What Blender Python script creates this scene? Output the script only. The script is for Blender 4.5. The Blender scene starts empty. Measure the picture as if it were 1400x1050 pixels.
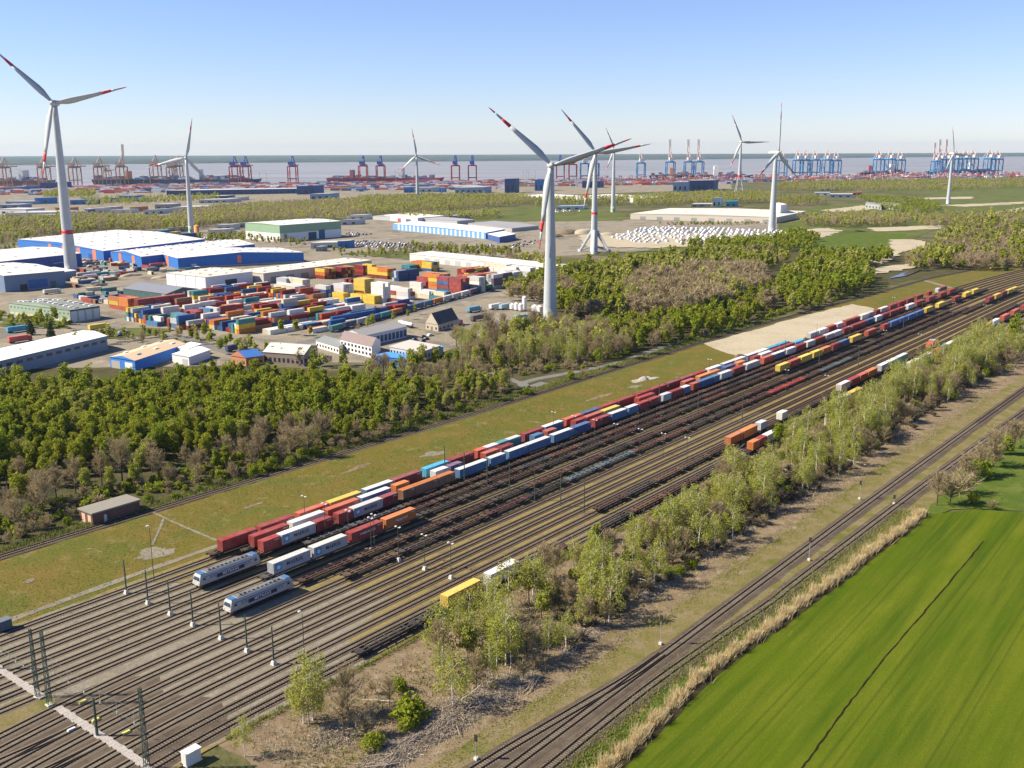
import bpy, bmesh, math, random
import numpy as np
from mathutils import Matrix, Vector, Euler

random.seed(7)
rng = np.random.default_rng(7)
sc = bpy.context.scene
COL = sc.collection
PI = math.pi

# ------------------------------------------------------------------ camera
F_PX, CAM_H, PITCH, ROLL = 1380.0, 107.0, math.atan((525 - 205) / 1380.0), math.radians(0.2)
cam_d = bpy.data.cameras.new('camera')
cam_d.sensor_width = 36.0
cam_d.lens = 36.0 * F_PX / 1400.0
cam_d.clip_start = 1.0
cam_d.clip_end = 60000.0
cam = bpy.data.objects.new('camera', cam_d)
COL.objects.link(cam)
cam.matrix_world = Matrix.Translation((0, 0, CAM_H)) @ Matrix.Rotation(PI / 2 - PITCH, 4, 'X') @ Matrix.Rotation(-ROLL, 4, 'Z')
sc.camera = cam

# ------------------------------------------------------------------ sky, sun, exposure
SUN_EL, SUN_AZ = math.radians(40), math.radians(-93)      # azimuth from +Y, clockwise
world = bpy.data.worlds.new('World')
sc.world = world
world.use_nodes = True
wn = world.node_tree
sky = wn.nodes.new('ShaderNodeTexSky')
sky.sky_type = 'NISHITA'
sky.sun_disc = False
sky.sun_elevation = SUN_EL
sky.sun_rotation = SUN_AZ
sky.altitude = 100
sky.air_density = 1.0
sky.dust_density = 0.0
sky.ozone_density = 1.2
bg = wn.nodes['Background']
bg.inputs['Strength'].default_value = 0.064
tint = wn.nodes.new('ShaderNodeMix')                       # cool white balance of the whole sky
tint.data_type = 'RGBA'
tint.blend_type = 'MULTIPLY'
tint.inputs[0].default_value = 1.0
tint.inputs[7].default_value = (0.86, 0.945, 1.34, 1)
wn.links.new(sky.outputs[0], tint.inputs[6])
wn.links.new(tint.outputs[2], bg.inputs[0])
sun_d = bpy.data.lights.new('sun', 'SUN')
sun_d.energy = 5.0
sun_d.angle = math.radians(0.53)
sun_d.color = (1.0, 0.90, 0.72)
sun = bpy.data.objects.new('sun', sun_d)
COL.objects.link(sun)
sdir = Vector((math.sin(SUN_AZ) * math.cos(SUN_EL), math.cos(SUN_AZ) * math.cos(SUN_EL), math.sin(SUN_EL)))
sun.rotation_euler = sdir.to_track_quat('Z', 'Y').to_euler()
sun.location = sdir * 500
vs = sc.view_settings
vs.view_transform = 'Standard'
vs.look = 'None'
vs.exposure = 0.93
vs.gamma = 1.0
vs.use_curve_mapping = False
sc.cycles.max_bounces = 6
sc.cycles.diffuse_bounces = 2
sc.cycles.transparent_max_bounces = 8

# ------------------------------------------------------------------ mapping helpers
CT, ST = math.cos(PITCH), math.sin(PITCH)
CR, SR = math.cos(ROLL), math.sin(ROLL)


def at(x, y, z=0.0):
    """a point of the place on the level z, seen in the photograph at (x, y)"""
    u0, v0 = (x - 700) / F_PX, -(y - 525) / F_PX
    u, v = u0 * CR + v0 * SR, -u0 * SR + v0 * CR
    dx, dy, dz = u, CT + v * ST, -ST + v * CT
    t = (z - CAM_H) / dz
    return Vector((dx * t, dy * t, z))


def proj(p):
    X, Y, Z = p[0], p[1], p[2] - CAM_H
    zc = Y * CT - Z * ST
    yc = Y * ST + Z * CT
    u, v = X / zc, yc / zc
    return 700 + F_PX * (u * CR - v * SR), 525 - F_PX * (u * SR + v * CR)


AZ = math.radians(38.65)                                  # the railway and the works share one grid
D2 = Vector((math.sin(AZ), math.cos(AZ), 0))
N2 = Vector((-math.cos(AZ), math.sin(AZ), 0))
TH = PI / 2 - AZ


def W(s, t, z=0.0):
    return Vector((D2.x * s + N2.x * t, D2.y * s + N2.y * t, z))


def st(p):
    return p.x * D2.x + p.y * D2.y, p.x * N2.x + p.y * N2.y


# ------------------------------------------------------------------ object helpers
def tag(o, label=None, cat=None, group=None, kind=None):
    if label: o['label'] = label
    if cat: o['category'] = cat
    if group: o['group'] = group
    if kind: o['kind'] = kind
    return o


def link(name, data, mat=None, parent=None, loc=None, rz=0.0, color=None):
    o = bpy.data.objects.new(name, data)
    COL.objects.link(o)
    if parent is not None: o.parent = parent
    if loc is not None: o.location = loc
    if rz: o.rotation_euler = (0, 0, rz)
    if color is not None: o.color = (*color, 1)
    if mat is not None and data is not None and hasattr(data, 'materials') and not data.materials: data.materials.append(mat)
    return o


def empty(name, loc=(0, 0, 0), rz=0.0, parent=None):
    o = bpy.data.objects.new(name, None)
    COL.objects.link(o)
    o.location = loc
    o.rotation_euler = (0, 0, rz)
    o.empty_display_size = 0.5
    if parent is not None: o.parent = parent
    return o


def np_mesh(name, V, F, smooth=False):
    V = np.asarray(V, dtype=np.float32)
    F = np.asarray(F, dtype=np.int32)
    me = bpy.data.meshes.new(name)
    n, k = F.shape
    me.vertices.add(len(V))
    me.vertices.foreach_set('co', V.ravel())
    me.loops.add(n * k)
    me.loops.foreach_set('vertex_index', F.ravel())
    me.polygons.add(n)
    me.polygons.foreach_set('loop_start', np.arange(0, n * k, k, dtype=np.int32))
    me.polygons.foreach_set('use_smooth', np.full(n, bool(smooth)))
    me.update(calc_edges=True)
    return me


BOXF = np.array([(0, 3, 2, 1), (4, 5, 6, 7), (0, 1, 5, 4), (1, 2, 6, 5), (2, 3, 7, 6), (3, 0, 4, 7)])


class MB:
    """collects quads of boxes, beams and tubes for one mesh"""

    def __init__(self):
        self.v, self.f, self.n = [], [], 0

    def add(self, V, F):
        V = np.asarray(V, dtype=float)
        self.v.append(V)
        self.f.append(np.asarray(F) + self.n)
        self.n += len(V)
        return self

    def box(self, x0, x1, y0, y1, z0, z1):
        return self.add([(x0, y0, z0), (x1, y0, z0), (x1, y1, z0), (x0, y1, z0), (x0, y0, z1), (x1, y0, z1), (x1, y1, z1), (x0, y1, z1)], BOXF)

    def hexa(self, lo, hi):
        return self.add(list(lo) + list(hi), BOXF)

    def beam(self, p, q, w, h=None):
        p, q = Vector(p), Vector(q)
        h = h or w
        d = (q - p).normalized()
        a = Vector((0, 0, 1)) if abs(d.z) < 0.95 else Vector((1, 0, 0))
        sx = d.cross(a).normalized() * w / 2
        sy = sx.cross(d).normalized() * h / 2
        return self.add([p - sx - sy, p + sx - sy, p + sx + sy, p - sx + sy, q - sx - sy, q + sx - sy, q + sx + sy, q - sx + sy], BOXF)

    def tube(self, pts, rads, n=6, cap=True):
        rings = []
        for i, (p, r) in enumerate(zip(pts, rads)):
            p = Vector(p)
            d = (Vector(pts[min(i + 1, len(pts) - 1)]) - Vector(pts[max(i - 1, 0)])).normalized()
            a = Vector((1, 0, 0)) if abs(d.x) < 0.8 else Vector((0, 1, 0))
            e1 = d.cross(a).normalized()
            e2 = d.cross(e1).normalized()
            rings.append([tuple(p + (e1 * math.cos(2 * PI * k / n) + e2 * math.sin(2 * PI * k / n)) * r) for k in range(n)])
        V = [v for r in rings for v in r]
        F = []
        for i in range(len(rings) - 1):
            for k in range(n):
                F.append((i * n + k, i * n + (k + 1) % n, (i + 1) * n + (k + 1) % n, (i + 1) * n + k))
        if cap:
            for base in (0, (len(rings) - 1) * n):
                V.append(tuple(sum((Vector(V[base + k]) for k in range(n)), Vector()) / n))
                c = len(V) - 1
                for k in range(0, n, 2):
                    F.append((c, base + k, base + (k + 1) % n, base + (k + 2) % n))
        return self.add(V, F)

    def mesh(self, name, smooth=False):
        return np_mesh(name, np.concatenate(self.v), np.concatenate(self.f), smooth)

    def obj(self, name, mat, parent=None, smooth=False, **kw):
        return link(name, self.mesh(name, smooth), mat, parent, **kw)


# ------------------------------------------------------------------ materials
def new_mat(name):
    m = bpy.data.materials.new(name)
    m.use_nodes = True
    return m, m.node_tree, m.node_tree.nodes['Principled BSDF']


def nd(nt, typ, **kw):
    n = nt.nodes.new(typ)
    for k, v in kw.items():
        if hasattr(n, k): setattr(n, k, v)
        else: n.inputs[k].default_value = v
    return n


def mixc(nt, fac, a, b, blend='MIX'):
    n = nt.nodes.new('ShaderNodeMix')
    n.data_type = 'RGBA'
    n.blend_type = blend
    for sock, val in ((n.inputs[0], fac), (n.inputs[6], a), (n.inputs[7], b)):
        if hasattr(val, 'links') or hasattr(val, 'is_linked'): nt.links.new(val, sock)
        elif isinstance(val, (int, float)): sock.default_value = val
        else: sock.default_value = (*val[:3], 1)
    return n.outputs[2]


def ramp(nt, fac, stops):
    r = nt.nodes.new('ShaderNodeValToRGB')
    e = r.color_ramp.elements
    while len(e) < len(stops): e.new(0.5)
    for i, (p, c) in enumerate(stops):
        e[i].position = p
        e[i].color = (c, c, c, 1) if isinstance(c, (int, float)) else (*c, 1)
    nt.links.new(fac, r.inputs[0])
    return r.outputs[0]


def coords(nt, scale=(1, 1, 1), rot=0.0):
    tc = nt.nodes.new('ShaderNodeTexCoord')
    out = tc.outputs['Object']
    for r_, s_ in (((0, 0, rot), (1, 1, 1)), ((0, 0, 0), scale)):
        mp = nt.nodes.new('ShaderNodeMapping')
        mp.inputs['Scale'].default_value = s_
        mp.inputs['Rotation'].default_value = r_
        nt.links.new(out, mp.inputs[0])
        out = mp.outputs[0]
    return out


def noise(nt, vec, scale, detail=4, rough=0.6, dist=0.0):
    n = nt.nodes.new('ShaderNodeTexNoise')
    n.inputs['Scale'].default_value = scale
    n.inputs['Detail'].default_value = detail
    n.inputs['Roughness'].default_value = rough
    n.inputs['Distortion'].default_value = dist
    nt.links.new(vec, n.inputs['Vector'])
    return n.outputs['Fac']


def bump(nt, bs, h, strength=0.5, dist=0.1):
    b = nt.nodes.new('ShaderNodeBump')
    b.inputs['Strength'].default_value = strength
    b.inputs['Distance'].default_value = dist
    nt.links.new(h, b.inputs['Height'])
    nt.links.new(b.outputs[0], bs.inputs['Normal'])


def plain(name, col, rough=0.6, metal=0.0, var=0.25, size=1.5, spec=0.3):
    m, nt, bs = new_mat(name)
    v = coords(nt)
    f = noise(nt, v, 1.0 / size, 5)
    dark = tuple(c * (1 - var) for c in col)
    lite = tuple(min(1, c * (1 + var * 0.7)) for c in col)
    nt.links.new(mixc(nt, ramp(nt, f, [(0.3, 0.0), (0.7, 1.0)]), dark, lite), bs.inputs['Base Color'])
    bs.inputs['Roughness'].default_value = rough
    bs.inputs['Metallic'].default_value = metal
    bs.inputs['Specular IOR Level'].default_value = spec
    return m


def ground(name, layers, size=8.0, fine=0.6, rough=0.95, bmp=0.6):
    """layers: base colour, then (colour, noise size in metres, lower, upper threshold)"""
    m, nt, bs = new_mat(name)
    v = coords(nt)
    c = None
    kk = 0.76
    layers = [tuple(q * kk for q in layers[0])] + [(tuple(q * kk for q in l[0]), *l[1:]) for l in layers[1:]]
    base = layers[0]
    fn = noise(nt, v, 1.0 / fine, 6, 0.7)
    c = mixc(nt, ramp(nt, fn, [(0.25, 0.0), (0.75, 1.0)]), tuple(x * 0.6 for x in base), tuple(min(1, x * 1.35) for x in base))
    for i, (col, sz, lo, hi) in enumerate(layers[1:]):
        f = noise(nt, v, 1.0 / sz, 7, 0.62, 0.4 + 0.2 * i)
        cc = mixc(nt, ramp(nt, fn, [(0.25, 0.0), (0.75, 1.0)]), tuple(x * 0.65 for x in col), tuple(min(1, x * 1.3) for x in col))
        c = mixc(nt, ramp(nt, f, [(lo, 0.0), (hi, 1.0)]), c, cc)
    nt.links.new(c, bs.inputs['Base Color'])
    bs.inputs['Roughness'].default_value = rough
    bs.inputs['Specular IOR Level'].default_value = 0.02
    bump(nt, bs, fn, bmp, fine * 0.4)
    return m


def paint_mat(name, rough=0.55, dirt=(0.09, 0.06, 0.045), amt=0.45, metal=0.0, fade=0.14):
    """paint in the colour of the object, with rust, fading and grime"""
    m, nt, bs = new_mat(name)
    oi = nt.nodes.new('ShaderNodeObjectInfo')
    v = coords(nt)
    add = nt.nodes.new('ShaderNodeVectorMath')
    add.operation = 'ADD'
    cmb = nt.nodes.new('ShaderNodeCombineXYZ')
    mul = nt.nodes.new('ShaderNodeMath')
    mul.operation = 'MULTIPLY'
    mul.inputs[1].default_value = 437.0
    nt.links.new(oi.outputs['Random'], mul.inputs[0])
    nt.links.new(mul.outputs[0], cmb.inputs[0])
    nt.links.new(mul.outputs[0], cmb.inputs[1])
    nt.links.new(v, add.inputs[0])
    nt.links.new(cmb.outputs[0], add.inputs[1])
    f1 = noise(nt, add.outputs[0], 0.35, 4)
    f2 = noise(nt, add.outputs[0], 2.2, 6, 0.7)
    c = mixc(nt, ramp(nt, f1, [(0.35, 0.0), (0.75, fade)]), oi.outputs['Color'], (0.62, 0.55, 0.5))
    d = nt.nodes.new('ShaderNodeMath')
    d.operation = 'MULTIPLY'
    d.inputs[1].default_value = amt
    nt.links.new(ramp(nt, f2, [(0.5, 0.0), (0.72, 1.0)]), d.inputs[0])
    nt.links.new(mixc(nt, d.outputs[0], c, dirt), bs.inputs['Base Color'])
    bs.inputs['Roughness'].default_value = rough
    bs.inputs['Metallic'].default_value = metal
    bs.inputs['Specular IOR Level'].default_value = 0.25
    return m


def leaf_mat(name, cols, trans=0.35):
    """foliage: hue varies from tree to tree and from leaf to leaf"""
    m, nt, bs = new_mat(name)
    cols = [tuple(q * 1.0 for q in c_) for c_ in cols]
    oi = nt.nodes.new('ShaderNodeObjectInfo')
    ge = nt.nodes.new('ShaderNodeNewGeometry')
    v = coords(nt)
    f = noise(nt, v, 0.25, 3)
    a = mixc(nt, ge.outputs['Random Per Island'], cols[0], cols[1])
    b = mixc(nt, ge.outputs['Random Per Island'], cols[2], cols[3])
    c = mixc(nt, oi.outputs['Random'], a, b)
    c = mixc(nt, ramp(nt, f, [(0.35, 0.0), (0.65, 0.5)]), c, cols[1])
    nt.links.new(c, bs.inputs['Base Color'])
    bs.inputs['Roughness'].default_value = 0.7
    bs.inputs['Specular IOR Level'].default_value = 0.05
    tr = nt.nodes.new('ShaderNodeBsdfTranslucent')
    nt.links.new(c, tr.inputs[0])
    mx = nt.nodes.new('ShaderNodeMixShader')
    mx.inputs[0].default_value = trans
    nt.links.new(bs.outputs[0], mx.inputs[1])
    nt.links.new(tr.outputs[0], mx.inputs[2])
    nt.links.new(mx.outputs[0], nt.nodes['Material Output'].inputs[0])
    return m


def island_mat(name, cols, rough=0.6):
    """each separate piece of the mesh takes one of the colours"""
    m, nt, bs = new_mat(name)
    ge = nt.nodes.new('ShaderNodeNewGeometry')
    r = nt.nodes.new('ShaderNodeValToRGB')
    r.color_ramp.interpolation = 'CONSTANT'
    e = r.color_ramp.elements
    while len(e) < len(cols): e.new(0.5)
    for i, c in enumerate(cols):
        e[i].position = i / len(cols)
        e[i].color = (*c, 1)
    nt.links.new(ge.outputs['Random Per Island'], r.inputs[0])
    nt.links.new(r.outputs[0], bs.inputs['Base Color'])
    bs.inputs['Roughness'].default_value = rough
    return m


M = {}
M['land'] = ground('land_ground', [(0.13, 0.13, 0.05), ((0.21, 0.18, 0.11), 90, 0.45, 0.62), ((0.09, 0.11, 0.03), 40, 0.5, 0.65)], fine=2.5)
M['works'] = ground('works_yard_ground', [(0.33, 0.285, 0.215), ((0.22, 0.195, 0.16), 30, 0.5, 0.62), ((0.42, 0.355, 0.26), 14, 0.52, 0.68), ((0.14, 0.15, 0.06), 45, 0.64, 0.7)], fine=1.2)
M['wood_floor'] = ground('woodland_floor', [(0.085, 0.085, 0.035), ((0.13, 0.105, 0.06), 9, 0.42, 0.62), ((0.08, 0.10, 0.022), 14, 0.55, 0.66)], fine=0.8)
M['strip'] = ground('dry_grass_ground', [(0.172, 0.148, 0.032), ((0.205, 0.15, 0.042), 14, 0.44, 0.64), ((0.14, 0.145, 0.032), 18, 0.47, 0.6), ((0.26, 0.20, 0.085), 5, 0.55, 0.72), ((0.42, 0.37, 0.27), 6, 0.66, 0.73)], fine=0.7)
M['yard'] = ground('rail_yard_ground', [(0.25, 0.22, 0.155), ((0.20, 0.175, 0.13), 14, 0.45, 0.65), ((0.27, 0.24, 0.12), 6, 0.5, 0.7), ((0.16, 0.14, 0.11), 3, 0.6, 0.75)], fine=0.4)
M['yard_weeds'] = ground('weedy_yard_ground', [(0.30, 0.235, 0.095), ((0.20, 0.155, 0.085), 9, 0.47, 0.66), ((0.24, 0.215, 0.07), 5, 0.55, 0.72)], fine=0.45)
M['ballast'] = ground('ballast_stone', [(0.20, 0.165, 0.12), ((0.25, 0.21, 0.155), 5, 0.5, 0.72), ((0.145, 0.112, 0.08), 2.0, 0.52, 0.7)], fine=0.18, bmp=0.9)


def ballast_mat():
    """clean grey stone at the near end of the yard, rust stained brown farther on"""
    m, nt, bs = new_mat('yard_ballast')
    v = coords(nt)
    fn = noise(nt, v, 1 / 0.18, 6, 0.7)
    f2 = noise(nt, v, 1 / 4.0, 5, 0.6)
    w = nt.nodes.new('ShaderNodeVectorMath')
    w.operation = 'DOT_PRODUCT'
    nt.links.new(v, w.inputs[0])
    w.inputs[1].default_value = tuple(D2)
    mr = nt.nodes.new('ShaderNodeMapRange')
    mr.inputs[1].default_value, mr.inputs[2].default_value = 120, 175
    nt.links.new(w.outputs['Value'], mr.inputs[0])
    a = mixc(nt, f2, (0.245, 0.205, 0.15), (0.18, 0.145, 0.10))
    b = mixc(nt, f2, (0.125, 0.082, 0.052), (0.075, 0.048, 0.032))
    c = mixc(nt, mr.outputs[0], a, b)
    c = mixc(nt, ramp(nt, fn, [(0.35, 0.55), (0.65, 0.0)]), c, (0.05, 0.038, 0.03))
    nt.links.new(c, bs.inputs['Base Color'])
    bs.inputs['Roughness'].default_value = 0.95
    bs.inputs['Specular IOR Level'].default_value = 0.02
    bump(nt, bs, fn, 0.9, 0.07)
    return m


M['ballast'] = ballast_mat()
M['ballast_dark'] = ground('dark_ballast_stone', [(0.135, 0.105, 0.078), ((0.18, 0.145, 0.105), 6, 0.48, 0.68), ((0.095, 0.072, 0.053), 2.0, 0.52, 0.7)], fine=0.18, bmp=0.9)
M['sand'] = ground('pale_sand', [(0.56, 0.48, 0.34), ((0.46, 0.39, 0.27), 25, 0.45, 0.7), ((0.6, 0.53, 0.4), 5, 0.55, 0.75)], fine=0.8, bmp=0.3)
M['clearing'] = ground('brown_clearing_ground', [(0.29, 0.215, 0.135), ((0.20, 0.145, 0.09), 5, 0.47, 0.64), ((0.38, 0.31, 0.21), 3, 0.52, 0.7), ((0.21, 0.18, 0.06), 8, 0.58, 0.72)], fine=0.35, bmp=1.0)
M['verge'] = ground('verge_grass', [(0.22, 0.185, 0.07), ((0.28, 0.22, 0.12), 6, 0.45, 0.62), ((0.15, 0.16, 0.035), 9, 0.52, 0.66)], fine=0.4, bmp=0.8)
M['lush'] = ground('lush_grass', [(0.10, 0.15, 0.025), ((0.16, 0.19, 0.04), 8, 0.45, 0.65), ((0.07, 0.11, 0.02), 4, 0.55, 0.7)], fine=0.5, bmp=0.8)
M['meadow'] = ground('meadow_grass', [(0.125, 0.155, 0.04), ((0.16, 0.185, 0.055), 60, 0.45, 0.65), ((0.20, 0.17, 0.08), 25, 0.5, 0.68), ((0.09, 0.10, 0.035), 40, 0.56, 0.68)], fine=2.0)
M['road'] = ground('asphalt_road', [(0.24, 0.23, 0.21), ((0.18, 0.17, 0.16), 8, 0.5, 0.7)], fine=0.3, bmp=0.2)
M['concrete'] = ground('concrete_slab', [(0.52, 0.47, 0.42), ((0.4, 0.36, 0.31), 2, 0.5, 0.7)], fine=0.3, bmp=0.2)
M['apron'] = ground('grey_apron_concrete', [(0.30, 0.265, 0.2), ((0.23, 0.2, 0.15), 6, 0.45, 0.65), ((0.33, 0.295, 0.2), 3, 0.55, 0.7), ((0.14, 0.12, 0.09), 4, 0.64, 0.72)], fine=0.5, bmp=0.2)
M['coast'] = ground('far_coast_ground', [(0.10, 0.125, 0.10), ((0.05, 0.07, 0.06), 400, 0.45, 0.6), ((0.17, 0.19, 0.13), 700, 0.52, 0.66)], fine=120, bmp=0)


def field_mat():
    m, nt, bs = new_mat('young_wheat_field')
    a = at(1100, 1050)
    b = at(1345, 742)
    ang = math.atan2(b.y - a.y, b.x - a.x)
    v = coords(nt, rot=-ang)
    vs_ = coords(nt, scale=(0.012, 0.22, 1), rot=-ang)
    f1 = noise(nt, vs_, 1.0, 6, 0.6, 0.15)
    vs2 = coords(nt, scale=(0.05, 1.1, 1), rot=-ang)
    f2 = noise(nt, vs2, 1.0, 5, 0.6)
    f3 = noise(nt, v, 0.06, 5, 0.6)
    fn = noise(nt, v, 2.6, 5, 0.75)
    c = mixc(nt, ramp(nt, f1, [(0.35, 0.0), (0.65, 1.0)]), (0.048, 0.082, 0.006), (0.135, 0.152, 0.012))
    c = mixc(nt, ramp(nt, f2, [(0.45, 0.0), (0.72, 0.6)]), c, (0.12, 0.135, 0.012))
    c = mixc(nt, ramp(nt, f3, [(0.42, 0.0), (0.66, 0.45)]), c, (0.065, 0.11, 0.003))
    c = mixc(nt, ramp(nt, fn, [(0.3, 0.5), (0.6, 0.0)]), c, (0.04, 0.08, 0.004))
    for off, per in ((0.0, 15.0), (2.0, 15.0)):
        wv = nt.nodes.new('ShaderNodeTexWave')
        wv.bands_direction = 'Y'
        wv.inputs['Scale'].default_value = 2 * PI / per / 20 * 1.0
        wv.inputs['Distortion'].default_value = 0.6
        wv.inputs['Detail Scale'].default_value = 0.15
        wv.inputs['Phase Offset'].default_value = off * 2 * PI / per
        nt.links.new(v, wv.inputs['Vector'])
        c = mixc(nt, ramp(nt, wv.outputs['Fac'], [(0.9955, 0.0), (0.9995, 0.45)]), c, (0.04, 0.06, 0.008))
    f4 = noise(nt, coords(nt, scale=(0.1, 0.35, 1), rot=-ang), 1.0, 8, 0.75)
    c = mixc(nt, ramp(nt, f4, [(0.67, 0.0), (0.76, 0.75)]), c, (0.3, 0.29, 0.13))
    nt.links.new(c, bs.inputs['Base Color'])
    bs.inputs['Roughness'].default_value = 0.9
    bs.inputs['Specular IOR Level'].default_value = 0.02
    bump(nt, bs, fn, 0.7, 0.2)
    return m


M['field'] = field_mat()


def water_mat():
    m, nt, bs = new_mat('estuary_water')
    v = coords(nt, scale=(0.12, 1, 1))
    f = noise(nt, v, 1 / 220.0, 6, 0.6, 0.3)
    nt.links.new(mixc(nt, ramp(nt, f, [(0.4, 0.0), (0.62, 1.0)]), (0.20, 0.205, 0.215), (0.29, 0.28, 0.275)), bs.inputs['Base Color'])
    bs.inputs['Roughness'].default_value = 0.55
    bs.inputs['Specular IOR Level'].default_value = 0.3
    return m


M['water'] = water_mat()
M['rail'] = plain('rusty_rail_steel', (0.022, 0.013, 0.008), 0.7, 0.0, 0.3, 1.0)
M['sleeper'] = ground('sleeper_concrete', [(0.27, 0.23, 0.17), ((0.2, 0.165, 0.12), 1.5, 0.45, 0.6)], fine=0.5, bmp=0)
M['paint'] = paint_mat('container_paint')
M['wagon'] = paint_mat('wagon_paint', 0.8, (0.10, 0.06, 0.035), 0.6, 0.0, 0.05)
M['building'] = paint_mat('cladding_paint', 0.6, (0.25, 0.23, 0.2), 0.12, 0.0, 0.06)
M['clean'] = paint_mat('clean_paint', 0.45, (0.3, 0.3, 0.28), 0.1, 0.0, 0.05)
M['black'] = plain('black_steel', (0.03, 0.028, 0.026), 0.6)
M['wheel'] = plain('wheel_steel', (0.05, 0.04, 0.035), 0.45, 0.5)
M['glass'] = plain('dark_glass', (0.03, 0.04, 0.055), 0.12, 0, 0.1, 1, 0.6)
M['mast'] = plain('green_mast_steel', (0.06, 0.085, 0.07), 0.6)
M['galv'] = plain('galvanised_steel', (0.4, 0.41, 0.42), 0.5, 0.3)
M['conc'] = plain('white_concrete', (0.62, 0.58, 0.5), 0.9)
M['bark'] = plain('bark', (0.10, 0.078, 0.055), 0.95, size=0.4)
M['birch_bark'] = plain('birch_bark', (0.66, 0.60, 0.51), 0.9, 0, 0.6, 0.5)
M['leaf'] = leaf_mat('spring_leaf', [(0.155, 0.185, 0.016), (0.32, 0.345, 0.03), (0.235, 0.25, 0.026), (0.39, 0.385, 0.05)], 0.5)
M['leaf_lime'] = leaf_mat('lime_leaf', [(0.14, 0.195, 0.014), (0.265, 0.32, 0.026), (0.205, 0.245, 0.022), (0.32, 0.34, 0.036)], 0.48)
M['leaf_dark'] = leaf_mat('conifer_leaf', [(0.025, 0.045, 0.018), (0.05, 0.08, 0.026), (0.04, 0.06, 0.024), (0.065, 0.09, 0.035)], 0.1)
M['leaf_birch'] = leaf_mat('birch_leaf', [(0.235, 0.26, 0.04), (0.39, 0.405, 0.075), (0.32, 0.32, 0.07), (0.46, 0.44, 0.12)], 0.48)
M['twig'] = leaf_mat('bare_twig', [(0.24, 0.185, 0.10), (0.42, 0.33, 0.19), (0.31, 0.25, 0.12), (0.48, 0.385, 0.23)], 0.3)
M['reed'] = leaf_mat('dry_reed', [(0.45, 0.34, 0.16), (0.68, 0.55, 0.32), (0.55, 0.43, 0.22), (0.75, 0.63, 0.4)], 0.3)
M['tuft'] = leaf_mat('grass_tuft', [(0.14, 0.18, 0.035), (0.24, 0.25, 0.06), (0.28, 0.24, 0.09), (0.17, 0.21, 0.045)], 0.3)
M['stick'] = leaf_mat('cut_wood', [(0.2, 0.155, 0.11), (0.42, 0.35, 0.26), (0.3, 0.24, 0.17), (0.5, 0.43, 0.33)], 0.0)
CARGO = [(0.5, 0.06, 0.05), (0.6, 0.12, 0.06), (0.8, 0.78, 0.75), (0.08, 0.17, 0.38), (0.78, 0.72, 0.68), (0.75, 0.7, 0.66), (0.5, 0.3, 0.06), (0.06, 0.12, 0.22), (0.6, 0.2, 0.12), (0.3, 0.32, 0.34)]
M['cargo'] = island_mat('stacked_cargo_paint', CARGO)

# ================================================================== THE SETTING
def sheet(name, pts, z, mat, jit=0.0, step=5.0, label=None, kind='structure'):
    """a flat piece of ground; its border is broken up by jit metres"""
    P = [Vector((p[0], p[1], z)) for p in pts]
    out = []
    for i, p in enumerate(P):
        q = P[(i + 1) % len(P)]
        n = max(1, int((q - p).length / step)) if jit else 1
        n = min(n, 160)
        d = (q - p)
        nn = Vector((-d.y, d.x, 0)).normalized() if d.length > 0 else Vector()
        for k in range(n):
            w = 0 if k == 0 else random.uniform(-jit, jit)
            out.append(p + d * (k / n) + nn * w)
    bm = bmesh.new()
    vs_ = [bm.verts.new(p) for p in out]
    f = bm.faces.new(vs_)
    if f.normal.z < 0 or True:
        bm.normal_update()
        if f.normal.z < 0: f.normal_flip()
    bmesh.ops.triangulate(bm, faces=[f])
    me = bpy.data.meshes.new(name)
    bm.to_mesh(me)
    bm.free()
    o = link(name, me, mat)
    tag(o, label, None, None, kind)
    return o


def px(*pts):
    return [at(x, y) for x, y in pts]


quay = px((-700, 272), (-200, 262), (0, 256), (350, 251), (700, 246), (1000, 242), (1400, 238), (1800, 233))
sheet('ground', [(-9000, -400), (9000, -400), (9000, 5600)] + [q[:] for q in reversed(quay)] + [(-9000, quay[0].y)], 0.0, M['land'], label='open ground of the port hinterland')
sheet('water', [(-17000, 1200), (17000, 1200), (17000, 25500), (-17000, 25500)], -4.0, M['water'], label='wide grey estuary beyond the port')
sheet('far_coast', px((-700, 229), (0, 225.5), (350, 222), (700, 219.5), (1000, 217), (1250, 214.5), (1700, 211.5)) + [Vector((16900, 25400, 0)), Vector((-16900, 25400, 0))], -2.0, M['coast'], 60, 400, 'low blue far coast across the estuary')

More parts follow.
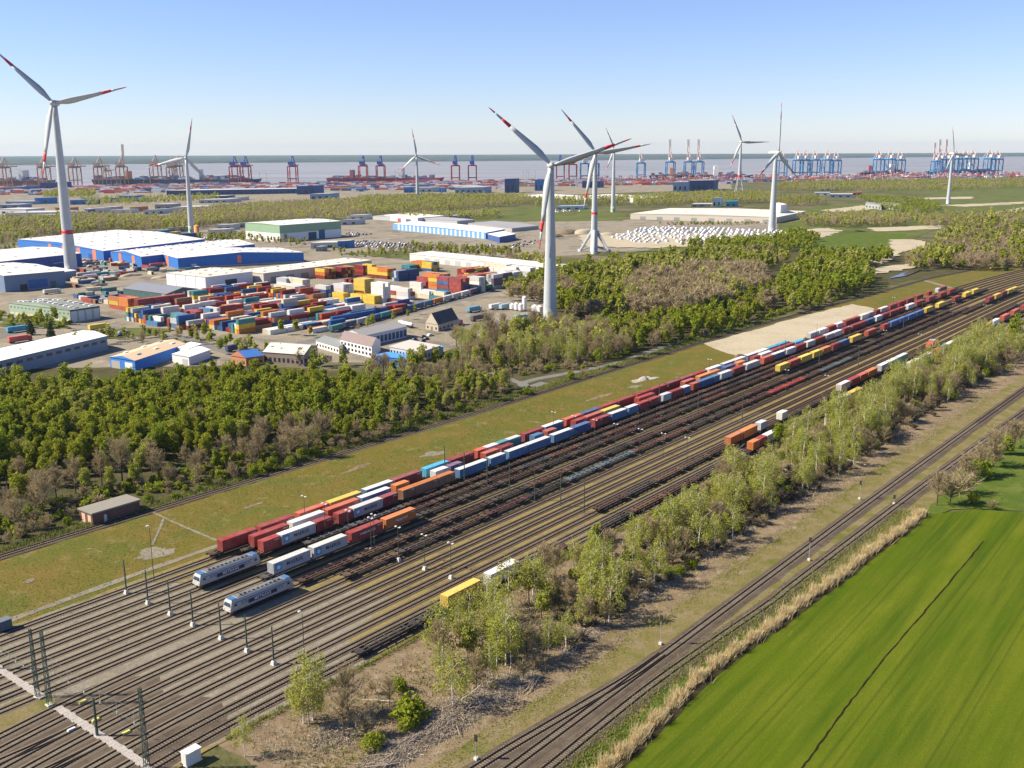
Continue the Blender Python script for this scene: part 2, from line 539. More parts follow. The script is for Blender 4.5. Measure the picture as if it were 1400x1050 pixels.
# works area, meadows, sand
sheet('works_ground', px((-120, 505), (0, 505), (120, 512), (330, 500), (420, 495), (560, 500), (640, 470), (700, 440), (760, 435), (760, 350), (1070, 335), (1060, 305), (840, 300), (560, 300), (450, 290), (250, 310), (-50, 330), (-200, 360)), 0.02, M['works'], 4, 25, 'pale grey works yards of the industrial estate')
sheet('town_ground', px((-80, 303), (240, 296), (330, 280), (500, 270), (720, 268), (900, 262), (1000, 258), (1000, 246), (350, 255), (0, 262), (-120, 268)), 0.03, M['works'], 5, 60, 'paved estate ground in front of the port')
sheet('port_ground', px((-120, 268), (0, 262), (350, 257), (700, 253), (1000, 250), (1400, 243.5), (1460, 243), (1460, 238.5), (1400, 239), (1000, 243), (700, 247), (350, 252), (0, 257), (-120, 260)), 0.05, M['apron'], 3, 80, 'container terminal paving along the quay')
for i, (nm, m, pts) in enumerate([
    ('meadow', 'meadow', [(560, 296), (700, 283), (760, 280), (860, 291), (850, 302), (700, 303), (600, 303)]),
    ('meadow', 'meadow', [(1060, 292), (1130, 281), (1230, 275), (1300, 262), (1430, 258), (1430, 300), (1300, 306), (1200, 345), (1140, 352), (1080, 340)]),
    ('meadow', 'meadow', [(1200, 262), (1300, 256), (1420, 252), (1420, 262), (1290, 266)]),
    ('meadow', 'lush', [(1090, 330), (1160, 318), (1240, 320), (1250, 335), (1200, 355), (1150, 360), (1110, 345)]),
    ('meadow', 'meadow', [(255, 300), (345, 291), (480, 299), (480, 305), (340, 307)]),
    ('meadow', 'meadow', [(470, 346), (560, 343), (640, 350), (560, 355)]),
    ('meadow', 'meadow', [(100, 466), (200, 460), (240, 452), (190, 449), (150, 452)]),
    ('meadow', 'meadow', [(0, 436), (90, 440), (98, 450), (0, 446)]),
    ('meadow', 'meadow', [(860, 345), (960, 335), (1080, 332), (1080, 345), (900, 352)]),
    ('sand_track', 'sand', [(1120, 288), (1180, 281), (1210, 284), (1150, 291)]),
    ('sand_track', 'sand', [(1085, 316), (1130, 312), (1152, 316), (1125, 325), (1092, 325)]),
    ('sand_track', 'sand', [(1185, 312), (1290, 308), (1290, 313), (1200, 317)]),
    ('sand_track', 'sand', [(1250, 271), (1330, 269), (1330, 272), (1252, 273)]),
    ('sand_track', 'sand', [(1285, 281), (1400, 276), (1400, 279), (1320, 283)]),
    ('sand_track', 'sand', [(1325, 295), (1370, 289), (1400, 283), (1400, 287), (1372, 298), (1330, 299)]),
    ('sand_track', 'sand', [(1218, 328), (1250, 328), (1285, 335), (1300, 352), (1282, 350), (1262, 340), (1230, 345), (1215, 338)]),
    ('sand_track', 'sand', [(1212, 345), (1240, 342), (1225, 352), (1205, 362), (1190, 358)]),
    ('sand_track', 'sand', [(790, 322), (870, 318), (1010, 322), (1050, 330), (900, 340), (800, 338)]),
    ('sand_track', 'sand', [(1180, 370), (1260, 360), (1250, 367), (1185, 378)]),
]):
    sheet(nm, px(*pts), 0.2 + 0.03 * i, M[m], 4.5, 7, {'meadow': 'flat green meadow', 'sand_track': 'bare pale sandy ground'}[nm])
sheet('pond', px((1213, 382), (1240, 372), (1262, 369), (1240, 378)), 0.75, M['glass'], 0.6, 4, 'small drainage pond beside the sandy track')

# ground of the left wood, of the middle wood and of the track side
sheet('woodland_floor', px((-200, 520), (0, 505), (330, 500), (560, 512), (640, 490), (700, 440), (760, 425), (720, 385), (860, 350), (1000, 345), (1100, 340), (1200, 360), (1330, 330), (1450, 320), (1450, 362), (1330, 372), (1240, 384), (1050, 432), (960, 462), (860, 500), (700, 548), (500, 608), (250, 680), (0, 756), (-200, 815)), 0.09, M['wood_floor'], 1.5, 8, 'leaf covered woodland floor beside the single track')
sheet('grass_strip', [W(40, 224.5), W(500, 224.5), W(760, 224), W(900, 216), W(1010, 205), W(1010, 240), W(900, 252), W(800, 256), W(520, 264.5), W(40, 265.5)], 0.13, M['strip'], 0.5, 5, 'dry olive grass strip between single track and yard')
sheet('sand_ground', px((962, 470), (1010, 457), (1100, 432), (1165, 416), (1195, 422), (1190, 432), (1100, 462), (1045, 480), (1010, 487), (985, 480)), 0.17, M['sand'], 1.2, 6, 'bare pale sand beside the container trains')
def blob(c, rx, ry, n=70, rough=0.3):
    c = at(*c)
    ph = [random.uniform(0, 6.28) for _ in range(6)]
    out = []
    for k in range(n):
        a = 2 * PI * k / n
        f = 1 + sum(rough / (j + 1) * math.sin((j + 2) * a + ph[j]) for j in range(6)) + random.uniform(-.12, .12)
        out.append(c + D2 * (math.cos(a) * rx * f) + N2 * (math.sin(a) * ry * f))
    return out


for k, (c, rx, ry, m, lab) in enumerate((((880, 519), 7, 3.4, 'concrete', 'pale rubble patch on the dry grass'), ((868, 529), 5, 1.6, 'apron', 'small pale rubble patch beside the bigger one'), ((592, 621), 5.5, 2.2, 'apron', 'thin pale patch on the dry grass by the cyan container'), ((212, 757), 6, 3.2, 'apron', 'worn grey patch beside the path fork'), ((345, 692), 3, .8, 'apron', 'short pale scrape near the first train'), ((490, 640), 6, 1.6, 'clearing', 'brown worn patch on the dry grass'), ((40, 795), 2, .8, 'apron', 'small pale scrape far left'), ((820, 543), 8, 2, 'clearing', 'brown worn patch before the rubble'))):
    sheet('bare_patch', blob(c, rx, ry), 0.171 + 0.004 * k, M[m], label=lab)

# roads and paths
def ribbon(name, pts, width, z, mat, label, jit=0.0):
    """a strip of ground along a line of points"""
    P = [Vector((p[0], p[1], 0)) for p in pts]
    L, R = [], []
    for i, p in enumerate(P):
        d = (P[min(i + 1, len(P) - 1)] - P[max(i - 1, 0)]).normalized()
        n = Vector((-d.y, d.x, 0))
        w = width / 2 + random.uniform(-jit, jit)
        L.append(p + n * w + Vector((0, 0, z)))
        R.append(p - n * w + Vector((0, 0, z)))
    V = [tuple(v) for v in L + R]
    k = len(P)
    F = [(k + i, k + i + 1, i + 1, i) for i in range(k - 1)]
    o = link(name, np_mesh(name, V, F), mat)
    return tag(o, label, None, None, 'structure')


def smooth_line(pts, n=12):
    """Catmull-Rom through the points"""
    P = [Vector((p[0], p[1], p[2] if len(p) > 2 else 0)) for p in pts]
    P = [P[0] * 2 - P[1]] + P + [P[-1] * 2 - P[-2]]
    out = []
    for i in range(1, len(P) - 2):
        for k in range(n):
            u = k / n
            a, b, c, d = P[i - 1], P[i], P[i + 1], P[i + 2]
            out.append(0.5 * ((2 * b) + (c - a) * u + (2 * a - 5 * b + 4 * c - d) * u * u + (3 * b - a - 3 * c + d) * u ** 3))
    out.append(P[-2])
    return out


ribbon('road', smooth_line(px((655, 505), (690, 516), (712, 523), (740, 517), (790, 508), (850, 495), (905, 475), (960, 461), (1040, 438))), 4.5, 0.11, M['road'], 'narrow pale asphalt road between wood and single track')
ribbon('road', smooth_line(px((712, 523), (722, 530), (745, 523))), 5.0, 0.115, M['road'], 'road junction apron beside the wood', 0.2)
ribbon('road', smooth_line(px((330, 486), (430, 465), (560, 428), (660, 402), (745, 378))), 9, 0.06, M['road'], 'works road along the standing container train')
ribbon('road', smooth_line(px((-40, 470), (60, 447), (130, 445), (240, 462), (330, 486))), 8, 0.065, M['road'], 'works road in front of the green hall')
ribbon('path', smooth_line(px((205, 699), (224, 708), (250, 720), (297, 740))), 0.9, 0.2, M['apron'], 'thin pale foot path to the first train', 0.1)
ribbon('path', smooth_line(px((224, 709), (217, 727), (208, 746))), 0.8, 0.21, M['apron'], 'thin pale foot path to the lamp post', 0.1)
ribbon('farm_track', smooth_line(px((1262, 383), (1290, 391), (1312, 396))), 5, 0.2, M['apron'], 'pale service track at the yard throat')
ribbon('path', [W(s, 228.2 + 0.4 * math.sin(s / 17)) for s in range(84, 160, 4)], 2.2, 0.2, M['apron'], 'pale worn lane along the first yard track', 0.25)

# right side: clearing, verge, field
sheet('clearing_ground', [W(96, 147.5), W(160, 146.3), W(300, 146.5), W(560, 147), W(700, 146), W(700, 100), W(560, 100), W(420, 100), W(330, 100), W(230, 100), W(160, 100), W(96, 100)], 0.1, M['clearing'], 0.8, 4, 'brown cleared ground between yard and main line')
sheet('verge', [W(96, 113), W(160, 110), W(230, 109), W(330, 108), W(420, 106), W(560, 104), W(700, 104), W(700, 80), W(420, 78), W(260, 80), W(150, 80), W(96, 80)], 0.16, M['verge'], 1.2, 4, 'rough grass verge along the two main line tracks')
sheet('lush_verge', px((790, 1070), (900, 972), (1060, 868), (1200, 770), (1265, 705), (1330, 690), (1420, 690), (1420, 560), (1330, 640), (1250, 712), (1100, 812), (950, 915), (780, 1050)), 0.19, M['lush'], 0.8, 4, 'green weedy verge beside the reeds')
fieldo = sheet('field', px((820, 1085), (860, 1043), (912, 985), (970, 930), (1022, 891), (1072, 857), (1118, 821), (1158, 791), (1198, 759), (1239, 729), (1264, 705), (1330, 697), (1460, 705), (1700, 720), (1700, 1250), (840, 1250)), 0.23, M['field'], 0.4, 5, 'bright green young wheat field in the corner')
sheet('field_corner', px((1262, 700), (1300, 690), (1330, 660), (1420, 600), (1500, 600), (1500, 704), (1330, 696)), 0.21, M['lush'], 0.5, 4, 'rough bright grass corner behind the wheat field')

# narrow drainage furrow in the field: two banks and a dark slot
fl = smooth_line(px((1085, 1068), (1120, 1020), (1165, 958), (1215, 895), (1262, 840), (1300, 795), (1345, 741)), 10)
fl = [p + Vector((random.uniform(-0.12, 0.12), random.uniform(-0.12, 0.12), 0)) for p in fl]
M['furrow'] = ground('furrow_soil', [(0.028, 0.022, 0.012), ((0.05, 0.045, 0.016), 3, 0.5, 0.65)], fine=0.4)
ribbon('furrow', fl, 0.42, 0.236, M['furrow'], 'dark narrow drainage furrow cut across the wheat field', 0.06)

# ------------------------------------------------------------------ tracks
TRK = [221.9, 217.6, 212.6, 207.9, 203.1, 198.6, 194.0, 189.5, 183.2, 178.9, 173.8, 169.5, 165.0, 160.0, 155.2, 150.7]


def tt(i, s):
    t = TRK[i]
    if s > 760: t -= (s - 760) ** 2 / 4000.0
    if i >= 8 and s < 110: t -= (110 - s) ** 2 / 620.0
    if i < 8 and s < 75: t -= (75 - s) ** 2 / 900.0
    return t


def tz():
    return 0.62


def tframe(i, s):
    a = W(s - 0.5, tt(i, s - 0.5))
    b = W(s + 0.5, tt(i, s + 0.5))
    return W(s, tt(i, s)), math.atan2(b.y - a.y, b.x - a.x)


def frange(a, b, st_):
    out = []
    while a < b:
        out.append(a)
        a += st_
    out.append(b)
    return out


sheet('yard_ground', [W(s, tt(0, s) + 3.0) for s in (20, 60, 100, 300, 600, 800, 900, 1000, 1100)] + [W(s, tt(15, s) - 3.6) for s in (1100, 1000, 900, 800, 600, 300, 150, 110, 90, 60, 20)], 0.2, M['yard_weeds'], 0.3, 4, 'weedy tan ground of the freight yard')
sheet('yard_apron', [W(s, tt(0, s) + 2.0) for s in (70, 100, 128)] + [W(135, 210), W(150, 199), W(143, 189), W(158, 181), W(160, 166), W(138, 158), W(150, 151)] + [W(s, tt(15, s) - 2.6) for s in (136, 120, 100, 86)] + [W(86, 182), W(84, 188), W(70, 190)], 0.206, M['apron'], 0.8, 3, 'grey stone covered ground at the near end of the yard')
sheet('yard_apron', [W(s, tt(15, s) - 2.6) for s in (25, 50, 70, 86, 100)] + [W(106, 160), W(100, 170), W(104, 178), W(96, 184), W(84, 186), W(60, 184), W(25, 178)], 0.2085, M['ballast_dark'], 0.6, 3, 'dark brown stone ground under the lower track fan')
sheet('yard_apron', [W(s, 187.5) for s in (25, 60, 84)] + [W(90, 200), W(84, 224), W(25, 224)], 0.2045, M['apron'], 0.5, 3, 'pale stone ground under the upper track fan')
sheet('grass_wedge', px((-20, 975), (20, 958), (48, 950), (75, 955), (78, 968), (40, 990), (-10, 1020)), 0.212, M['verge'], 0.5, 2, 'green weedy wedge between the two track fans')


def track_line(name, line, label, smax_sleep, ballast, bed=2.7, z0=0.2, tint=None):
    """rails, sleepers and ballast bed along a list of points"""
    P = [Vector((p[0], p[1], 0)) for p in line]
    nrm = []
    for i in range(len(P)):
        d = (P[min(i + 1, len(P) - 1)] - P[max(i - 1, 0)]).normalized()
        nrm.append(Vector((-d.y, d.x, 0)))
    V, F = [], []
    for i, p in enumerate(P):
        for off, z in ((-bed / 2 - 0.35, z0 + 0.004), (-bed / 2 + 0.25, z0 + 0.08), (bed / 2 - 0.25, z0 + 0.08), (bed / 2 + 0.35, z0 + 0.004)):
            q = p - nrm[i] * off
            V.append((q.x, q.y, z))
    for i in range(len(P) - 1):
        for k in range(3):
            a = i * 4 + k
            F.append((a, a + 4, a + 5, a + 1))
    root = link(name, np_mesh('ballast_bed', V, F), ballast)
    tag(root, label, None, None, 'structure')
    for side in (-1, 1):
        V, F = [], []
        for i, p in enumerate(P):
            c = p + nrm[i] * side * 0.75
            for off, z in ((-0.2, 0.17), (-0.09, 0.37), (0.09, 0.37), (0.2, 0.17)):  # dark profile widened so rail colour takes in its shadow and stained stone
                q = c - nrm[i] * off
                V.append((q.x, q.y, z0 + z - 0.08))
        for i in range(len(P) - 1):
            for k in range(3):
                a = i * 4 + k
                F.append((a, a + 4, a + 5, a + 1))
        link('rail', np_mesh('rail', V, F), M['rail'], root)
    # sleepers
    mb = MB()
    acc, nxt = 0.0, 0.0
    for i in range(len(P) - 1):
        d = P[i + 1] - P[i]
        L = d.length
        if L < 1e-6: continue
        d = d / L
        n = Vector((-d.y, d.x, 0))
        while nxt < acc + L:
            c = P[i] + d * (nxt - acc)
            nxt += 0.63
            if c.length > smax_sleep: continue
            w = n * 1.3
            h = d * 0.13
            zt = Vector((0, 0, z0 + 0.105))
            zb = Vector((0, 0, z0 + 0.02))
            mb.add([c - w - h + zb, c + w - h + zb, c + w + h + zb, c - w + h + zb, c - w - h + zt, c + w - h + zt, c + w + h + zt, c - w + h + zt], BOXF[1:])
        acc += L
    if mb.n:
        s_ = mb.obj('sleepers', M['sleeper'], root)
        s_['kind'] = 'stuff'
    return root


ORD = ['first', 'second', 'third', 'fourth', 'fifth', 'sixth', 'seventh', 'eighth', 'ninth', 'tenth', 'eleventh', 'twelfth', 'thirteenth', 'fourteenth', 'fifteenth', 'sixteenth']
for i in range(16):
    ss = frange(30, 130, 6) + frange(140, 760, 60)[0:] + frange(775, 1080, 15)
    track_line('railway_track', [W(s, tt(i, s)) for s in ss], f'{ORD[i]} yard track counted from the grass strip', 420, M['ballast'] if i < 14 else M['ballast_dark'])
for a, b in ((9, 10), (11, 12), (13, 14), (2, 3), (5, 6)):
    ln = []
    for k in range(15):
        u = k / 14
        s = 44 + 40 * u
        e = u * u * (3 - 2 * u)
        ln.append(W(s, tt(a, s) * (1 - e) + tt(b, s) * e))
    track_line('crossover_track', ln, f'crossover track joining the {ORD[a]} and {ORD[b]} yard tracks', 420, M['ballast'], z0=0.203)
single = [W(40, 268), W(113, 268.1), W(160, 268), W(245, 266.5), W(331, 266), W(517, 267.5), W(597, 267), W(728, 261), W(817, 258), W(888, 254), W(1000, 238), W(1060, 225)]
track_line('single_track', smooth_line(single, 8), 'single overgrown track between wood and grass strip', 420, M['ballast_dark'], 3.8, 0.16)
main_up = smooth_line(px((660, 1082), (702.5, 1048), (875, 920.5), (1050, 790), (1225, 660), (1400, 533), (1500, 462)), 12)
main_dn = smooth_line(px((711, 1082), (753.7, 1048), (900, 931), (1050, 827), (1097.5, 790), (1275, 655), (1400, 564), (1500, 493)), 12)
branch = smooth_line(px((600, 1082), (640, 1059), (700, 1022), (800, 963), (862, 926), (905, 896)), 12)
track_line('main_line_track', main_up, 'main line track nearer the birch belt', 430, M['ballast_dark'], 3.8, 0.2)
track_line('main_line_track', main_dn, 'main line track nearer the wheat field', 430, M['ballast_dark'], 3.8, 0.2)
track_line('siding_track', branch, 'siding that joins the main line at the points', 430, M['ballast_dark'], 3.6, 0.196)
ribbon('ballast_shoulder', [p + Vector((0.3, -0.4, 0)) for p in main_up], 5.0, 0.176, M['ballast_dark'], 'dark ballast shoulder under the upper main line', 0.35)
ribbon('ballast_shoulder', [p + Vector((0.5, -0.6, 0)) for p in main_dn], 5.0, 0.18, M['ballast_dark'], 'dark ballast shoulder under the lower main line', 0.3)

# foot crossing of concrete slabs
for (a, b, lab) in ((187.8, 212, 'pale concrete foot crossing over the upper track fan'), (151.0, 181.6, 'pale concrete foot crossing over the lower track fan')):
    root = empty('foot_crossing', W(84.0, a, 0.3), TH)
    tag(root, lab, 'foot crossing', 'foot crossings of concrete slabs')
    k = 0
    t = 0.0
    while t < b - a:
        w = 1.25 if k % 3 else 0.85
        mb = MB().box(-0.72 - random.uniform(0, 0.2) * (k % 2), 0.72 + random.uniform(0, 0.25) * (k % 2), t + 0.03, t + w - 0.03, 0.0, 0.21 + 0.02 * random.random())
        mb.obj('slab', M['concrete'], root)
        t += w
        k += 1

# ================================================================== THINGS
ORDN = lambda k: f'{k}{"th" if 10 <= k % 100 <= 20 else {1: "st", 2: "nd", 3: "rd"}.get(k % 10, "th")}'
CN = {
    'red': (0.34, 0.042, 0.032), 'dred': (0.22, 0.028, 0.028), 'ored': (0.46, 0.082, 0.035), 'orange': (0.60, 0.185, 0.03), 'white': (0.78, 0.75, 0.70),
    'grey': (0.50, 0.52, 0.53), 'blue': (0.035, 0.11, 0.30), 'lblue': (0.085, 0.205, 0.37), 'navy': (0.04, 0.08, 0.19), 'cyan': (0.08, 0.42, 0.62),
    'teal': (0.05, 0.24, 0.25), 'yellow': (0.72, 0.50, 0.06), 'green': (0.06, 0.28, 0.12), 'brown': (0.30, 0.15, 0.08), 'cream': (0.72, 0.64, 0.45), 'purple': (0.2, 0.12, 0.2),
}
CWORD = {'red': 'red', 'dred': 'dark red', 'ored': 'orange red', 'orange': 'orange', 'white': 'white', 'grey': 'light grey', 'blue': 'blue', 'lblue': 'pale blue', 'navy': 'navy blue', 'cyan': 'cyan', 'teal': 'teal', 'yellow': 'yellow', 'green': 'green', 'brown': 'brown', 'cream': 'cream', 'purple': 'maroon'}
ROOFC = {'lblue': 'white', 'cyan': 'cyan', 'red': 'red'}


def container_meshes(L):
    """corrugated sides on the body, a separate roof skin, and one door leaf pair"""
    Wd, H = 2.44, 2.85
    mb = MB()
    n = max(8, int(L / 0.55))
    for side in (-1, 1):
        ys = side * Wd / 2
        V, F = [], []
        xs = np.linspace(0.12, L - 0.12, n * 2 + 1)
        for k, x in enumerate(xs):
            dep = 0.0 if (k // 1) % 4 in (0, 1) else -0.045
            V += [(x, ys + side * (dep - 0.02), 0.16), (x, ys + side * (dep - 0.02), H - 0.14)]
        for k in range(len(xs) - 1):
            a = 2 * k
            F.append((a, a + 2, a + 3, a + 1) if side < 0 else (a, a + 1, a + 3, a + 2))
        mb.add(V, F)
        mb.box(0, L, ys - (0.06 if side > 0 else 0), ys + (0.06 if side < 0 else 0), H - 0.14, H - 0.015)
        mb.box(0, L, ys - (0.08 if side > 0 else 0), ys + (0.08 if side < 0 else 0), 0, 0.16)
        for x0, x1 in ((0, 0.14), (L - 0.14, L)):
            mb.box(x0, x1, ys - (0.14 if side > 0 else 0), ys + (0.14 if side < 0 else 0), 0.16, H - 0.14)
    mb.box(L - 0.1, L - 0.04, -Wd / 2 + 0.14, Wd / 2 - 0.14, 0.05, H - 0.05)
    mb.box(0.02, L - 0.02, -Wd / 2 + 0.09, Wd / 2 - 0.09, 0.02, 0.14)
    body = mb.mesh('container_body')
    rb = MB()
    m = max(6, int(L / 1.1))
    rb.box(0.02, L - 0.02, -Wd / 2 + 0.065, Wd / 2 - 0.065, H - 0.06, H - 0.02)
    for k in range(m):
        x = 0.25 + (L - 0.5) * (k + 0.5) / m
        rb.box(x - 0.17, x + 0.17, -Wd / 2 + 0.12, Wd / 2 - 0.12, H - 0.02, H + 0.012)
    roof = rb.mesh('container_roof')
    db = MB()
    for side in (-1, 1):
        y0, y1 = (0.015, Wd / 2 - 0.15) if side > 0 else (-Wd / 2 + 0.15, -0.015)
        db.box(0.03, 0.07, y0, y1, 0.1, H - 0.1)
        for q in (0.3, 0.72):
            yy = y0 + (y1 - y0) * q
            db.box(-0.03, 0.03, yy - 0.025, yy + 0.025, 0.12, H - 0.12)
    door = db.mesh('container_door')
    for me in (body, roof, door): me.materials.append(M['paint'])
    return body, roof, door


CM = {L: container_meshes(L) for L in (6.06, 7.45, 9.12, 12.19, 13.7)}


def jitter_col(c, k=0.16):
    f = 0.8 * (1 + random.uniform(-k, k))
    return tuple(min(0.9, max(0.01, x * f * (1 + random.uniform(-0.05, 0.05)))) for x in c)


def container(L, col, loc, rz, label, group, roofcol=None, parts=True, flip=False):
    key = min(CM, key=lambda q: abs(q - L))
    body, roof, door = CM[key]
    sx = max(0.8, min(1.25, L / key))
    c = jitter_col(CN[col])
    o = link('shipping_container', body, None, None, loc, rz, c)
    o.scale = (sx, 1, 1)
    tag(o, label, 'container', group)
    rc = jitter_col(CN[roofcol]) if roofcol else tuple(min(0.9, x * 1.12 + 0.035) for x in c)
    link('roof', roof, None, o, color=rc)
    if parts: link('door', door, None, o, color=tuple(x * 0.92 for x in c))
    return o


# ---- flat wagons
def wagon_meshes(L):
    mb = MB()
    mb.box(0.6, L - 0.6, -0.28, 0.28, -0.35, 0.0)
    for s_ in (-1, 1):
        mb.box(0.55, L - 0.55, s_ * 1.12 - 0.11, s_ * 1.12 + 0.11, -0.38, -0.02)
    n = 7
    for k in range(n):
        x = 0.7 + (L - 1.4) * k / (n - 1)
        w = 0.22 if 0 < k < n - 1 else 0.4
        for y0, y1 in ((-1.01, -0.28), (0.28, 1.01)):
            mb.box(x - w, x + w, y0, y1, -0.3, -0.04)
    for x0, x1 in ((0.55, 2.5), (L - 2.5, L - 0.55)):
        mb.box(x0 + 0.5, x1 - 0.5, -0.95, 0.95, -0.02, 0.03)
    frame = mb.mesh('wagon_frame')
    eb = MB()
    eb.box(0, 0.22, -1.25, 1.25, -0.42, 0.1)
    end = eb.mesh('headstock')
    bb = MB()
    for y in (-0.95, 0.95): bb.box(-1.25, 1.25, y - 0.08, y + 0.08, -0.62, -0.36)
    bb.box(-0.25, 0.25, -0.9, 0.9, -0.6, -0.4)
    for x in (-0.9, 0.9):
        bb.beam((x, -0.8, -0.72), (x, 0.8, -0.72), 0.14)
    for y, ax in ((-0.75, -0.9), (0.75, -0.9), (-0.75, 0.9), (0.75, 0.9)):
        ring = [(0.46 * math.cos(2 * PI * k / 10), 0.46 * math.sin(2 * PI * k / 10)) for k in range(10)]
        V = [(ax + a, y - 0.07, -0.72 + b) for a, b in ring] + [(ax + a, y + 0.07, -0.72 + b) for a, b in ring]
        F = [(k, (k + 1) % 10, 10 + (k + 1) % 10, 10 + k) for k in range(10)]
        F += [(0, 9, 8, 1), (1, 8, 7, 2), (2, 7, 6, 3), (3, 6, 5, 4), (10, 11, 18, 19), (11, 12, 17, 18), (12, 13, 16, 17), (13, 14, 15, 16)]
        bb.add(V, F)
    bogie = bb.mesh('bogie')
    uf = MB()
    uf.tube([(-0.55, 0, -0.17), (-0.05, 0, -0.17), (-0.04, 0, -0.17), (0.0, 0, -0.17)], [0.24, 0.24, 0.11, 0.11], 8)
    buf = uf.mesh('buffer')
    for me in (frame, end, bogie): me.materials.append(M['wagon'])
    buf.materials.append(M['black'])
    return frame, end, bogie, buf


WL = 19.6
WM = wagon_meshes(WL)
ZW = 1.18                                                  # deck height above the sleepers' ground level
ZC = 0.42 + 1.18


def wagon(i, s, L, col, name, label, group, detail=True):
    p, rz = tframe(i, s)
    frame, end, bogie, buf = WM
    o = link(name, frame, None, None, (p.x, p.y, 0.52 + ZW), rz, col)
    o.scale = (L / WL, 1, 1)
    tag(o, label, 'wagon', group)
    for x, r in ((0.3, 0), (WL - 0.3, PI)):
        e = link('headstock', end, None, o, (x, 0, 0), r, color=tuple(c * 0.9 for c in col))
        if detail:
            for y in (-0.88, 0.88): link('buffer', buf, None, e, (0, y, 0))
    for x in (3.0, WL - 3.0):
        b = link('bogie', bogie, None, o, (x, 0, 0), color=tuple(c * 0.6 + 0.01 for c in col))
    return o


WCOL = [(0.085, 0.046, 0.034), (0.065, 0.05, 0.038), (0.12, 0.06, 0.038), (0.045, 0.04, 0.036), (0.115, 0.07, 0.045), (0.08, 0.036, 0.03), (0.065, 0.07, 0.065)]


def s_at(i, x, z):
    """distance along track i of the point whose picture column is x"""
    lo, hi = 20.0, 1080.0
    for _ in range(50):
        m = (lo + hi) / 2
        q = W(m, tt(i, m) - 1.22, z)
        if proj(q)[0] < x: lo = m
        else: hi = m
    return lo


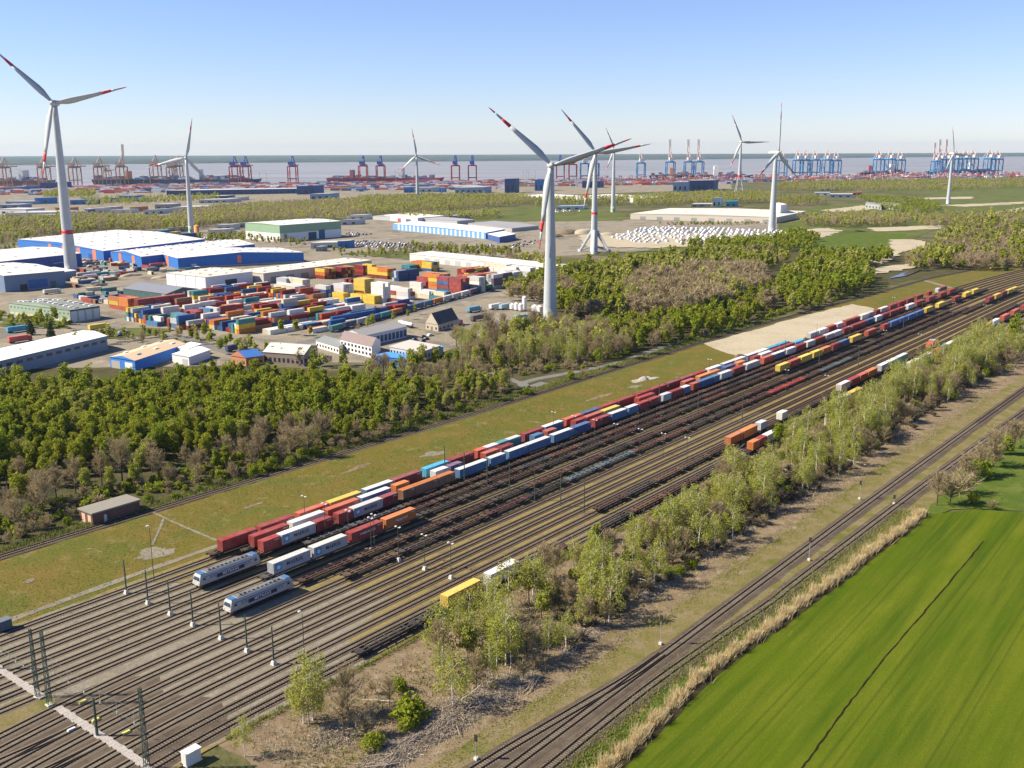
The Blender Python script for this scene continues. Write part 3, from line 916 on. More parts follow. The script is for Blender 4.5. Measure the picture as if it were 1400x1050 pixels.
TRAINS = {
    0: ('train nearest the grass strip', [(303.7, 352, 'red'), (356.3, 402.6, 'red'), (409.4, 450.5, 'ored'), (451.7, 495, 'yellow'), (500.9, 538.5, 'lblue'), (539.7, 577, 'dred'), (582.6, 614.9, 'cyan'), (616, 648.6, 'red'), (653.1, 664, 'ored'), (665, 682.3, 'white'), (682.8, 696, 'teal'), (696.4, 713, 'teal', 'white'), (717.5, 744.3, 'red'), (746, 771, 'lblue'), (774.6, 797.4, 'ored'), (798, 822, 'navy'), (822.6, 845, 'red'), (846, 869, 'red'), (871.5, 891, 'red'), (892, 912.6, 'red'), (914.3, 932, 'dred'), (933, 951, 'dred'), (951.6, 967.4, 'red'), (970.6, 987.1, 'white'), (990, 1005, 'lblue'), (1005.5, 1020, 'white'), (1023, 1037, 'lblue'), (1037.5, 1050.6, 'white'), (1051.7, 1065, 'cyan'), (1066, 1079.7, 'cyan'), (1108.6, 1120, 'grey'), (1121, 1132, 'white'), (1133.7, 1144, 'red'), (1145, 1154, 'white'), (1157, 1167, 'red'), (1167.5, 1176.6, 'red'), (1178.9, 1188, 'white'), (1188.5, 1196.6, 'grey'), (1198, 1204, 'red'), (1205, 1216, 'white'), (1217.7, 1229, 'red'), (1229.5, 1240, 'red'), (1241, 1253, 'red'), (1254, 1267, 'red'), (1269.7, 1275, 'red'), (1283, 1286, 'white'), (1286.5, 1297, 'red')]),
    1: ('second train from the grass', [(347, 395.7, 'red'), (399.7, 444.9, 'white', 'white'), (448, 492.3, 'ored'), (495, 535, 'lblue'), (541.4, 560.3, 'orange'), (595.4, 613.7, 'white'), (616, 633, 'purple'), (664, 683.4, 'ored'), (685.7, 702.9, 'red'), (731, 743.7, 'lblue', 'lblue'), (748.3, 762, 'ored'), (787, 802, 'red'), (803, 826, 'ored'), (826.6, 848.3, 'yellow'), (873.7, 896, 'red'), (936.6, 951.4, 'ored'), (957, 976.6, 'orange'), (977, 985.4, 'orange'), (992, 1006, 'navy'), (1009.4, 1019.7, 'orange'), (1031, 1040, 'red'), (1041.4, 1056, 'white'), (1057.4, 1072, 'red'), (1073, 1087, 'red'), (1088, 1100.5, 'cyan')]),
    2: ('third train from the grass', [(359.7, 383.7, 'red'), (384.9, 431.7, 'star'), (432.9, 455, 'red'), (462.6, 482.6, 'red'), (483.7, 524, 'star'), (525, 544.3, 'dred'), (551, 568, 'brown', 'orange'), (568.6, 600, 'brown', 'orange'), (600.6, 622.3, 'brown', 'orange'), (628.6, 670.3, 'lblue'), (671, 692, 'lblue'), (696, 722, 'lblue'), (722.6, 752.9, 'lblue'), (757.4, 784.3, 'lblue'), (785, 808.3, 'blue'), (813.4, 824, 'red'), (824.5, 833, 'dred'), (836.9, 857.7, 'lblue'), (860, 873.7, 'lblue'), (874.9, 889, 'red'), (890, 904, 'red'), (906.9, 918.3, 'grey', 'white'), (918.9, 934.9, 'red'), (935.5, 944.6, 'lblue'), (948, 956.6, 'ored'), (957, 976, 'blue', 'lblue'), (976.6, 984, 'lblue', 'lblue'), (986.6, 1002, 'grey', 'white'), (1003.7, 1019, 'red'), (1021.4, 1042, 'grey', 'white'), (1044.9, 1058.6, 'ored'), (1059, 1074.6, 'lblue'), (1076.3, 1088.9, 'grey', 'white'), (1089.5, 1102.6, 'red'), (1104.6, 1115.4, 'white'), (1116, 1129, 'red'), (1130, 1141, 'grey', 'white'), (1141.5, 1152, 'white'), (1154.3, 1165, 'red'), (1166, 1176, 'red'), (1176.6, 1185.5, 'red'), (1186, 1196.6, 'blue'), (1198.9, 1207, 'white'), (1207.5, 1216.6, 'red'), (1218, 1228, 'red'), (1228.5, 1240, 'red'), (1242, 1251.4, 'white'), (1253.7, 1269.7, 'red'), (1270.5, 1285.7, 'red'), (1286.5, 1298, 'red'), (1299, 1313, 'red')]),  # grey under a white roof: white container, side shade put into the colour
    5: ('train behind the two locomotives', [(373.4, 424.3, 'star'), (428.9, 475, 'star'), (480.3, 523.7, 'red'), (527.7, 568.9, 'orange')]),
    55: ('train led by a yellow container', [(1066.6, 1080, 'yellow'), (1081, 1095, 'ored'), (1096, 1110.9, 'yellow'), (1113, 1125, 'yellow'), (1126, 1137, 'orange'), (1139.4, 1149.7, 'red'), (1150, 1162, 'navy', 'lblue'), (1165.7, 1184, 'yellow'), (1187.4, 1208, 'ored'), (1209, 1217, 'red'), (1219, 1230, 'blue'), (1231, 1242, 'blue'), (1243, 1253, 'blue'), (1254, 1264.6, 'blue'), (1266.9, 1282, 'yellow'), (1284, 1301.7, 'yellow'), (1306, 1320, 'red'), (1320.6, 1331, 'yellow'), (1331.5, 1341.7, 'yellow')]),
    9: ('short yellow and red train', [(1352.6, 1360, 'red'), (1362, 1370, 'yellow'), (1370.6, 1378, 'red'), (1379, 1386, 'yellow'), (1386.5, 1392.5, 'yellow')]),
    13: ('scattered train beside the birches', [(999, 1017, 'orange'), (1017.6, 1036, 'orange'), (1040.5, 1048.5, 'grey', 'white'), (1069.5, 1077, 'white'), (1150.5, 1163, 'white'), (1164, 1176, 'red'), (1177, 1187, 'ored'), (1188, 1200, 'orange'), (1205.5, 1216, 'grey', 'white'), (1217, 1228, 'teal', 'white'), (1229, 1242, 'teal', 'white')]),  # grey body with white roof: shade painted into a white container's sides
    15: ('train half hidden by birches', [(612, 658, 'yellow'), (671, 710, 'white'), (1030, 1039.5, 'orange'), (1040, 1049, 'red'), (1049.5, 1062, 'white'), (1149, 1163, 'white'), (1163.5, 1180, 'yellow'), (1246, 1262, 'white'), (1263, 1281, 'white'), (1283, 1290, 'ored'), (1291, 1297, 'teal'), (1298, 1307, 'white'), (1307.5, 1320, 'white'), (1340, 1348, 'ored'), (1348.5, 1357, 'orange'), (1359, 1372, 'white'), (1373, 1386, 'ored'), (1387, 1400, 'ored'), (1401, 1416, 'red')]),
}
ZTOP = 0.52 + ZW + 2.86
CMK = lambda L: min(CM, key=lambda q: abs(q - L))
M['mark'] = plain('faded_white_marking', (0.55, 0.52, 0.48), 0.7)
star_list = []
mk = MB()
mk.box(-2.2, -.5, -1.262, -1.252, 2.2, 2.45)
MARK = mk.mesh('code_marking')
occupied = {k: [] for k in range(16)}
for key, (tname, cl) in TRAINS.items():
    i = 5 if key == 55 else key
    for k, c in enumerate(cl):
        s0, s1 = s_at(i, c[0], ZTOP), s_at(i, c[1], ZTOP)
        p, rz = tframe(i, s0)
        L = min(14.5, max(5.5, s1 - s0 - 0.1))
        colr = c[2]
        if colr == 'star': cname, roofc, word = 'grey', 'white', 'white lettered container'  # white containers; the grey body colour stands for their shaded sides
        else: cname, roofc, word = colr, (c[3] if len(c) > 3 else ROOFC.get(colr)), CWORD[colr] + ' container'  # grey under a white roof is a white container with shade-coloured sides
        size = 'short' if L < 8 else 'long'
        o = container(L, cname, (p.x, p.y, 0.52 + ZW + 0.02), rz, f'{size} {word}, {ORDN(k + 1)} from near end of the {tname}', 'containers on the trains', roofc)
        if colr == 'star': star_list.append((o, L))
        if key in (0, 2) and colr in ('red', 'orange') and k in (0, 9): pass
        occupied[i].append((s0, s1))
        if s0 < 330 and colr != 'star': link('code_marking', MARK, M['mark'], o, (CMK(L), 0, 0))
        if key == 5 and k in (2, 3): star_list.append((o, -L))

# wagons under the containers and strings of empty ones
TR_SHORT = {0: 'first', 1: 'second', 2: 'third', 3: 'fourth', 4: 'fifth', 5: 'sixth', 7: 'eighth', 8: 'ninth', 9: 'tenth', 13: 'fourteenth', 15: 'last'}
WSTR = {0: [(147.0, 735)], 1: [(154, 760)], 2: [(153, 800)], 3: [(168, 690)], 4: [(160, 700)], 5: [(146, 820)], 7: [(150.5, 700)], 8: [(160, 720)], 9: [(700, 830)], 13: [(240, 560), (640, 760)], 15: [(134, 205), (226, 300), (322, 470), (500, 720)]}
for i, runs in WSTR.items():
    k = 0
    for a, b in runs:
        s = a
        while s < b:
            L = WL if i in (0, 1, 2, 5, 15) else random.choice([19.6, 19.6, 17.5, 21.5])
            mid = s + L / 2
            loaded = any(c0 < s + L - 1 and c1 > s + 1 for c0, c1 in occupied[i])
            k += 1
            nm = 'loaded_wagon' if loaded else 'flat_wagon'
            colr = jitter_col(random.choice(WCOL[:6] if i not in (4,) else WCOL), 0.25)
            if i == 8 and k in (6, 7, 17, 18): colr = (0.10, 0.13, 0.14)
            if i == 8 and k in (14, 15): colr = (0.36, 0.05, 0.05)
            if i in (3, 5) and s < 190: colr = (0.07, 0.07, 0.07)
            wagon(i, s, L - 0.5, colr, nm, f'{"loaded flat" if loaded else "empty rusty flat"} wagon, {ORDN(k)} from near end of the {TR_SHORT[i]} yard track', 'wagons carrying containers' if loaded else 'empty flat wagons', detail=s < 230)
            s += L

# lettering and star emblems on the pale containers
def text_part(body, size, loc, parent, mat, rot=(PI / 2, 0, 0), name='lettering', align='CENTER', space=1.0):
    cu = bpy.data.curves.new(name, 'FONT')
    cu.body = body
    cu.size = size
    cu.align_x = align
    cu.align_y = 'CENTER'
    cu.space_character = space
    cu.resolution_u = 2
    cu.offset = 0.02
    cu.materials.append(mat)
    key = (body, size, space, mat.name)
    if key not in TEXTS:
        tmp = bpy.data.objects.new('tmp_text', cu)
        COL.objects.link(tmp)
        dg = bpy.context.evaluated_depsgraph_get()
        dg.update()
        TEXTS[key] = bpy.data.meshes.new_from_object(tmp.evaluated_get(dg))
        TEXTS[key].materials.clear()
        TEXTS[key].materials.append(mat)
        bpy.data.objects.remove(tmp)
    o = bpy.data.objects.new(name, TEXTS[key])
    COL.objects.link(o)
    o.parent = parent
    o.location = loc
    o.rotation_euler = rot
    return o


TEXTS = {}
M['ink'] = plain('dark_lettering', (0.02, 0.05, 0.09), 0.6, var=0.1)
M['ink_white'] = plain('white_lettering', (0.75, 0.75, 0.73), 0.6, var=0.1)
M['emblem'] = plain('sky_blue_panel', (0.05, 0.30, 0.55), 0.6, var=0.1)
for o, L in star_list:
    if L > 0:
        e = MB().box(0.7, 2.7, -1.262, -1.245, 0.5, 2.5).obj('emblem_panel', M['emblem'], o)
        V, F = [(1.7, -1.275, 1.45)], []
        for k in range(14):
            r = 0.8 if k % 2 == 0 else 0.35
            V.append((1.7 + r * math.sin(k * PI / 7), -1.275, 1.45 + r * math.cos(k * PI / 7)))
        for k in range(7):
            F.append((0, 1 + (2 * k - 1) % 14, 1 + 2 * k, 1 + (2 * k + 1) % 14))
        link('star', np_mesh('star', V, F), M['ink_white'], e)
        text_part('MAERSK', 1.35, (7.0, -1.262, 1.5), o, M['ink'], space=1.15)
    else:
        if o['label'].startswith('long orange'): text_part('Hapag-Lloyd', 0.95, (6.3, -1.262, 1.5), o, M['ink_white'])
        else: text_part('HAMBURG SÜD', 0.85, (6.3, -1.262, 1.6), o, M['ink_white'])


# ---- electric locomotives
def loco(i, s, label):
    p, rz = tframe(i, s)
    r = empty('electric_locomotive', (p.x, p.y, 0.52), rz)
    tag(r, label, 'locomotive', 'electric locomotives')
    Lc = 18.9
    silver, blue, dk = (0.42, 0.41, 0.385), (0.05, 0.15, 0.30), (0.025, 0.03, 0.07)
    body = MB()
    prof = [(-1.49, 1.05), (-1.49, 3.1), (-1.2, 3.75), (1.2, 3.75), (1.49, 3.1), (1.49, 1.05)]
    xs = [(0.0, 0.95, 0.0), (0.25, 1.0, 0.0), (2.1, 1.0, 0.0), (Lc - 2.1, 1.0, 0.0), (Lc - 0.25, 1.0, 0.0), (Lc, 0.95, 0.0)]

    def section(x, k=1.0):
        out = []
        for y, z in prof:
            xx = x
            if z > 2.2:
                sl = (z - 2.2) * 0.55
                if x < 1: xx = x + sl
                elif x > Lc - 1: xx = x - sl
            out.append((xx, y * k, z))
        return out
    V = []
    for x, k, _ in xs: V += section(x, k)
    F = []
    for a in range(len(xs) - 1):
        for b in range(6):
            F.append((a * 6 + b, a * 6 + (b + 1) % 6, (a + 1) * 6 + (b + 1) % 6, (a + 1) * 6 + b))
    F += [(0, 5, 4, 1), (1, 4, 3, 2)]
    e = (len(xs) - 1) * 6
    F += [(e + 1, e + 4, e + 5, e), (e + 2, e + 3, e + 4, e + 1)]
    body.add(V, F)
    body.obj('body', M['paint'], r, color=silver)
    for x0, x1 in ((0.22, 1.02), (Lc - 1.02, Lc - 0.22)):
        a, b = (x0 - 0.2, x0 + 0.42) if x0 < 5 else (x1 + 0.2, x1 - 0.42)
        MB().add([(a + 0.06 if x0 < 5 else a - 0.06, -1.15, 2.35), (a + 0.06 if x0 < 5 else a - 0.06, 1.15, 2.35), (b, 1.0, 3.3), (b, -1.0, 3.3)], [(0, 1, 2, 3)]).obj('windscreen', M['glass'], r)
    for sgn in (-1, 1):
        y = sgn * 1.5
        MB().box(1.3, Lc - 1.3, min(y, y + sgn * 0.012), max(y, y + sgn * 0.012), 2.85, 3.08).obj('blue_stripe', M['clean'], r, color=blue)
        MB().box(5.2, Lc - 5.2, min(y, y + sgn * 0.013), max(y, y + sgn * 0.013), 1.6, 2.6).obj('side_panel', M['clean'], r, color=dk)
        for gx in (3.2, 4.2, Lc - 5.0, Lc - 4.0): MB().box(gx, gx + 0.75, min(y, y + sgn * 0.02), max(y, y + sgn * 0.02), 2.05, 2.7).obj('air_grille', M['clean'], r, color=(.22, .23, .24))
        for hx in (0.9, 2.15, Lc - 2.2, Lc - 0.95): MB().beam((hx, y + sgn * 0.05, 1.1), (hx, y + sgn * 0.05, 2.6), 0.05).obj('handrail', M['galv'], r)
        for x in (1.2, Lc - 2.0):
            MB().box(x, x + 0.75, min(y, y + sgn * 0.014), max(y, y + sgn * 0.014), 2.15, 2.7).obj('cab_window', M['glass'], r)
    text_part('METRANS', 0.95, (Lc / 2, -1.522, 2.1), r, M['ink_white'], space=1.25)
    for x0, x1 in ((0.8, 2.3), (Lc - 2.3, Lc - 0.8)):
        MB().box(x0, x1, -1.1, 1.1, 3.752, 3.85).obj('cab_roof', M['clean'], r, color=blue)
    rf = MB()
    rf.box(2.6, Lc - 2.6, -0.95, 0.95, 3.752, 3.9)
    for x in np.arange(3.4, Lc - 3.2, 1.25):
        rf.box(x, x + 0.75, -0.55, 0.55, 3.9, 4.1 + 0.1 * random.random())
    rf.obj('roof_equipment', M['paint'], r, color=(.16, .165, .16))
    for x in (3.6, Lc - 5.4):
        pg = MB()
        pg.beam((x, -0.6, 4.15), (x + 1.8, -0.5, 4.25), 0.06)
        pg.beam((x, 0.6, 4.15), (x + 1.8, 0.5, 4.25), 0.06)
        pg.beam((x + 0.2, -0.9, 4.3), (x + 0.2, 0.9, 4.3), 0.08)
        pg.obj('pantograph', M['black'], r)
    for x in (3.6, Lc - 3.6):
        b = MB().box(x - 2.1, x + 2.1, -1.2, 1.2, 0.45, 1.0).obj('bogie', M['black'], r)
    MB().box(6.5, Lc - 6.5, -1.2, 1.2, 0.35, 1.04).obj('transformer_box', M['black'], r)
    for x in (-0.45, Lc + 0.02):
        for y in (-0.88, 0.88): MB().tube([(x, y, 1.05), (x + 0.43, y, 1.05)], [0.2, 0.14] if x < 1 else [0.14, 0.2], 8).obj('buffer', M['black'], r)
    for x in (-0.02, Lc - 0.0):
        for y in (-1.05, 0.85): MB().box(x, x + 0.03, y, y + 0.2, 1.5, 1.7).obj('headlight', M['ink_white'], r)
    return r


loco(3, s_at(3, 272.5, 4.1) - 0.4, 'silver and blue electric locomotive farther from camera, beside the red container ends')
loco(7, s_at(7, 315, 4.1) - 0.4, 'silver and blue electric locomotive nearer the lower track fan')


def shunter(i, x):
    s = s_at(i, x, 3.0)
    p, rz = tframe(i, s)
    r = empty('shunting_locomotive', (p.x, p.y, 0.52), rz)
    tag(r, 'red shunting locomotive with grey cab roof on the empty tracks', 'locomotive')
    MB().box(0, 5.5, -1.1, 1.1, 1.2, 3.1).obj('front_hood', M['paint'], r, color=(0.7, 0.06, 0.04))
    MB().box(8.2, 14, -1.1, 1.1, 1.2, 2.9).obj('rear_hood', M['paint'], r, color=(0.55, 0.05, 0.04))
    c = MB().box(5.5, 8.2, -1.45, 1.45, 1.2, 4.1).obj('cab', M['paint'], r, color=(0.6, 0.06, 0.04))
    MB().box(5.7, 8.0, -1.47, 1.47, 2.9, 3.7).obj('cab_windows', M['glass'], c)
    MB().box(5.2, 9.6, -1.5, 1.5, 4.1, 4.22).obj('roof', M['building'], r, color=(0.35, 0.4, 0.46))
    MB().box(-0.4, 14.4, -1.4, 1.4, 0.95, 1.2).obj('frame', M['black'], r)
    for x_ in (3, 11):
        b = MB().box(x_ - 1.7, x_ + 1.7, -1.1, 1.1, 0.45, 0.95).obj('bogie', M['black'], r)


shunter(13, 1272)

# ------------------------------------------------------------------ wind turbines
def blade_mesh(R, r0, r1, n=8, name='blade'):
    """one stretch of a blade from r0 to r1 (fractions of R), root along +Z, flat side to -Y"""
    V, F = [], []
    rr = np.linspace(r0, r1, n)
    for r in rr:
        if r < 0.2: ch = 0.036 + (0.085 - 0.036) * max(0, (r - 0.04) / 0.16)
        else: ch = 0.085 * (1 - (r - 0.2) / 0.83) + 0.006
        th = max(0.008, 0.036 * (1 - r * 1.1)) if r > 0.06 else 0.034
        tw = math.radians(22 * max(0, 1 - r / 0.75))
        if r >= 0.995: ch *= 0.4
        c, h = ch * R, th * R / 2 + 0.05
        pts = [(-0.3 * c, 0), (-0.15 * c, h), (0.15 * c, h), (0.7 * c, 0.02), (0.15 * c, -h * 0.7), (-0.15 * c, -h)]
        for x, y in pts:
            V.append((x * math.cos(tw) - y * math.sin(tw), x * math.sin(tw) + y * math.cos(tw), r * R))
    for i in range(n - 1):
        for k in range(6):
            F.append((i * 6 + k, i * 6 + (k + 1) % 6, (i + 1) * 6 + (k + 1) % 6, (i + 1) * 6 + k))
    e = (n - 1) * 6
    F += [(0, 5, 2, 1), (2, 5, 4, 3), (e, e + 1, e + 2, e + 5), (e + 2, e + 3, e + 4, e + 5)]
    return np_mesh(name, V, F, True)


M['turbine'] = plain('turbine_white', (0.43, 0.45, 0.455), 0.45, 0, 0.08, 6)
M['band_red'] = plain('signal_red', (0.55, 0.03, 0.035), 0.5, 0, 0.1, 2)
M['base_green'] = plain('pale_green_paint', (0.33, 0.42, 0.28), 0.6, 0, 0.1, 3)


def turbine(label, base, hub, R, angles, yaw=0.0, rb=None, band=None, feet=None, green=False, redtips=2, sq=1.0):
    b = at(*base)
    lo, hi = 20.0, 260.0
    for _ in range(40):
        m = (lo + hi) / 2
        if proj((b.x, b.y, m))[1] > hub[1]: lo = m
        else: hi = m
    H = lo
    root = empty('wind_turbine', (b.x, b.y, 0))
    tag(root, label, 'wind turbine', 'wind turbines over the port')
    rb = rb or R * 0.062
    rt = rb * 0.42
    z0 = 0.0
    if feet == 'tripod':
        z0 = 16.0
        for k in range(3):
            a = 0.4 + k * 2 * PI / 3
            MB().tube([(18 * math.cos(a), 18 * math.sin(a), 0), (rb * 0.4 * math.cos(a), rb * 0.4 * math.sin(a), 24)], [1.5, 1.8], 8).obj('tripod_leg', M['turbine'], root, True)
            MB().tube([(18 * math.cos(a), 18 * math.sin(a), 1.2), (0, 0, 7)], [0.9, 1.2], 8).obj('tripod_brace', M['turbine'], root, True)
            MB().tube([(18 * math.cos(a), 18 * math.sin(a), -0.5), (18 * math.cos(a), 18 * math.sin(a), 2.5)], [2.2, 2.2], 8).obj('pile_sleeve', M['turbine'], root, True)
        z0 = 0.5
    if feet == 'lattice':
        z0 = 38.0
        c = [(x, y) for x in (-1, 1) for y in (-1, 1)]
        for x, y in c: MB().tube([(x * 9, y * 9, 0), (x * 3.2, y * 3.2, z0)], [0.9, 0.7], 6).obj('lattice_leg', M['turbine'], root)
        for zz in (4, 15, 26):
            w0, w1 = 9 - 5.8 * zz / z0, 9 - 5.8 * (zz + 10) / z0
            for (x, y), (x2, y2) in (((-1, -1), (1, -1)), ((1, -1), (1, 1)), ((1, 1), (-1, 1)), ((-1, 1), (-1, -1))):
                MB().beam((x * w0, y * w0, zz), (x2 * w1, y2 * w1, zz + 10), 0.6).obj('lattice_brace', M['turbine'], root)
    def tower(za, zb, mat, name, parent, grow=1.0):
        f = lambda z: (rb + (rt - rb) * (z - z0) / (H - z0)) * grow
        n = max(3, int((zb - za) / 8))
        zs = np.linspace(za, zb, n)
        return MB().tube([(0, 0, z) for z in zs], [f(z) for z in zs], 18).obj(name, mat, parent, True)
    tw = tower(z0, H - 1.5, M['turbine'], 'tower', root)
    if band is not None: tower(band, band + max(2.2, H * 0.025), M['band_red'], 'red_band', tw, 1.012)
    if feet == 'lattice': tower(z0, z0 + 7, M['band_red'], 'red_band', tw, 1.012)
    if green: tower(z0, z0 + H * 0.09, M['base_green'], 'green_base', tw, 1.012)
    if feet is None:
        MB().box(-0.6, 0.6, -rb - 0.06, -rb + 0.3, 1.0, 3.4).obj('tower_door', M['mast'], tw)
    nac = empty('nacelle_mount', (0, 0, H), yaw, root)
    r_n = R * 0.045
    nl = R * 0.17
    nb = MB().tube([(0, -r_n * 1.2, 0), (0, -r_n * 0.3, 0), (0, nl * 0.6, 0), (0, nl, 0)], [r_n * 0.85, r_n, r_n * 0.95, r_n * 0.5], 10).obj('nacelle', M['turbine'], root, True, loc=(0, 0, H), rz=yaw)
    bpy.data.objects.remove(nac)
    hubo = MB().tube([(0, -0.5, 0), (0, -0.2, 0), (0, r_n * 0.5, 0), (0, r_n, 0)], [0.2, r_n * 0.6, r_n * 0.9, r_n * 0.85], 10).obj('hub', M['turbine'], root, True, loc=(math.sin(yaw) * r_n * 2.1, -math.cos(yaw) * r_n * 2.1, H), rz=yaw)
    key = round(R)
    if key not in BLADES:
        if redtips == 2: cuts = [(0.03, 0.66, 'b'), (0.66, 0.79, 'r'), (0.79, 0.9, 'b'), (0.9, 1.0, 'r')]
        else: cuts = [(0.03, 0.7, 'b'), (0.7, 0.8, 'r'), (0.8, 1.0, 'b')]
        BLADES[key] = [(blade_mesh(R, a, b_, 9 if k == 0 else 4, 'blade'), w) for k, (a, b_, w) in enumerate(cuts)]
        for me, w in BLADES[key]: me.materials.append(M['band_red'] if w == 'r' else M['turbine'])
    for ang in angles:
        first = None
        for me, w in BLADES[key]:
            if first is None:
                o = link('blade', me, None, root)
                o.location = (math.sin(yaw) * r_n * 1.5, -math.cos(yaw) * r_n * 1.5, H)
                o.rotation_euler = (Matrix.Rotation(yaw, 3, 'Z') @ Matrix.Rotation(PI / 2 - math.radians(ang), 3, 'Y')).to_euler()
                first = o
            else:
                link('red_band' if w == 'r' else 'blade_section', me, None, first)
    return root


BLADES = {}
turbine('tall white turbine in front of the blue halls, red band low on its tower', (97.5, 371), (72, 141), 66, (12, 135, 257), yaw=0.1, rb=5.6, band=34)
turbine('white turbine rising behind the halls, left of the green and white hall', (262, 318), (254, 216), 53, (77, 194, 314), yaw=0.15, rb=4.2, green=True, redtips=1)
turbine('white turbine over the brown tree belt, before the red ship', (571, 272), (570, 213), 60.5, (98, 222, 340), yaw=-0.2, rb=4.2)
turbine('large white turbine in front of the middle wood, two red bands per blade', (752, 437), (754, 226), 52.4, (18, 138, 262), yaw=0.05, rb=4.6)
turbine('white turbine standing on a three legged steel foot', (812, 345), (812, 209), 59, (9, 130, 258), yaw=0.05, rb=4.1, band=40, feet='tripod', redtips=1)
turbine('thin white turbine behind the tripod turbine', (838, 290), (840, 205), 41, (113, 10, 248), yaw=0.1, rb=4.2, green=True)
turbine('white turbine on a lattice foot before the blue ship', (1010, 264), (1013, 194), 71, (113, 0, 247), yaw=0.1, rb=4.6, feet='lattice')
turbine('white turbine with an upright blade beside the long pale hall', (1055, 318), (1055, 209), 63, (90, 212, 328), yaw=0.8, rb=5.0)
turbine('leaning looking white turbine in the far right meadows', (1296, 279), (1301, 210), 52.8, (103, -4, 238), yaw=0.5, rb=3.9)

# ------------------------------------------------------------------ trees
def leaf_cloud(lobes, n, size, up=0.35, shell=0.75):
    """n leaf sprays spread through a set of ellipsoid lobes (x, y, z, rx, ry, rz)"""
    lobes = np.array(lobes, dtype=float)
    w = lobes[:, 3] * lobes[:, 4] * lobes[:, 5]
    pick = rng.choice(len(lobes), n, p=w / w.sum())
    L = lobes[pick]
    d = rng.normal(size=(n, 3))
    d /= np.linalg.norm(d, axis=1)[:, None]
    r = rng.random(n) ** (1.0 / (3.0 + 5 * shell))
    P = L[:, :3] + d * L[:, 3:6] * r[:, None] * (1 + rng.normal(0, 0.06, n))[:, None]
    nn = d * 0.9 + rng.normal(size=(n, 3)) * 0.75
    nn[:, 2] += up
    nn /= np.linalg.norm(nn, axis=1)[:, None]
    a = np.cross(nn, rng.normal(size=(n, 3)))
    a /= np.linalg.norm(a, axis=1)[:, None] + 1e-9
    b = np.cross(nn, a)
    s = size * (0.55 + 0.9 * rng.random(n))[:, None]
    k = (0.55 + 0.5 * rng.random(n))[:, None]
    V = np.stack([P - a * s, P - b * s * k, P + a * s * (0.7 + 0.5 * rng.random((n, 1))), P + b * s * k], axis=1)
    return V.reshape(-1, 3), np.arange(n * 4).reshape(n, 4)


def strip_quads(A, B, w0, w1):
    """thin tapering strips from points A to B"""
    A, B = np.asarray(A), np.asarray(B)
    d = B - A
    sd = np.cross(d, rng.normal(size=d.shape))
    sd /= np.linalg.norm(sd, axis=1)[:, None] + 1e-9
    w0, w1 = np.asarray(w0)[:, None], np.asarray(w1)[:, None]
    V = np.stack([A - sd * w0, A + sd * w0, B + sd * w1, B - sd * w1], axis=1)
    n = len(A)
    return V.reshape(-1, 3), np.arange(n * 4).reshape(n, 4)


def limbs(H, spread, n, r, lean=0.5, z0=0.3):
    mb = MB()
    tip = Vector((random.uniform(-.4, .4), random.uniform(-.4, .4), H * 0.72))
    mb.tube([(0, 0, -0.3), tuple(tip * 0.5), tuple(tip)], [r, r * 0.75, r * 0.35], 6, False)
    for k in range(n):
        u = z0 + (0.95 - z0) * (k + 0.5) / n
        a = k * 2.4 + random.uniform(-.4, .4)
        p = tip * u
        ln = spread * (1.05 - 0.5 * u) * random.uniform(0.7, 1.1)
        q = p + Vector((math.cos(a) * ln, math.sin(a) * ln, ln * random.uniform(0.5, 1.0)))
        mb.tube([tuple(p), tuple((p + q) / 2 + Vector((0, 0, 0.2))), tuple(q)], [r * 0.42 * (1.1 - u), r * 0.28, r * 0.1], 5, False)
    return mb


def leafy(H, Rc, seed, n, size, tall=0.62):
    random.seed(seed)
    lob = []
    nl = random.randint(9, 14)
    for k in range(nl):
        a = k * 2.4 + random.uniform(-0.5, 0.5)
        u = (k + 0.5) / nl
        z = H * (1 - tall) + H * tall * (0.15 + 0.75 * u)
        rr = Rc * (1.0 - 0.65 * abs(u - 0.35)) * random.uniform(0.35, 0.75)
        s = Rc * random.uniform(0.32, 0.55) * (1.1 - 0.35 * u)
        lob.append((math.cos(a) * rr, math.sin(a) * rr, z, s, s, s * random.uniform(0.7, 1.0)))
    lob.append((0, 0, H * 0.6, Rc * 0.55, Rc * 0.55, H * 0.28))
    return lob, n, size


def bare(H, Rc, n):
    """branches sweeping up and out, each carrying a spray of fine twigs"""
    A, B, w0, w1 = [], [], [], []
    nb = 24 + n // 150
    per = n // nb
    for k in range(nb):
        a = k * 2.4 + random.uniform(-.6, .6)
        u = (k + .5) / nb
        p = Vector((0, 0, H * (0.26 + 0.5 * u)))
        el = random.uniform(0.25, 0.8) + 0.55 * u
        L = Rc * random.uniform(0.6, 1.3) * (1.12 - 0.4 * u)
        d = Vector((math.cos(a) * math.cos(el), math.sin(a) * math.cos(el), math.sin(el)))
        mid = p + d * L * .55
        end = mid + (d + Vector((random.gauss(0, .3), random.gauss(0, .3), .35))).normalized() * L * .55
        for q0, q1, ww in ((p, mid, .085), (mid, end, .05)):
            for _ in range(2):
                A.append(q0); B.append(q1); w0.append(ww); w1.append(ww * .55)
        for j in range(per):
            v = random.uniform(.3, 1.05)
            base = p.lerp(mid, v / .55) if v < .55 else mid.lerp(end, (v - .55) / .5)
            dd = (d * .8 + Vector((random.gauss(0, .75), random.gauss(0, .75), random.gauss(.25, .6)))).normalized()
            A.append(base); B.append(base + dd * random.uniform(.35, 1.25) * (.5 + Rc / 7))
            w0.append(random.uniform(.024, .05)); w1.append(.012)
    return strip_quads(A, B, w0, w1)


TREES = {}


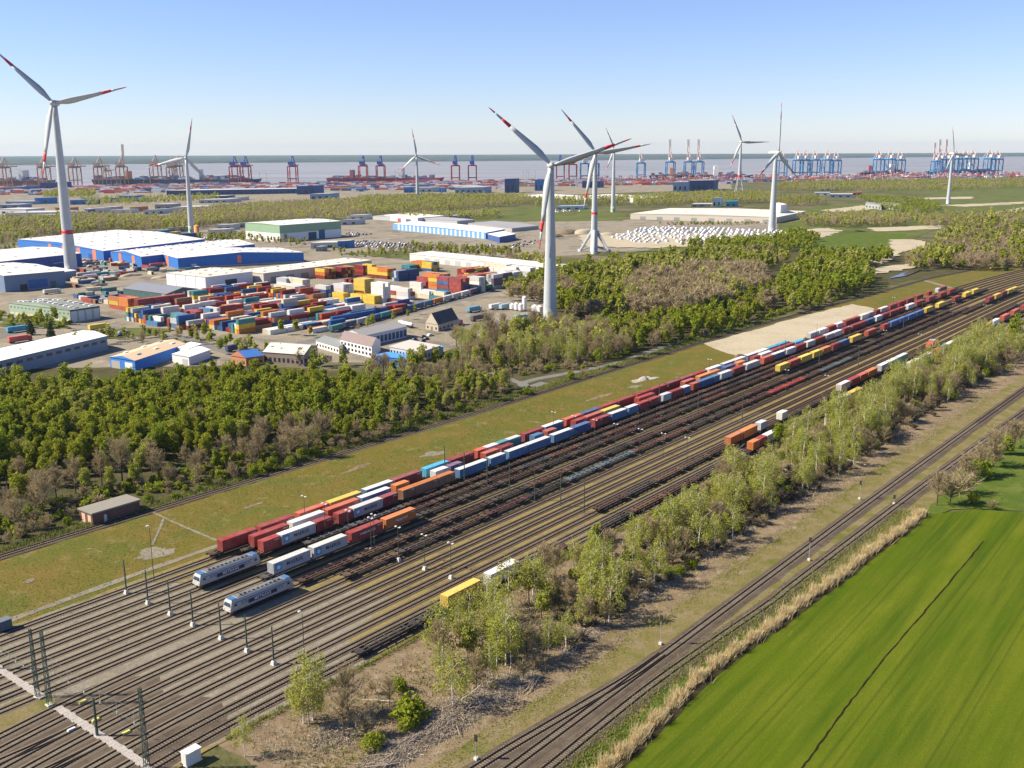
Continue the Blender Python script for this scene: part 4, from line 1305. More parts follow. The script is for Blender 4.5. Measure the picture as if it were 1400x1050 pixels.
def make_variants():
    out = {}
    V = []
    for k in range(8):                                      # broad leaved trees in young leaf
        H, Rc = random.uniform(11, 16), random.uniform(2.3, 3.6)
        lob, n, size = leafy(H, Rc, 100 + k, 2300, 0.26, 0.72)
        V.append((limbs(H, Rc, 6, 0.2), leaf_cloud(lob, n, size), lob, H))
    out['leafy'] = V
    V = []
    for k in range(5):                                      # birches: slim, light, seen through
        H, Rc = random.uniform(12, 15.5), random.uniform(3.0, 4.2)
        lob = []
        for j in range(14):
            u = (j + 0.5) / 14
            a = j * 2.4
            rr = Rc * (1.1 - 0.75 * abs(u - .25)) * random.uniform(0.35, 1.0)
            lob.append((math.cos(a) * rr, math.sin(a) * rr, H * (0.34 + 0.64 * u), Rc * random.uniform(0.3, 0.5) * (1.1 - 0.45 * u), Rc * random.uniform(0.3, 0.5) * (1.1 - 0.45 * u), Rc * random.uniform(0.35, 0.7)))
        mb = MB()
        lx, ly = random.uniform(-.6, .6), random.uniform(-.6, .6)
        mb.tube([(0, 0, -.3), (lx * .4, ly * .4, H * .45), (lx, ly, H * .93)], [0.21, 0.15, 0.05], 6, False)
        for j in range(7):
            u = 0.35 + 0.08 * j
            a = j * 2.4
            mb.tube([(lx * u, ly * u, H * u), (lx * u + math.cos(a) * Rc * .7, ly * u + math.sin(a) * Rc * .7, H * u + Rc * 0.9)], [0.055, 0.02], 4, False)
        if k % 2:
            mb.tube([(0.5, 0.2, -.3), (1.1, 0.6, H * .4), (1.3, .9, H * .75)], [0.13, 0.09, 0.02], 5, False)
        V.append((mb, leaf_cloud(lob, 1650, 0.19, 0.2, 0.05), lob, H))
    out['birch'] = V
    V = []
    for k in range(5):                                      # bare trees
        H, Rc = random.uniform(9, 13), random.uniform(3.2, 4.6)
        V.append((limbs(H, Rc, 11, 0.24), bare(H, Rc, 2300), None, H))
    out['bare'] = V
    V = []
    for k in range(4):                                      # shrubs in leaf
        H, Rc = random.uniform(2.8, 4.5), random.uniform(1.8, 2.8)
        lob, n, size = leafy(H, Rc, 300 + k, 750, 0.24, 0.85)
        V.append((limbs(H, Rc * 0.8, 5, 0.07, z0=0.1), leaf_cloud(lob, n, size), lob, H))
    out['shrub'] = V
    V = []
    for k in range(4):                                      # leafless scrub
        H, Rc = random.uniform(2.4, 4.2), random.uniform(1.6, 2.6)
        V.append((limbs(H, Rc, 7, 0.06, z0=0.05), bare(H, Rc, 520), None, H))
    out['scrub'] = V
    V = []
    for k in range(2):                                      # dark conifers
        H, Rc = 12 + k, 2.6
        lob = [(0, 0, H * (0.1 + 0.88 * u), Rc * (1.05 - u), Rc * (1.05 - u), H * 0.07) for u in np.linspace(0.0, 0.97, 14)]
        V.append((limbs(H, 0.5, 3, 0.18), leaf_cloud(lob, 1300, 0.3), lob, H))
    out['conifer'] = V
    return out


VAR = make_variants()
CROWN_MAT = {'leafy': 'leaf', 'lime': 'leaf_lime', 'birch': 'leaf_birch', 'bare': 'twig', 'shrub': 'leaf_lime', 'scrub': 'twig', 'conifer': 'leaf_dark', 'olive': 'leaf_birch'}
TRUNK_MAT = {'birch': 'birch_bark'}
VM = {}
for kind, src in (('leafy', 'leafy'), ('lime', 'leafy'), ('olive', 'leafy'), ('birch', 'birch'), ('bare', 'bare'), ('shrub', 'shrub'), ('scrub', 'scrub'), ('conifer', 'conifer')):
    VM[kind] = []
    for mb, (cv, cf), lob, H in VAR[src]:
        tm = mb.mesh('trunk', True)
        tm.materials.append(M[TRUNK_MAT.get(kind, 'bark')])
        cm = np_mesh('crown', cv, cf)
        cm.materials.append(M[CROWN_MAT[kind]])
        VM[kind].append((tm, cm))
NAMEK = {'leafy': 'broadleaf_tree', 'lime': 'broadleaf_tree', 'olive': 'broadleaf_tree', 'birch': 'birch_tree', 'bare': 'bare_tree', 'shrub': 'green_shrub', 'scrub': 'bare_shrub', 'conifer': 'conifer_tree'}


def tree(kind, p, scale, label, group, cat='tree', v=None):
    vs_ = VM[kind]
    tm, cm = vs_[random.randrange(len(vs_)) if v is None else v % len(vs_)]
    r = link(NAMEK[kind], None, None, None, (p[0], p[1], 0.1), random.uniform(0, 2 * PI))
    r.scale = (scale * random.uniform(0.9, 1.12), scale * random.uniform(0.9, 1.12), scale * random.uniform(0.88, 1.12))
    link('trunk', tm, None, r)
    link('crown', cm, None, r)
    tag(r, label, cat, group)
    return r


def low_tree(kind, lod):
    src = {'lime': 'leafy', 'olive': 'leafy'}.get(kind, kind)
    mb, (cv, cf), lob, H = random.choice(VAR[src])
    n = len(cf)
    keep = rng.permutation(n)[:lod]
    Q = cv.reshape(n, 4, 3)[keep]
    c = Q.mean(axis=1, keepdims=True)
    if kind in ('bare', 'scrub'):
        d = Q - c
        Q = c + d * np.array([2.2, 2.2, 1.5]) * min(2.2, (n / lod) ** 0.35)
    else:
        Q = c + (Q - c) * min(3.6, (n / lod) ** 0.5 * 0.92)
    return Q.reshape(-1, 3)


class Stuff:
    def __init__(self): self.q = {}

    def put(self, kind, p, scale, lod):
        Q = low_tree(kind, lod)
        a = random.uniform(0, 2 * PI)
        R = np.array([[math.cos(a), -math.sin(a), 0], [math.sin(a), math.cos(a), 0], [0, 0, 1]]) * scale
        self.q.setdefault(kind, []).append(Q @ R.T + np.array([p[0], p[1], 0.05]))

    def build(self, name, label):
        for kind, l in self.q.items():
            V = np.concatenate(l)
            o = link(name, np_mesh(name, V, np.arange(len(V)).reshape(-1, 4)), M[CROWN_MAT[kind]])
            w = {'leafy': 'leafy green', 'lime': 'bright green', 'olive': 'olive green', 'birch': 'pale birch', 'bare': 'bare brown', 'shrub': 'green shrub', 'scrub': 'brown scrub', 'conifer': 'dark conifer'}[kind]
            tag(o, f'{w} {label}', 'woodland', None, 'stuff')


def inside(p, poly):
    c = False
    j = len(poly) - 1
    for i in range(len(poly)):
        xi, yi, xj, yj = poly[i][0], poly[i][1], poly[j][0], poly[j][1]
        if (yi > p[1]) != (yj > p[1]) and p[0] < (xj - xi) * (p[1] - yi) / (yj - yi) + xi: c = not c
        j = i
    return c


def scatter(poly, spacing, seed=1):
    r = random.Random(seed)
    xs, ys = [p[0] for p in poly], [p[1] for p in poly]
    out = []
    y = min(ys)
    row = 0
    while y < max(ys):
        x = min(xs) + (spacing / 2 if row % 2 else 0)
        while x < max(xs):
            p = (x + r.uniform(-.42, .42) * spacing, y + r.uniform(-.42, .42) * spacing)
            if inside(p, poly): out.append(p)
            x += spacing
        y += spacing * 0.87
        row += 1
    return out


random.seed(11)
far = Stuff()
plan = []                                                   # (kind, point, scale, label, group)


def wood(pts, spacing, kinds, smin, smax, label, group, seed, want=True):
    for p in scatter(px(*pts), spacing, seed):
        k = random.choices([a for a, _ in kinds], [b for _, b in kinds])[0]
        cell = random.Random(int(p[0] // 24) * 7919 + int((p[1] + 9 * math.sin(p[0] / 15)) // 30) * 104729)
        if random.random() < .62: k = cell.choices([a for a, _ in kinds], [b for _, b in kinds])[0]
        hf = 0.78 + 0.4 * cell.random()
        smin_, smax_ = smin * hf, smax * hf
        plan.append((k, p, random.uniform(smin_, smax_), label, group, want))


# left wood, from the works to the single track
wood([(-60, 546), (0, 533), (120, 542), (240, 533), (330, 527), (430, 531), (520, 535), (560, 541), (590, 552), (540, 572), (430, 590), (330, 612), (220, 640), (140, 650), (60, 668), (0, 676), (-80, 690)], 5.0, [('leafy', 6), ('lime', 3.2), ('olive', 1.2), ('bare', .6)], 0.6, 1.0, 'dense spring green tree inside the wood left of the yard', 'trees of the left wood', 1)
wood([(-40, 735), (0, 700), (60, 680), (150, 660), (230, 640), (340, 612), (440, 588), (470, 590), (430, 625), (330, 650), (260, 668), (200, 672), (190, 665), (110, 690), (60, 712), (0, 738)], 8.0, [('bare', 7), ('leafy', 1.5), ('lime', .6), ('olive', 1)], 0.8, 1.15, 'brown leafless tree at the wood edge by the single track', 'bare trees at the wood edge', 2)
wood([(440, 590), (560, 570), (620, 545), (640, 520), (700, 528), (700, 538), (640, 556), (560, 582), (470, 612)], 7.5, [('bare', 5), ('leafy', 2), ('olive', 3)], 0.6, 0.9, 'brown and olive tree in the thin wood beside the road bend', 'trees near the road bend', 3)
wood([(0, 745), (60, 722), (100, 708), (100, 716), (40, 738), (0, 750)], 3.6, [('shrub', 2), ('scrub', 3)], 0.7, 1.1, 'low bush at the foot of the left wood', 'bushes at the left wood', 4)
wood([(200, 683), (330, 650), (450, 612), (560, 580), (640, 556), (690, 543), (690, 546), (560, 588), (450, 622), (330, 658), (205, 692)], 4.6, [('shrub', 4), ('scrub', 3)], 0.6, 1.2, 'low bush at the foot of the left wood', 'bushes at the left wood', 5)
# trees amid the works in front
wood([(500, 505), (560, 512), (640, 500), (690, 490), (690, 515), (640, 545), (560, 560), (500, 545)], 8, [('bare', 4), ('olive', 3), ('leafy', 3)], 0.7, 1.0, 'mixed tree between works and road bend', 'trees between works and road', 6)
wood([(620, 468), (680, 460), (740, 450), (850, 460), (880, 470), (850, 492), (760, 500), (690, 505), (640, 498)], 7.5, [('bare', 6), ('olive', 2), ('birch', 2)], 0.85, 1.15, 'tall bare brown tree behind the narrow road', 'bare trees behind the narrow road', 7)
wood([(690, 398), (760, 380), (860, 372), (880, 400), (850, 440), (760, 434), (745, 418), (700, 412)], 7.0, [('leafy', 5), ('olive', 2.5), ('bare', 1.6), ('conifer', .6)], 0.75, 1.15, 'green tree in the wood behind the large turbine', 'trees of the middle wood', 8)
wood([(850, 402), (930, 378), (1040, 372), (1050, 400), (1000, 425), (930, 440), (860, 440)], 7.5, [('bare', 6), ('olive', 2)], 1.0, 1.35, 'tall pale brown tree in the middle wood', 'brown trees of the middle wood', 9)
wood([(800, 452), (930, 440), (1000, 425), (1060, 400), (1075, 415), (1020, 445), (950, 462), (890, 480), (850, 482)], 6.5, [('leafy', 5), ('lime', 3), ('bare', 2)], 0.65, 1.0, 'green tree at the track side of the middle wood', 'trees at the middle wood edge', 10)
wood([(760, 378), (800, 370), (850, 362), (900, 356), (960, 348), (1060, 348), (1080, 362), (1040, 372), (930, 376), (860, 374)], 8.5, [('leafy', 5), ('olive', 3), ('conifer', 1), ('bare', 1)], 0.7, 1.05, 'green tree on the far side of the middle wood', 'trees behind the middle wood', 11)
wood([(1060, 390), (1090, 362), (1110, 350), (1190, 352), (1215, 350), (1220, 358), (1190, 366), (1180, 378), (1200, 385), (1190, 400), (1110, 422), (1075, 432)], 8, [('leafy', 5), ('lime', 4), ('olive', 2)], 0.75, 1.05, 'green tree near the sandy track', 'trees near the sandy track', 12)
wood([(1235, 362), (1280, 340), (1290, 325), (1330, 305), (1420, 315), (1420, 368), (1330, 372), (1280, 368), (1250, 372)], 8.5, [('bare', 5), ('olive', 3), ('leafy', 3), ('conifer', .5)], 0.8, 1.2, 'brown tree in the copse at the yard throat', 'trees of the copse at the yard throat', 13)
for x, y, k, s in ((470, 500, 'lime', 0.6), (818, 503, 'lime', .8), (875, 485, 'lime', 1.15), (858, 492, 'lime', .7), (995, 448, 'shrub', 2.2), (950, 463, 'lime', .95), (905, 472, 'olive', .8), (590, 560, 'lime', .8), (668, 470, 'bare', 1.5), (655, 498, 'bare', 1.3), (140, 640, 'lime', .7), (520, 590, 'lime', .95), (562, 508, 'olive', 1.0), (430, 608, 'shrub', 1.7), (330, 590, 'lime', .8), (635, 530, 'shrub', 2), (720, 540, 'shrub', 1), (780, 519, 'shrub', 1.1), (797, 516, 'scrub', 1), (385, 458, 'leafy', .8), (405, 459, 'leafy', .85), (425, 462, 'leafy', .6), (302, 485, 'lime', .7), (262, 468, 'leafy', .7), (280, 466, 'leafy', .7), (246, 462, 'olive', .6), (195, 470, 'scrub', 1.8), (568, 430, 'lime', .55), (514, 430, 'lime', .5), (565, 340, 'lime', .8), (520, 352, 'olive', .7)):
    plan.append((k, at(x, y), s, 'lone tree or bush standing clear of the woods', 'lone trees and bushes', True))
for x, y, s in ((43, 458, .95), (70, 462, 1.0)):
    plan.append(('conifer', at(x, y), s, 'dark pointed conifer in front of the green roofed hall', 'conifers by the green hall', True))
for k in range(16):
    plan.append((random.choice(['leafy', 'olive', 'lime']), at(10 + 9.2 * k + random.uniform(-3, 3), 506 - 2.6 * k + random.uniform(0, 3)), random.uniform(.5, .75), 'young tree along the long white roof', 'trees along the long white roof', True))
for k in range(12):
    plan.append((random.choice(['shrub', 'leafy', 'shrub']), at(5 + 8.5 * k + random.uniform(-3, 3), 430 + 1.2 * k + random.uniform(0, 10)), random.uniform(.5, 1), 'young tree or bush before the green roofed hall', 'greenery before the green hall', True))

# far belts: one mass
for pts, sp, kinds, seed in (
    ([(-80, 318), (0, 303), (140, 298), (250, 303), (345, 290), (345, 302), (250, 318), (150, 316), (60, 326), (0, 340), (-80, 345)], 9, [('bare', 5), ('olive', 4), ('leafy', 1)], 21),
    ([(235, 297), (300, 285), (400, 280), (500, 276), (500, 292), (470, 302), (350, 304), (260, 312)], 9, [('bare', 6), ('olive', 3)], 22),
    ([(490, 273), (570, 270), (720, 270), (730, 280), (650, 286), (560, 293), (490, 296)], 9, [('bare', 4), ('olive', 4), ('leafy', 2)], 23),
    ([(60, 265), (130, 264), (130, 270), (60, 272)], 11, [('leafy', 3), ('olive', 3)], 24),
    ([(540, 300), (680, 294), (690, 299), (560, 303)], 9, [('olive', 3), ('bare', 1)], 25),
    ([(720, 275), (860, 273), (860, 281), (730, 284)], 10, [('leafy', 4), ('bare', 2)], 26),
    ([(860, 274), (960, 266), (1060, 268), (1060, 277), (960, 281), (870, 283)], 9, [('olive', 4), ('bare', 3), ('leafy', 2)], 27),
    ([(1060, 252), (1200, 249), (1420, 246), (1420, 256), (1300, 262), (1180, 262), (1060, 262)], 13, [('bare', 4), ('olive', 3), ('leafy', 3)], 28),
    ([(1060, 272), (1120, 272), (1130, 280), (1060, 284)], 10, [('leafy', 3), ('bare', 2)], 29),
    ([(1090, 302), (1160, 296), (1250, 298), (1240, 310), (1150, 312), (1100, 309)], 9, [('bare', 4), ('olive', 3)], 30),
    ([(1170, 272), (1260, 276), (1290, 290), (1250, 298), (1200, 286)], 10, [('leafy', 3), ('lime', 2), ('bare', 1)], 31),
    ([(900, 306), (1030, 304), (1050, 307), (910, 309)], 12, [('shrub', 3), ('scrub', 2)], 32),
    ([(690, 358), (745, 360), (770, 372), (750, 374)], 8, [('olive', 3), ('bare', 3), ('leafy', 2)], 33),
    ([(930, 340), (1060, 332), (1090, 320), (1120, 330), (1100, 345), (1000, 346)], 8, [('leafy', 4), ('lime', 3)], 34),
    ([(560, 345), (720, 352), (700, 356), (560, 349)], 9, [('leafy', 4), ('bare', 1)], 35),
    ([(110, 275), (240, 272), (300, 270), (300, 276), (120, 284)], 16, [('leafy', 3), ('olive', 3)], 36),
    ([(1240, 300), (1420, 293), (1420, 306), (1260, 312)], 11, [('olive', 3), ('bare', 3), ('leafy', 2)], 37),
):
    for p in scatter(px(*pts), sp, seed):
        far.put(random.choices([a for a, _ in kinds], [b for _, b in kinds])[0], p, random.uniform(.75, 1.1), 46 if p[1] > 1500 else 85)

for pts, sp, seed in (([(0, 440), (90, 446), (95, 452), (0, 448)], 6, 51), ([(150, 462), (240, 458), (330, 470), (330, 480), (240, 470), (150, 470)], 7, 52), ([(280, 330), (330, 320), (420, 332), (420, 338), (330, 332)], 10, 53), ([(440, 346), (540, 344), (600, 348), (560, 352), (470, 352)], 10, 54), ([(270, 326), (300, 324), (330, 330), (290, 332)], 8, 55), ([(430, 462), (500, 452), (560, 432), (560, 436), (500, 458)], 9, 56), ([(0, 345), (20, 340), (20, 346)], 7, 57), ([(600, 345), (700, 343), (700, 349), (620, 350)], 9, 58), ([(330, 478), (460, 500), (520, 505), (460, 506), (330, 494)], 6.5, 59)):
    for p in scatter(px(*pts), sp, seed): far.put(random.choice(['leafy', 'lime', 'olive', 'bare', 'shrub']), p, random.uniform(.4, .75), 110)

# the nearest 300 of a kind stand alone, the rest of the wood is one mass
FAM = {'leafy': 'green', 'lime': 'green', 'olive': 'olive', 'bare': 'bare', 'shrub': 'shrub', 'scrub': 'scrub', 'birch': 'birch', 'conifer': 'conifer'}
plan.sort(key=lambda q: q[1][1])
cnt = {}
for k, p, s, lab, grp, want in plan:
    f = FAM[k]
    cnt[f] = cnt.get(f, 0) + 1
    if cnt[f] <= ({'green': 205, 'olive': 85}.get(f, 240)):
        w = {'leafy': 'green', 'lime': 'bright green', 'olive': 'olive', 'bare': 'leafless', 'shrub': 'green', 'scrub': 'leafless', 'birch': 'pale', 'conifer': 'dark'}[k]
        for a in ('dense spring green', 'brown leafless', 'brown and olive', 'tall bare brown', 'tall pale brown', 'mixed', 'green', 'brown', 'young', 'lone', 'low', 'dark pointed'):
            if lab.startswith(a + ' '):
                lab2 = f'{w} {lab[len(a) + 1:]}'
                break
        else: lab2 = lab
        if k in ('shrub', 'scrub'): lab2 = lab2.replace('tree or bush', 'bush')
        if grp in ('trees of the left wood', 'bare trees at the wood edge', 'bushes at the left wood'):
            X, Y = proj((p[0], p[1], 0))
            lab2 += ', ' + ('at the left picture edge' if X < 100 else 'above the brick railway building' if X < 220 else 'below the blue shed' if X < 330 else 'below the brick workshop' if X < 450 else 'below the office')
        if grp in ('bare trees behind the narrow road', 'brown trees of the middle wood', 'trees of the middle wood', 'trees at the middle wood edge'):
            X, Y = proj((p[0], p[1], 0))
            lab2 += ', ' + ('left of the large turbine' if X < 715 else 'below the large turbine' if X < 790 else 'just right of the large turbine' if X < 870 else 'behind the pale sand' if X > 960 else 'left of the pale sand')
        tree(k, p, s, lab2, grp, 'bush' if k in ('shrub', 'scrub') else 'tree')
    else:
        d = math.hypot(p[0], p[1])
        far.put(k, p, s, 620 if d < 560 else (280 if d < 800 else 150))
for pts, sp, seed, kk_ in (([(-40, 745), (0, 715), (60, 690), (150, 668), (230, 648), (340, 622), (440, 598), (520, 580), (500, 596), (430, 622), (330, 650), (260, 668), (200, 676), (100, 706), (0, 745)], 4.2, 61, ['shrub', 'shrub', 'scrub']), ([(500, 570), (600, 550), (680, 520), (700, 535), (640, 553), (560, 578)], 4.5, 62, ['shrub', 'scrub']), ([(640, 495), (760, 490), (860, 470), (880, 478), (800, 505), (700, 515)], 4.5, 63, ['shrub', 'scrub', 'scrub']), ([(900, 470), (1000, 445), (1090, 420), (1180, 398), (1180, 402), (1050, 436), (930, 472)], 4.5, 64, ['shrub', 'shrub', 'scrub'])):
    for p in scatter(px(*pts), sp, seed): far.put(random.choice(kk_), p, random.uniform(.45, .95), 170)
far.build('woodland', 'woodland beyond the yard')
Q = []
for k in range(620):
    s = random.uniform(165, 560)
    t = random.gauss(121.5, 2.6) if k % 3 else random.uniform(118, 142)
    p = W(s, t)
    if s < 230 and random.random() < .45: continue
    a_ = random.uniform(0, 6.28)
    sc_ = random.uniform(.45, .95)
    R_ = np.array([[math.cos(a_), -math.sin(a_), 0], [math.sin(a_), math.cos(a_), 0], [0, 0, .75]]) * sc_
    Q.append(low_tree('scrub', 150) @ R_.T + np.array([p.x, p.y, .05]))
M['bramble'] = leaf_mat('shade_toned_bramble', [(0.07, 0.055, 0.04), (0.15, 0.12, 0.085), (0.09, 0.085, 0.04), (0.18, 0.14, 0.1)], 0.1)  # twig colours darkened to stand for shade under the birches
Q = np.concatenate(Q)
tag(link('bramble', np_mesh('bramble', Q, np.arange(len(Q)).reshape(-1, 4)), M['bramble']), 'leafless bramble thicket below the birches, darkened to stand for shade', 'thicket', None, 'stuff')

# birch belt between the yard and the main line
random.seed(23)
belt = []
for s in np.arange(112, 610, 2.05):
    dens = 0.5 if s < 150 else (0.95 if s < 300 else 1.2)
    dens *= 0.88 + 0.38 * math.sin(s / 10 + 2.2 * math.sin(s / 27))
    for t in np.arange(118, 145, 4.2):
        edge = 1.0 if 121 < t < 141 else 0.55
        if s < 165 and t > 139: edge *= 0.4
        if random.random() < 0.5 * dens * edge: belt.append((s + random.uniform(-1.6, 1.6), t + random.uniform(-1.8, 1.8)))
belt = [b for b in belt if not (150 < b[0] < 185 and b[1] > 143)]
for n, (s, t) in enumerate(belt):
    p = W(s, t)
    k = random.choices(['birch', 'bare', 'olive', 'scrub', 'shrub'], [4.4, 2.3, 0.3, 4.0, 2.0])[0]
    sz = random.uniform(0.55, 0.98) if s < 360 else random.uniform(0.6, 1.08)
    wh = ('near the lone birch and white cabinet' if s < 140 else 'by the yellow container' if s < 172 else 'by the white container' if s < 205 else 'across from the signal on the verge' if s < 260 else 'before the empty wagons' if s < 320 else 'by the orange containers' if s < 375 else 'by the scattered white containers' if s < 450 else 'by the far containers' if s < 520 else 'at the far end')
    wh += ', yard side of the belt' if t > 136 else (', middle of the belt' if t > 126 else ', main line side of the belt')
    if k in ('scrub', 'shrub'):
        tree(k, p, random.uniform(.5, 1.0), ('green' if k == 'shrub' else 'leafless') + ' bush ' + wh, 'bushes of the birch belt', 'bush')
    else:
        tree(k, p, sz * (0.85 if k != 'birch' else 1), {'birch': 'pale birch ', 'bare': 'leafless tree ', 'olive': 'olive leafed tree '}[k] + wh, 'trees of the birch belt')
for x, y, s, k, lab in ((428, 985, 1.0, 'birch', 'birch with a full pale crown standing alone by the last yard track'), (415, 990, .8, 'birch', 'smaller birch leaning beside the lone birch by the track'), (560, 985, 1.55, 'shrub', 'bright green round bush in front of the birch belt'), (500, 1010, 1.3, 'scrub', 'dark leafless bush left of the bright green bush'), (335, 1035, .55, 'birch', 'small birch near the white cabinet'), (640, 905, .85, 'olive', 'olive crown beside the yellow container'), (1065, 612, .8, 'lime', 'green tree hiding the white container at the last track'), (1385, 478, 1.35, 'lime', 'big round bright tree over the last track far right'), (1300, 690, 2.6, 'scrub', 'large brown bush at the wheat field corner'), (1320, 676, 2.4, 'scrub', 'brown bush behind the field corner bush'), (1340, 652, 1.5, 'shrub', 'green bush along the lower main line'), (1358, 640, 2.0, 'scrub', 'leafless bush along the lower main line'), (1375, 622, 1.6, 'shrub', 'green bush right of the main line, farther back'), (1395, 606, 2.2, 'scrub', 'leafless bush at the right picture edge'), (1355, 697, .9, 'scrub', 'small brown bush on the wheat field border'), (1330, 688, .8, 'shrub', 'small green bush on the wheat field border')):
    tree(k, at(x, y), s, lab, 'noticeable single trees', 'bush' if k in ('shrub', 'scrub') else 'tree')
for k in range(14):
    p = at(1282 + 9 * k + random.uniform(-4, 4), 688 - 6.5 * k + random.uniform(-6, 5))
    tree(random.choice(['scrub', 'scrub', 'shrub', 'bare']), p, random.uniform(.6, 1.0) * random.choice([1, 1.4]), 'brown and green growth along the lower main line by the field corner', 'growth by the field corner', 'bush')
for k in range(26):
    u = k / 25
    p = at(1340 + 80 * u, 470 + 25 * random.random() + 30 * (1 - u))
    tree(random.choice(['scrub', 'bare', 'shrub']), p, random.uniform(.4, .8), 'brown growth at the far end of the birch belt', 'growth at the far belt end')

# reeds, weeds, brush
def blades(name, line, width, n, h, mat, label, w=0.05, z=0.2, clump=0.0):
    P = [Vector((p[0], p[1], 0)) for p in line]
    A, B = [], []
    for k in range(n):
        u = random.random() * (len(P) - 1)
        i = int(u)
        p = P[i].lerp(P[i + 1], u - i)
        d = (P[i + 1] - P[i]).normalized()
        nn = Vector((-d.y, d.x, 0))
        f = 1.0 + clump * math.sin(u * 1.7) + clump * 0.6 * math.sin(u * 4.1 + 1)
        q = p + nn * random.gauss(0, width / 3.2) * max(0.35, f) + Vector((0, 0, z))
        hh = h * random.uniform(0.5, 1.15) * max(0.35, f)
        A.append(q)
        B.append(q + Vector((random.gauss(0.1, .3) * hh, random.gauss(0, .3) * hh, hh)))
    V, F = strip_quads(A, B, [w] * n, [w * 0.35] * n)
    o = link(name, np_mesh(name, V, F), mat)
    return tag(o, label, 'grass', None, 'stuff')


reed_shade = smooth_line(px((815, 1075), (862, 1036), (912, 987), (972, 926), (1025, 887), (1074, 852), (1118, 818), (1158, 790), (1198, 757), (1238, 729), (1266, 704)), 8)
M['reed_shade'] = ground('reed_shade_paint', [(0.05, 0.04, 0.025), ((0.07, 0.07, 0.025), 2, 0.5, 0.65)], fine=0.4)
ribbon('reed_shade', reed_shade, 1.8, 0.24, M['reed_shade'], 'dark painted shade strip between reeds and wheat field', 0.3)  # dark ribbon painted where the shade of the reeds falls
reed_line = smooth_line(px((800, 1075), (850, 1034), (900, 985), (960, 925), (1015, 885), (1065, 850), (1110, 815), (1150, 788), (1190, 755), (1230, 728), (1262, 702)), 8)
blades('reeds', reed_line, 1.7, 21000, 1.45, M['reed'], 'straw coloured dry reeds along the field edge', 0.05, clump=0.5)
blades('weeds', [p + Vector((-3.4, 2.4, 0)) for p in reed_line], 5.5, 9000, 0.5, M['tuft'], 'green weeds between reeds and main line', 0.09)
blades('weeds', [W(s, 110 - s * .006 + 1.0 * math.sin(s / 9)) for s in range(100, 480, 4)], 6.5, 9000, 0.3, M['tuft'], 'tufted grass along the upper main line', 0.08)
blades('weeds', [W(s, 146.8) for s in range(98, 420, 4)], 2.0, 9000, 0.55, M['tuft'], 'green weeds along the last yard track', 0.08)
blades('weeds', [W(s, 130 + 8 * math.sin(s / 13)) for s in range(100, 560, 3)], 22, 30000, 0.7, M['stick'], 'dry stalks and brush of the cleared ground', 0.05)
blades('weeds', [W(s, 131 + 6 * math.sin(s / 9)) for s in range(100, 560, 3)], 20, 16000, 0.6, M['tuft'], 'green undergrowth below the birches', 0.12)
blades('weeds', [W(s, 246 + 10 * math.sin(s / 23)) for s in range(90, 420, 5)], 30, 9000, 0.3, M['tuft'], 'sparse tufts on the dry grass strip', 0.12)
blades('weeds', [W(s, 272) for s in range(90, 620, 5)], 5, 14000, 0.9, M['tuft'], 'tall weeds between single track and wood', 0.12)


def brush(name, c, rx, ry, n, h, label):
    A, B = [], []
    c = at(*c)
    for k in range(n):
        a, u = random.uniform(0, 2 * PI), math.sqrt(random.random())
        z = max(0.1, h * (1 - u) * random.random() + .12)
        p = c + D2 * (math.cos(a) * u * rx) + N2 * (math.sin(a) * u * ry) + Vector((0, 0, z))
        th = TH + random.gauss(0, .8)
        L = random.uniform(.5, 1.7)
        q = Vector((math.cos(th) * L, math.sin(th) * L, random.gauss(0, .18)))
        A.append(p - q)
        B.append(p + q)
    V, F = strip_quads(A, B, [random.uniform(.02, .06) for _ in range(n)], [.015] * n)
    tag(link(name, np_mesh(name, V, F), M['stick']), label, 'brush', None, 'stuff')


for c, rx, ry, n, h, lab in (((610, 985), 11, 5, 5200, 1.3, 'broad heap of tangled cut brush right of the bright bush'), ((540, 1030), 8, 4, 3000, 1.0, 'tangled cut brush at the bottom of the belt'), ((690, 940), 9, 4, 3200, 1.0, 'tangled cut brush on the clearing slope'), ((800, 870), 9, 3, 2600, .9, 'tangled brush in the birch shade'), ((470, 1000), 7, 4, 2200, .9, 'dry brush left of the bright bush'), ((900, 800), 10, 3, 2400, .9, 'dry brush under the denser birches'), ((1020, 720), 12, 3, 2400, .9, 'dry brush farther along the belt')):
    brush('brush', c, rx, ry, n, h, lab)


def log_pile(cx, cy, n, L, label):
    p = at(cx, cy)
    r = empty('brush_pile', (p.x, p.y, 0.1), random.uniform(0, 3))
    tag(r, label, 'brush pile', 'heaps of cut branches')
    base = TH + random.uniform(-.2, .2) - r.rotation_euler.z
    for k in range(n):
        a = base + random.gauss(0, .45)
        o = Vector((math.cos(base) * random.uniform(-L, L), math.sin(base) * random.uniform(-L, L), 0))
        q = Vector((math.cos(a), math.sin(a), random.uniform(-.08, .22))) * random.uniform(1.2, 2.8)
        z = Vector((random.gauss(0, .5), random.gauss(0, .5), random.uniform(.15, .9)))
        rad = random.uniform(.05, .13)
        MB().tube([tuple(o + z - q), tuple(o + z), tuple(o + z + q)], [rad, rad * .9, rad * .5], 5).obj('branch', M['stick'], r)


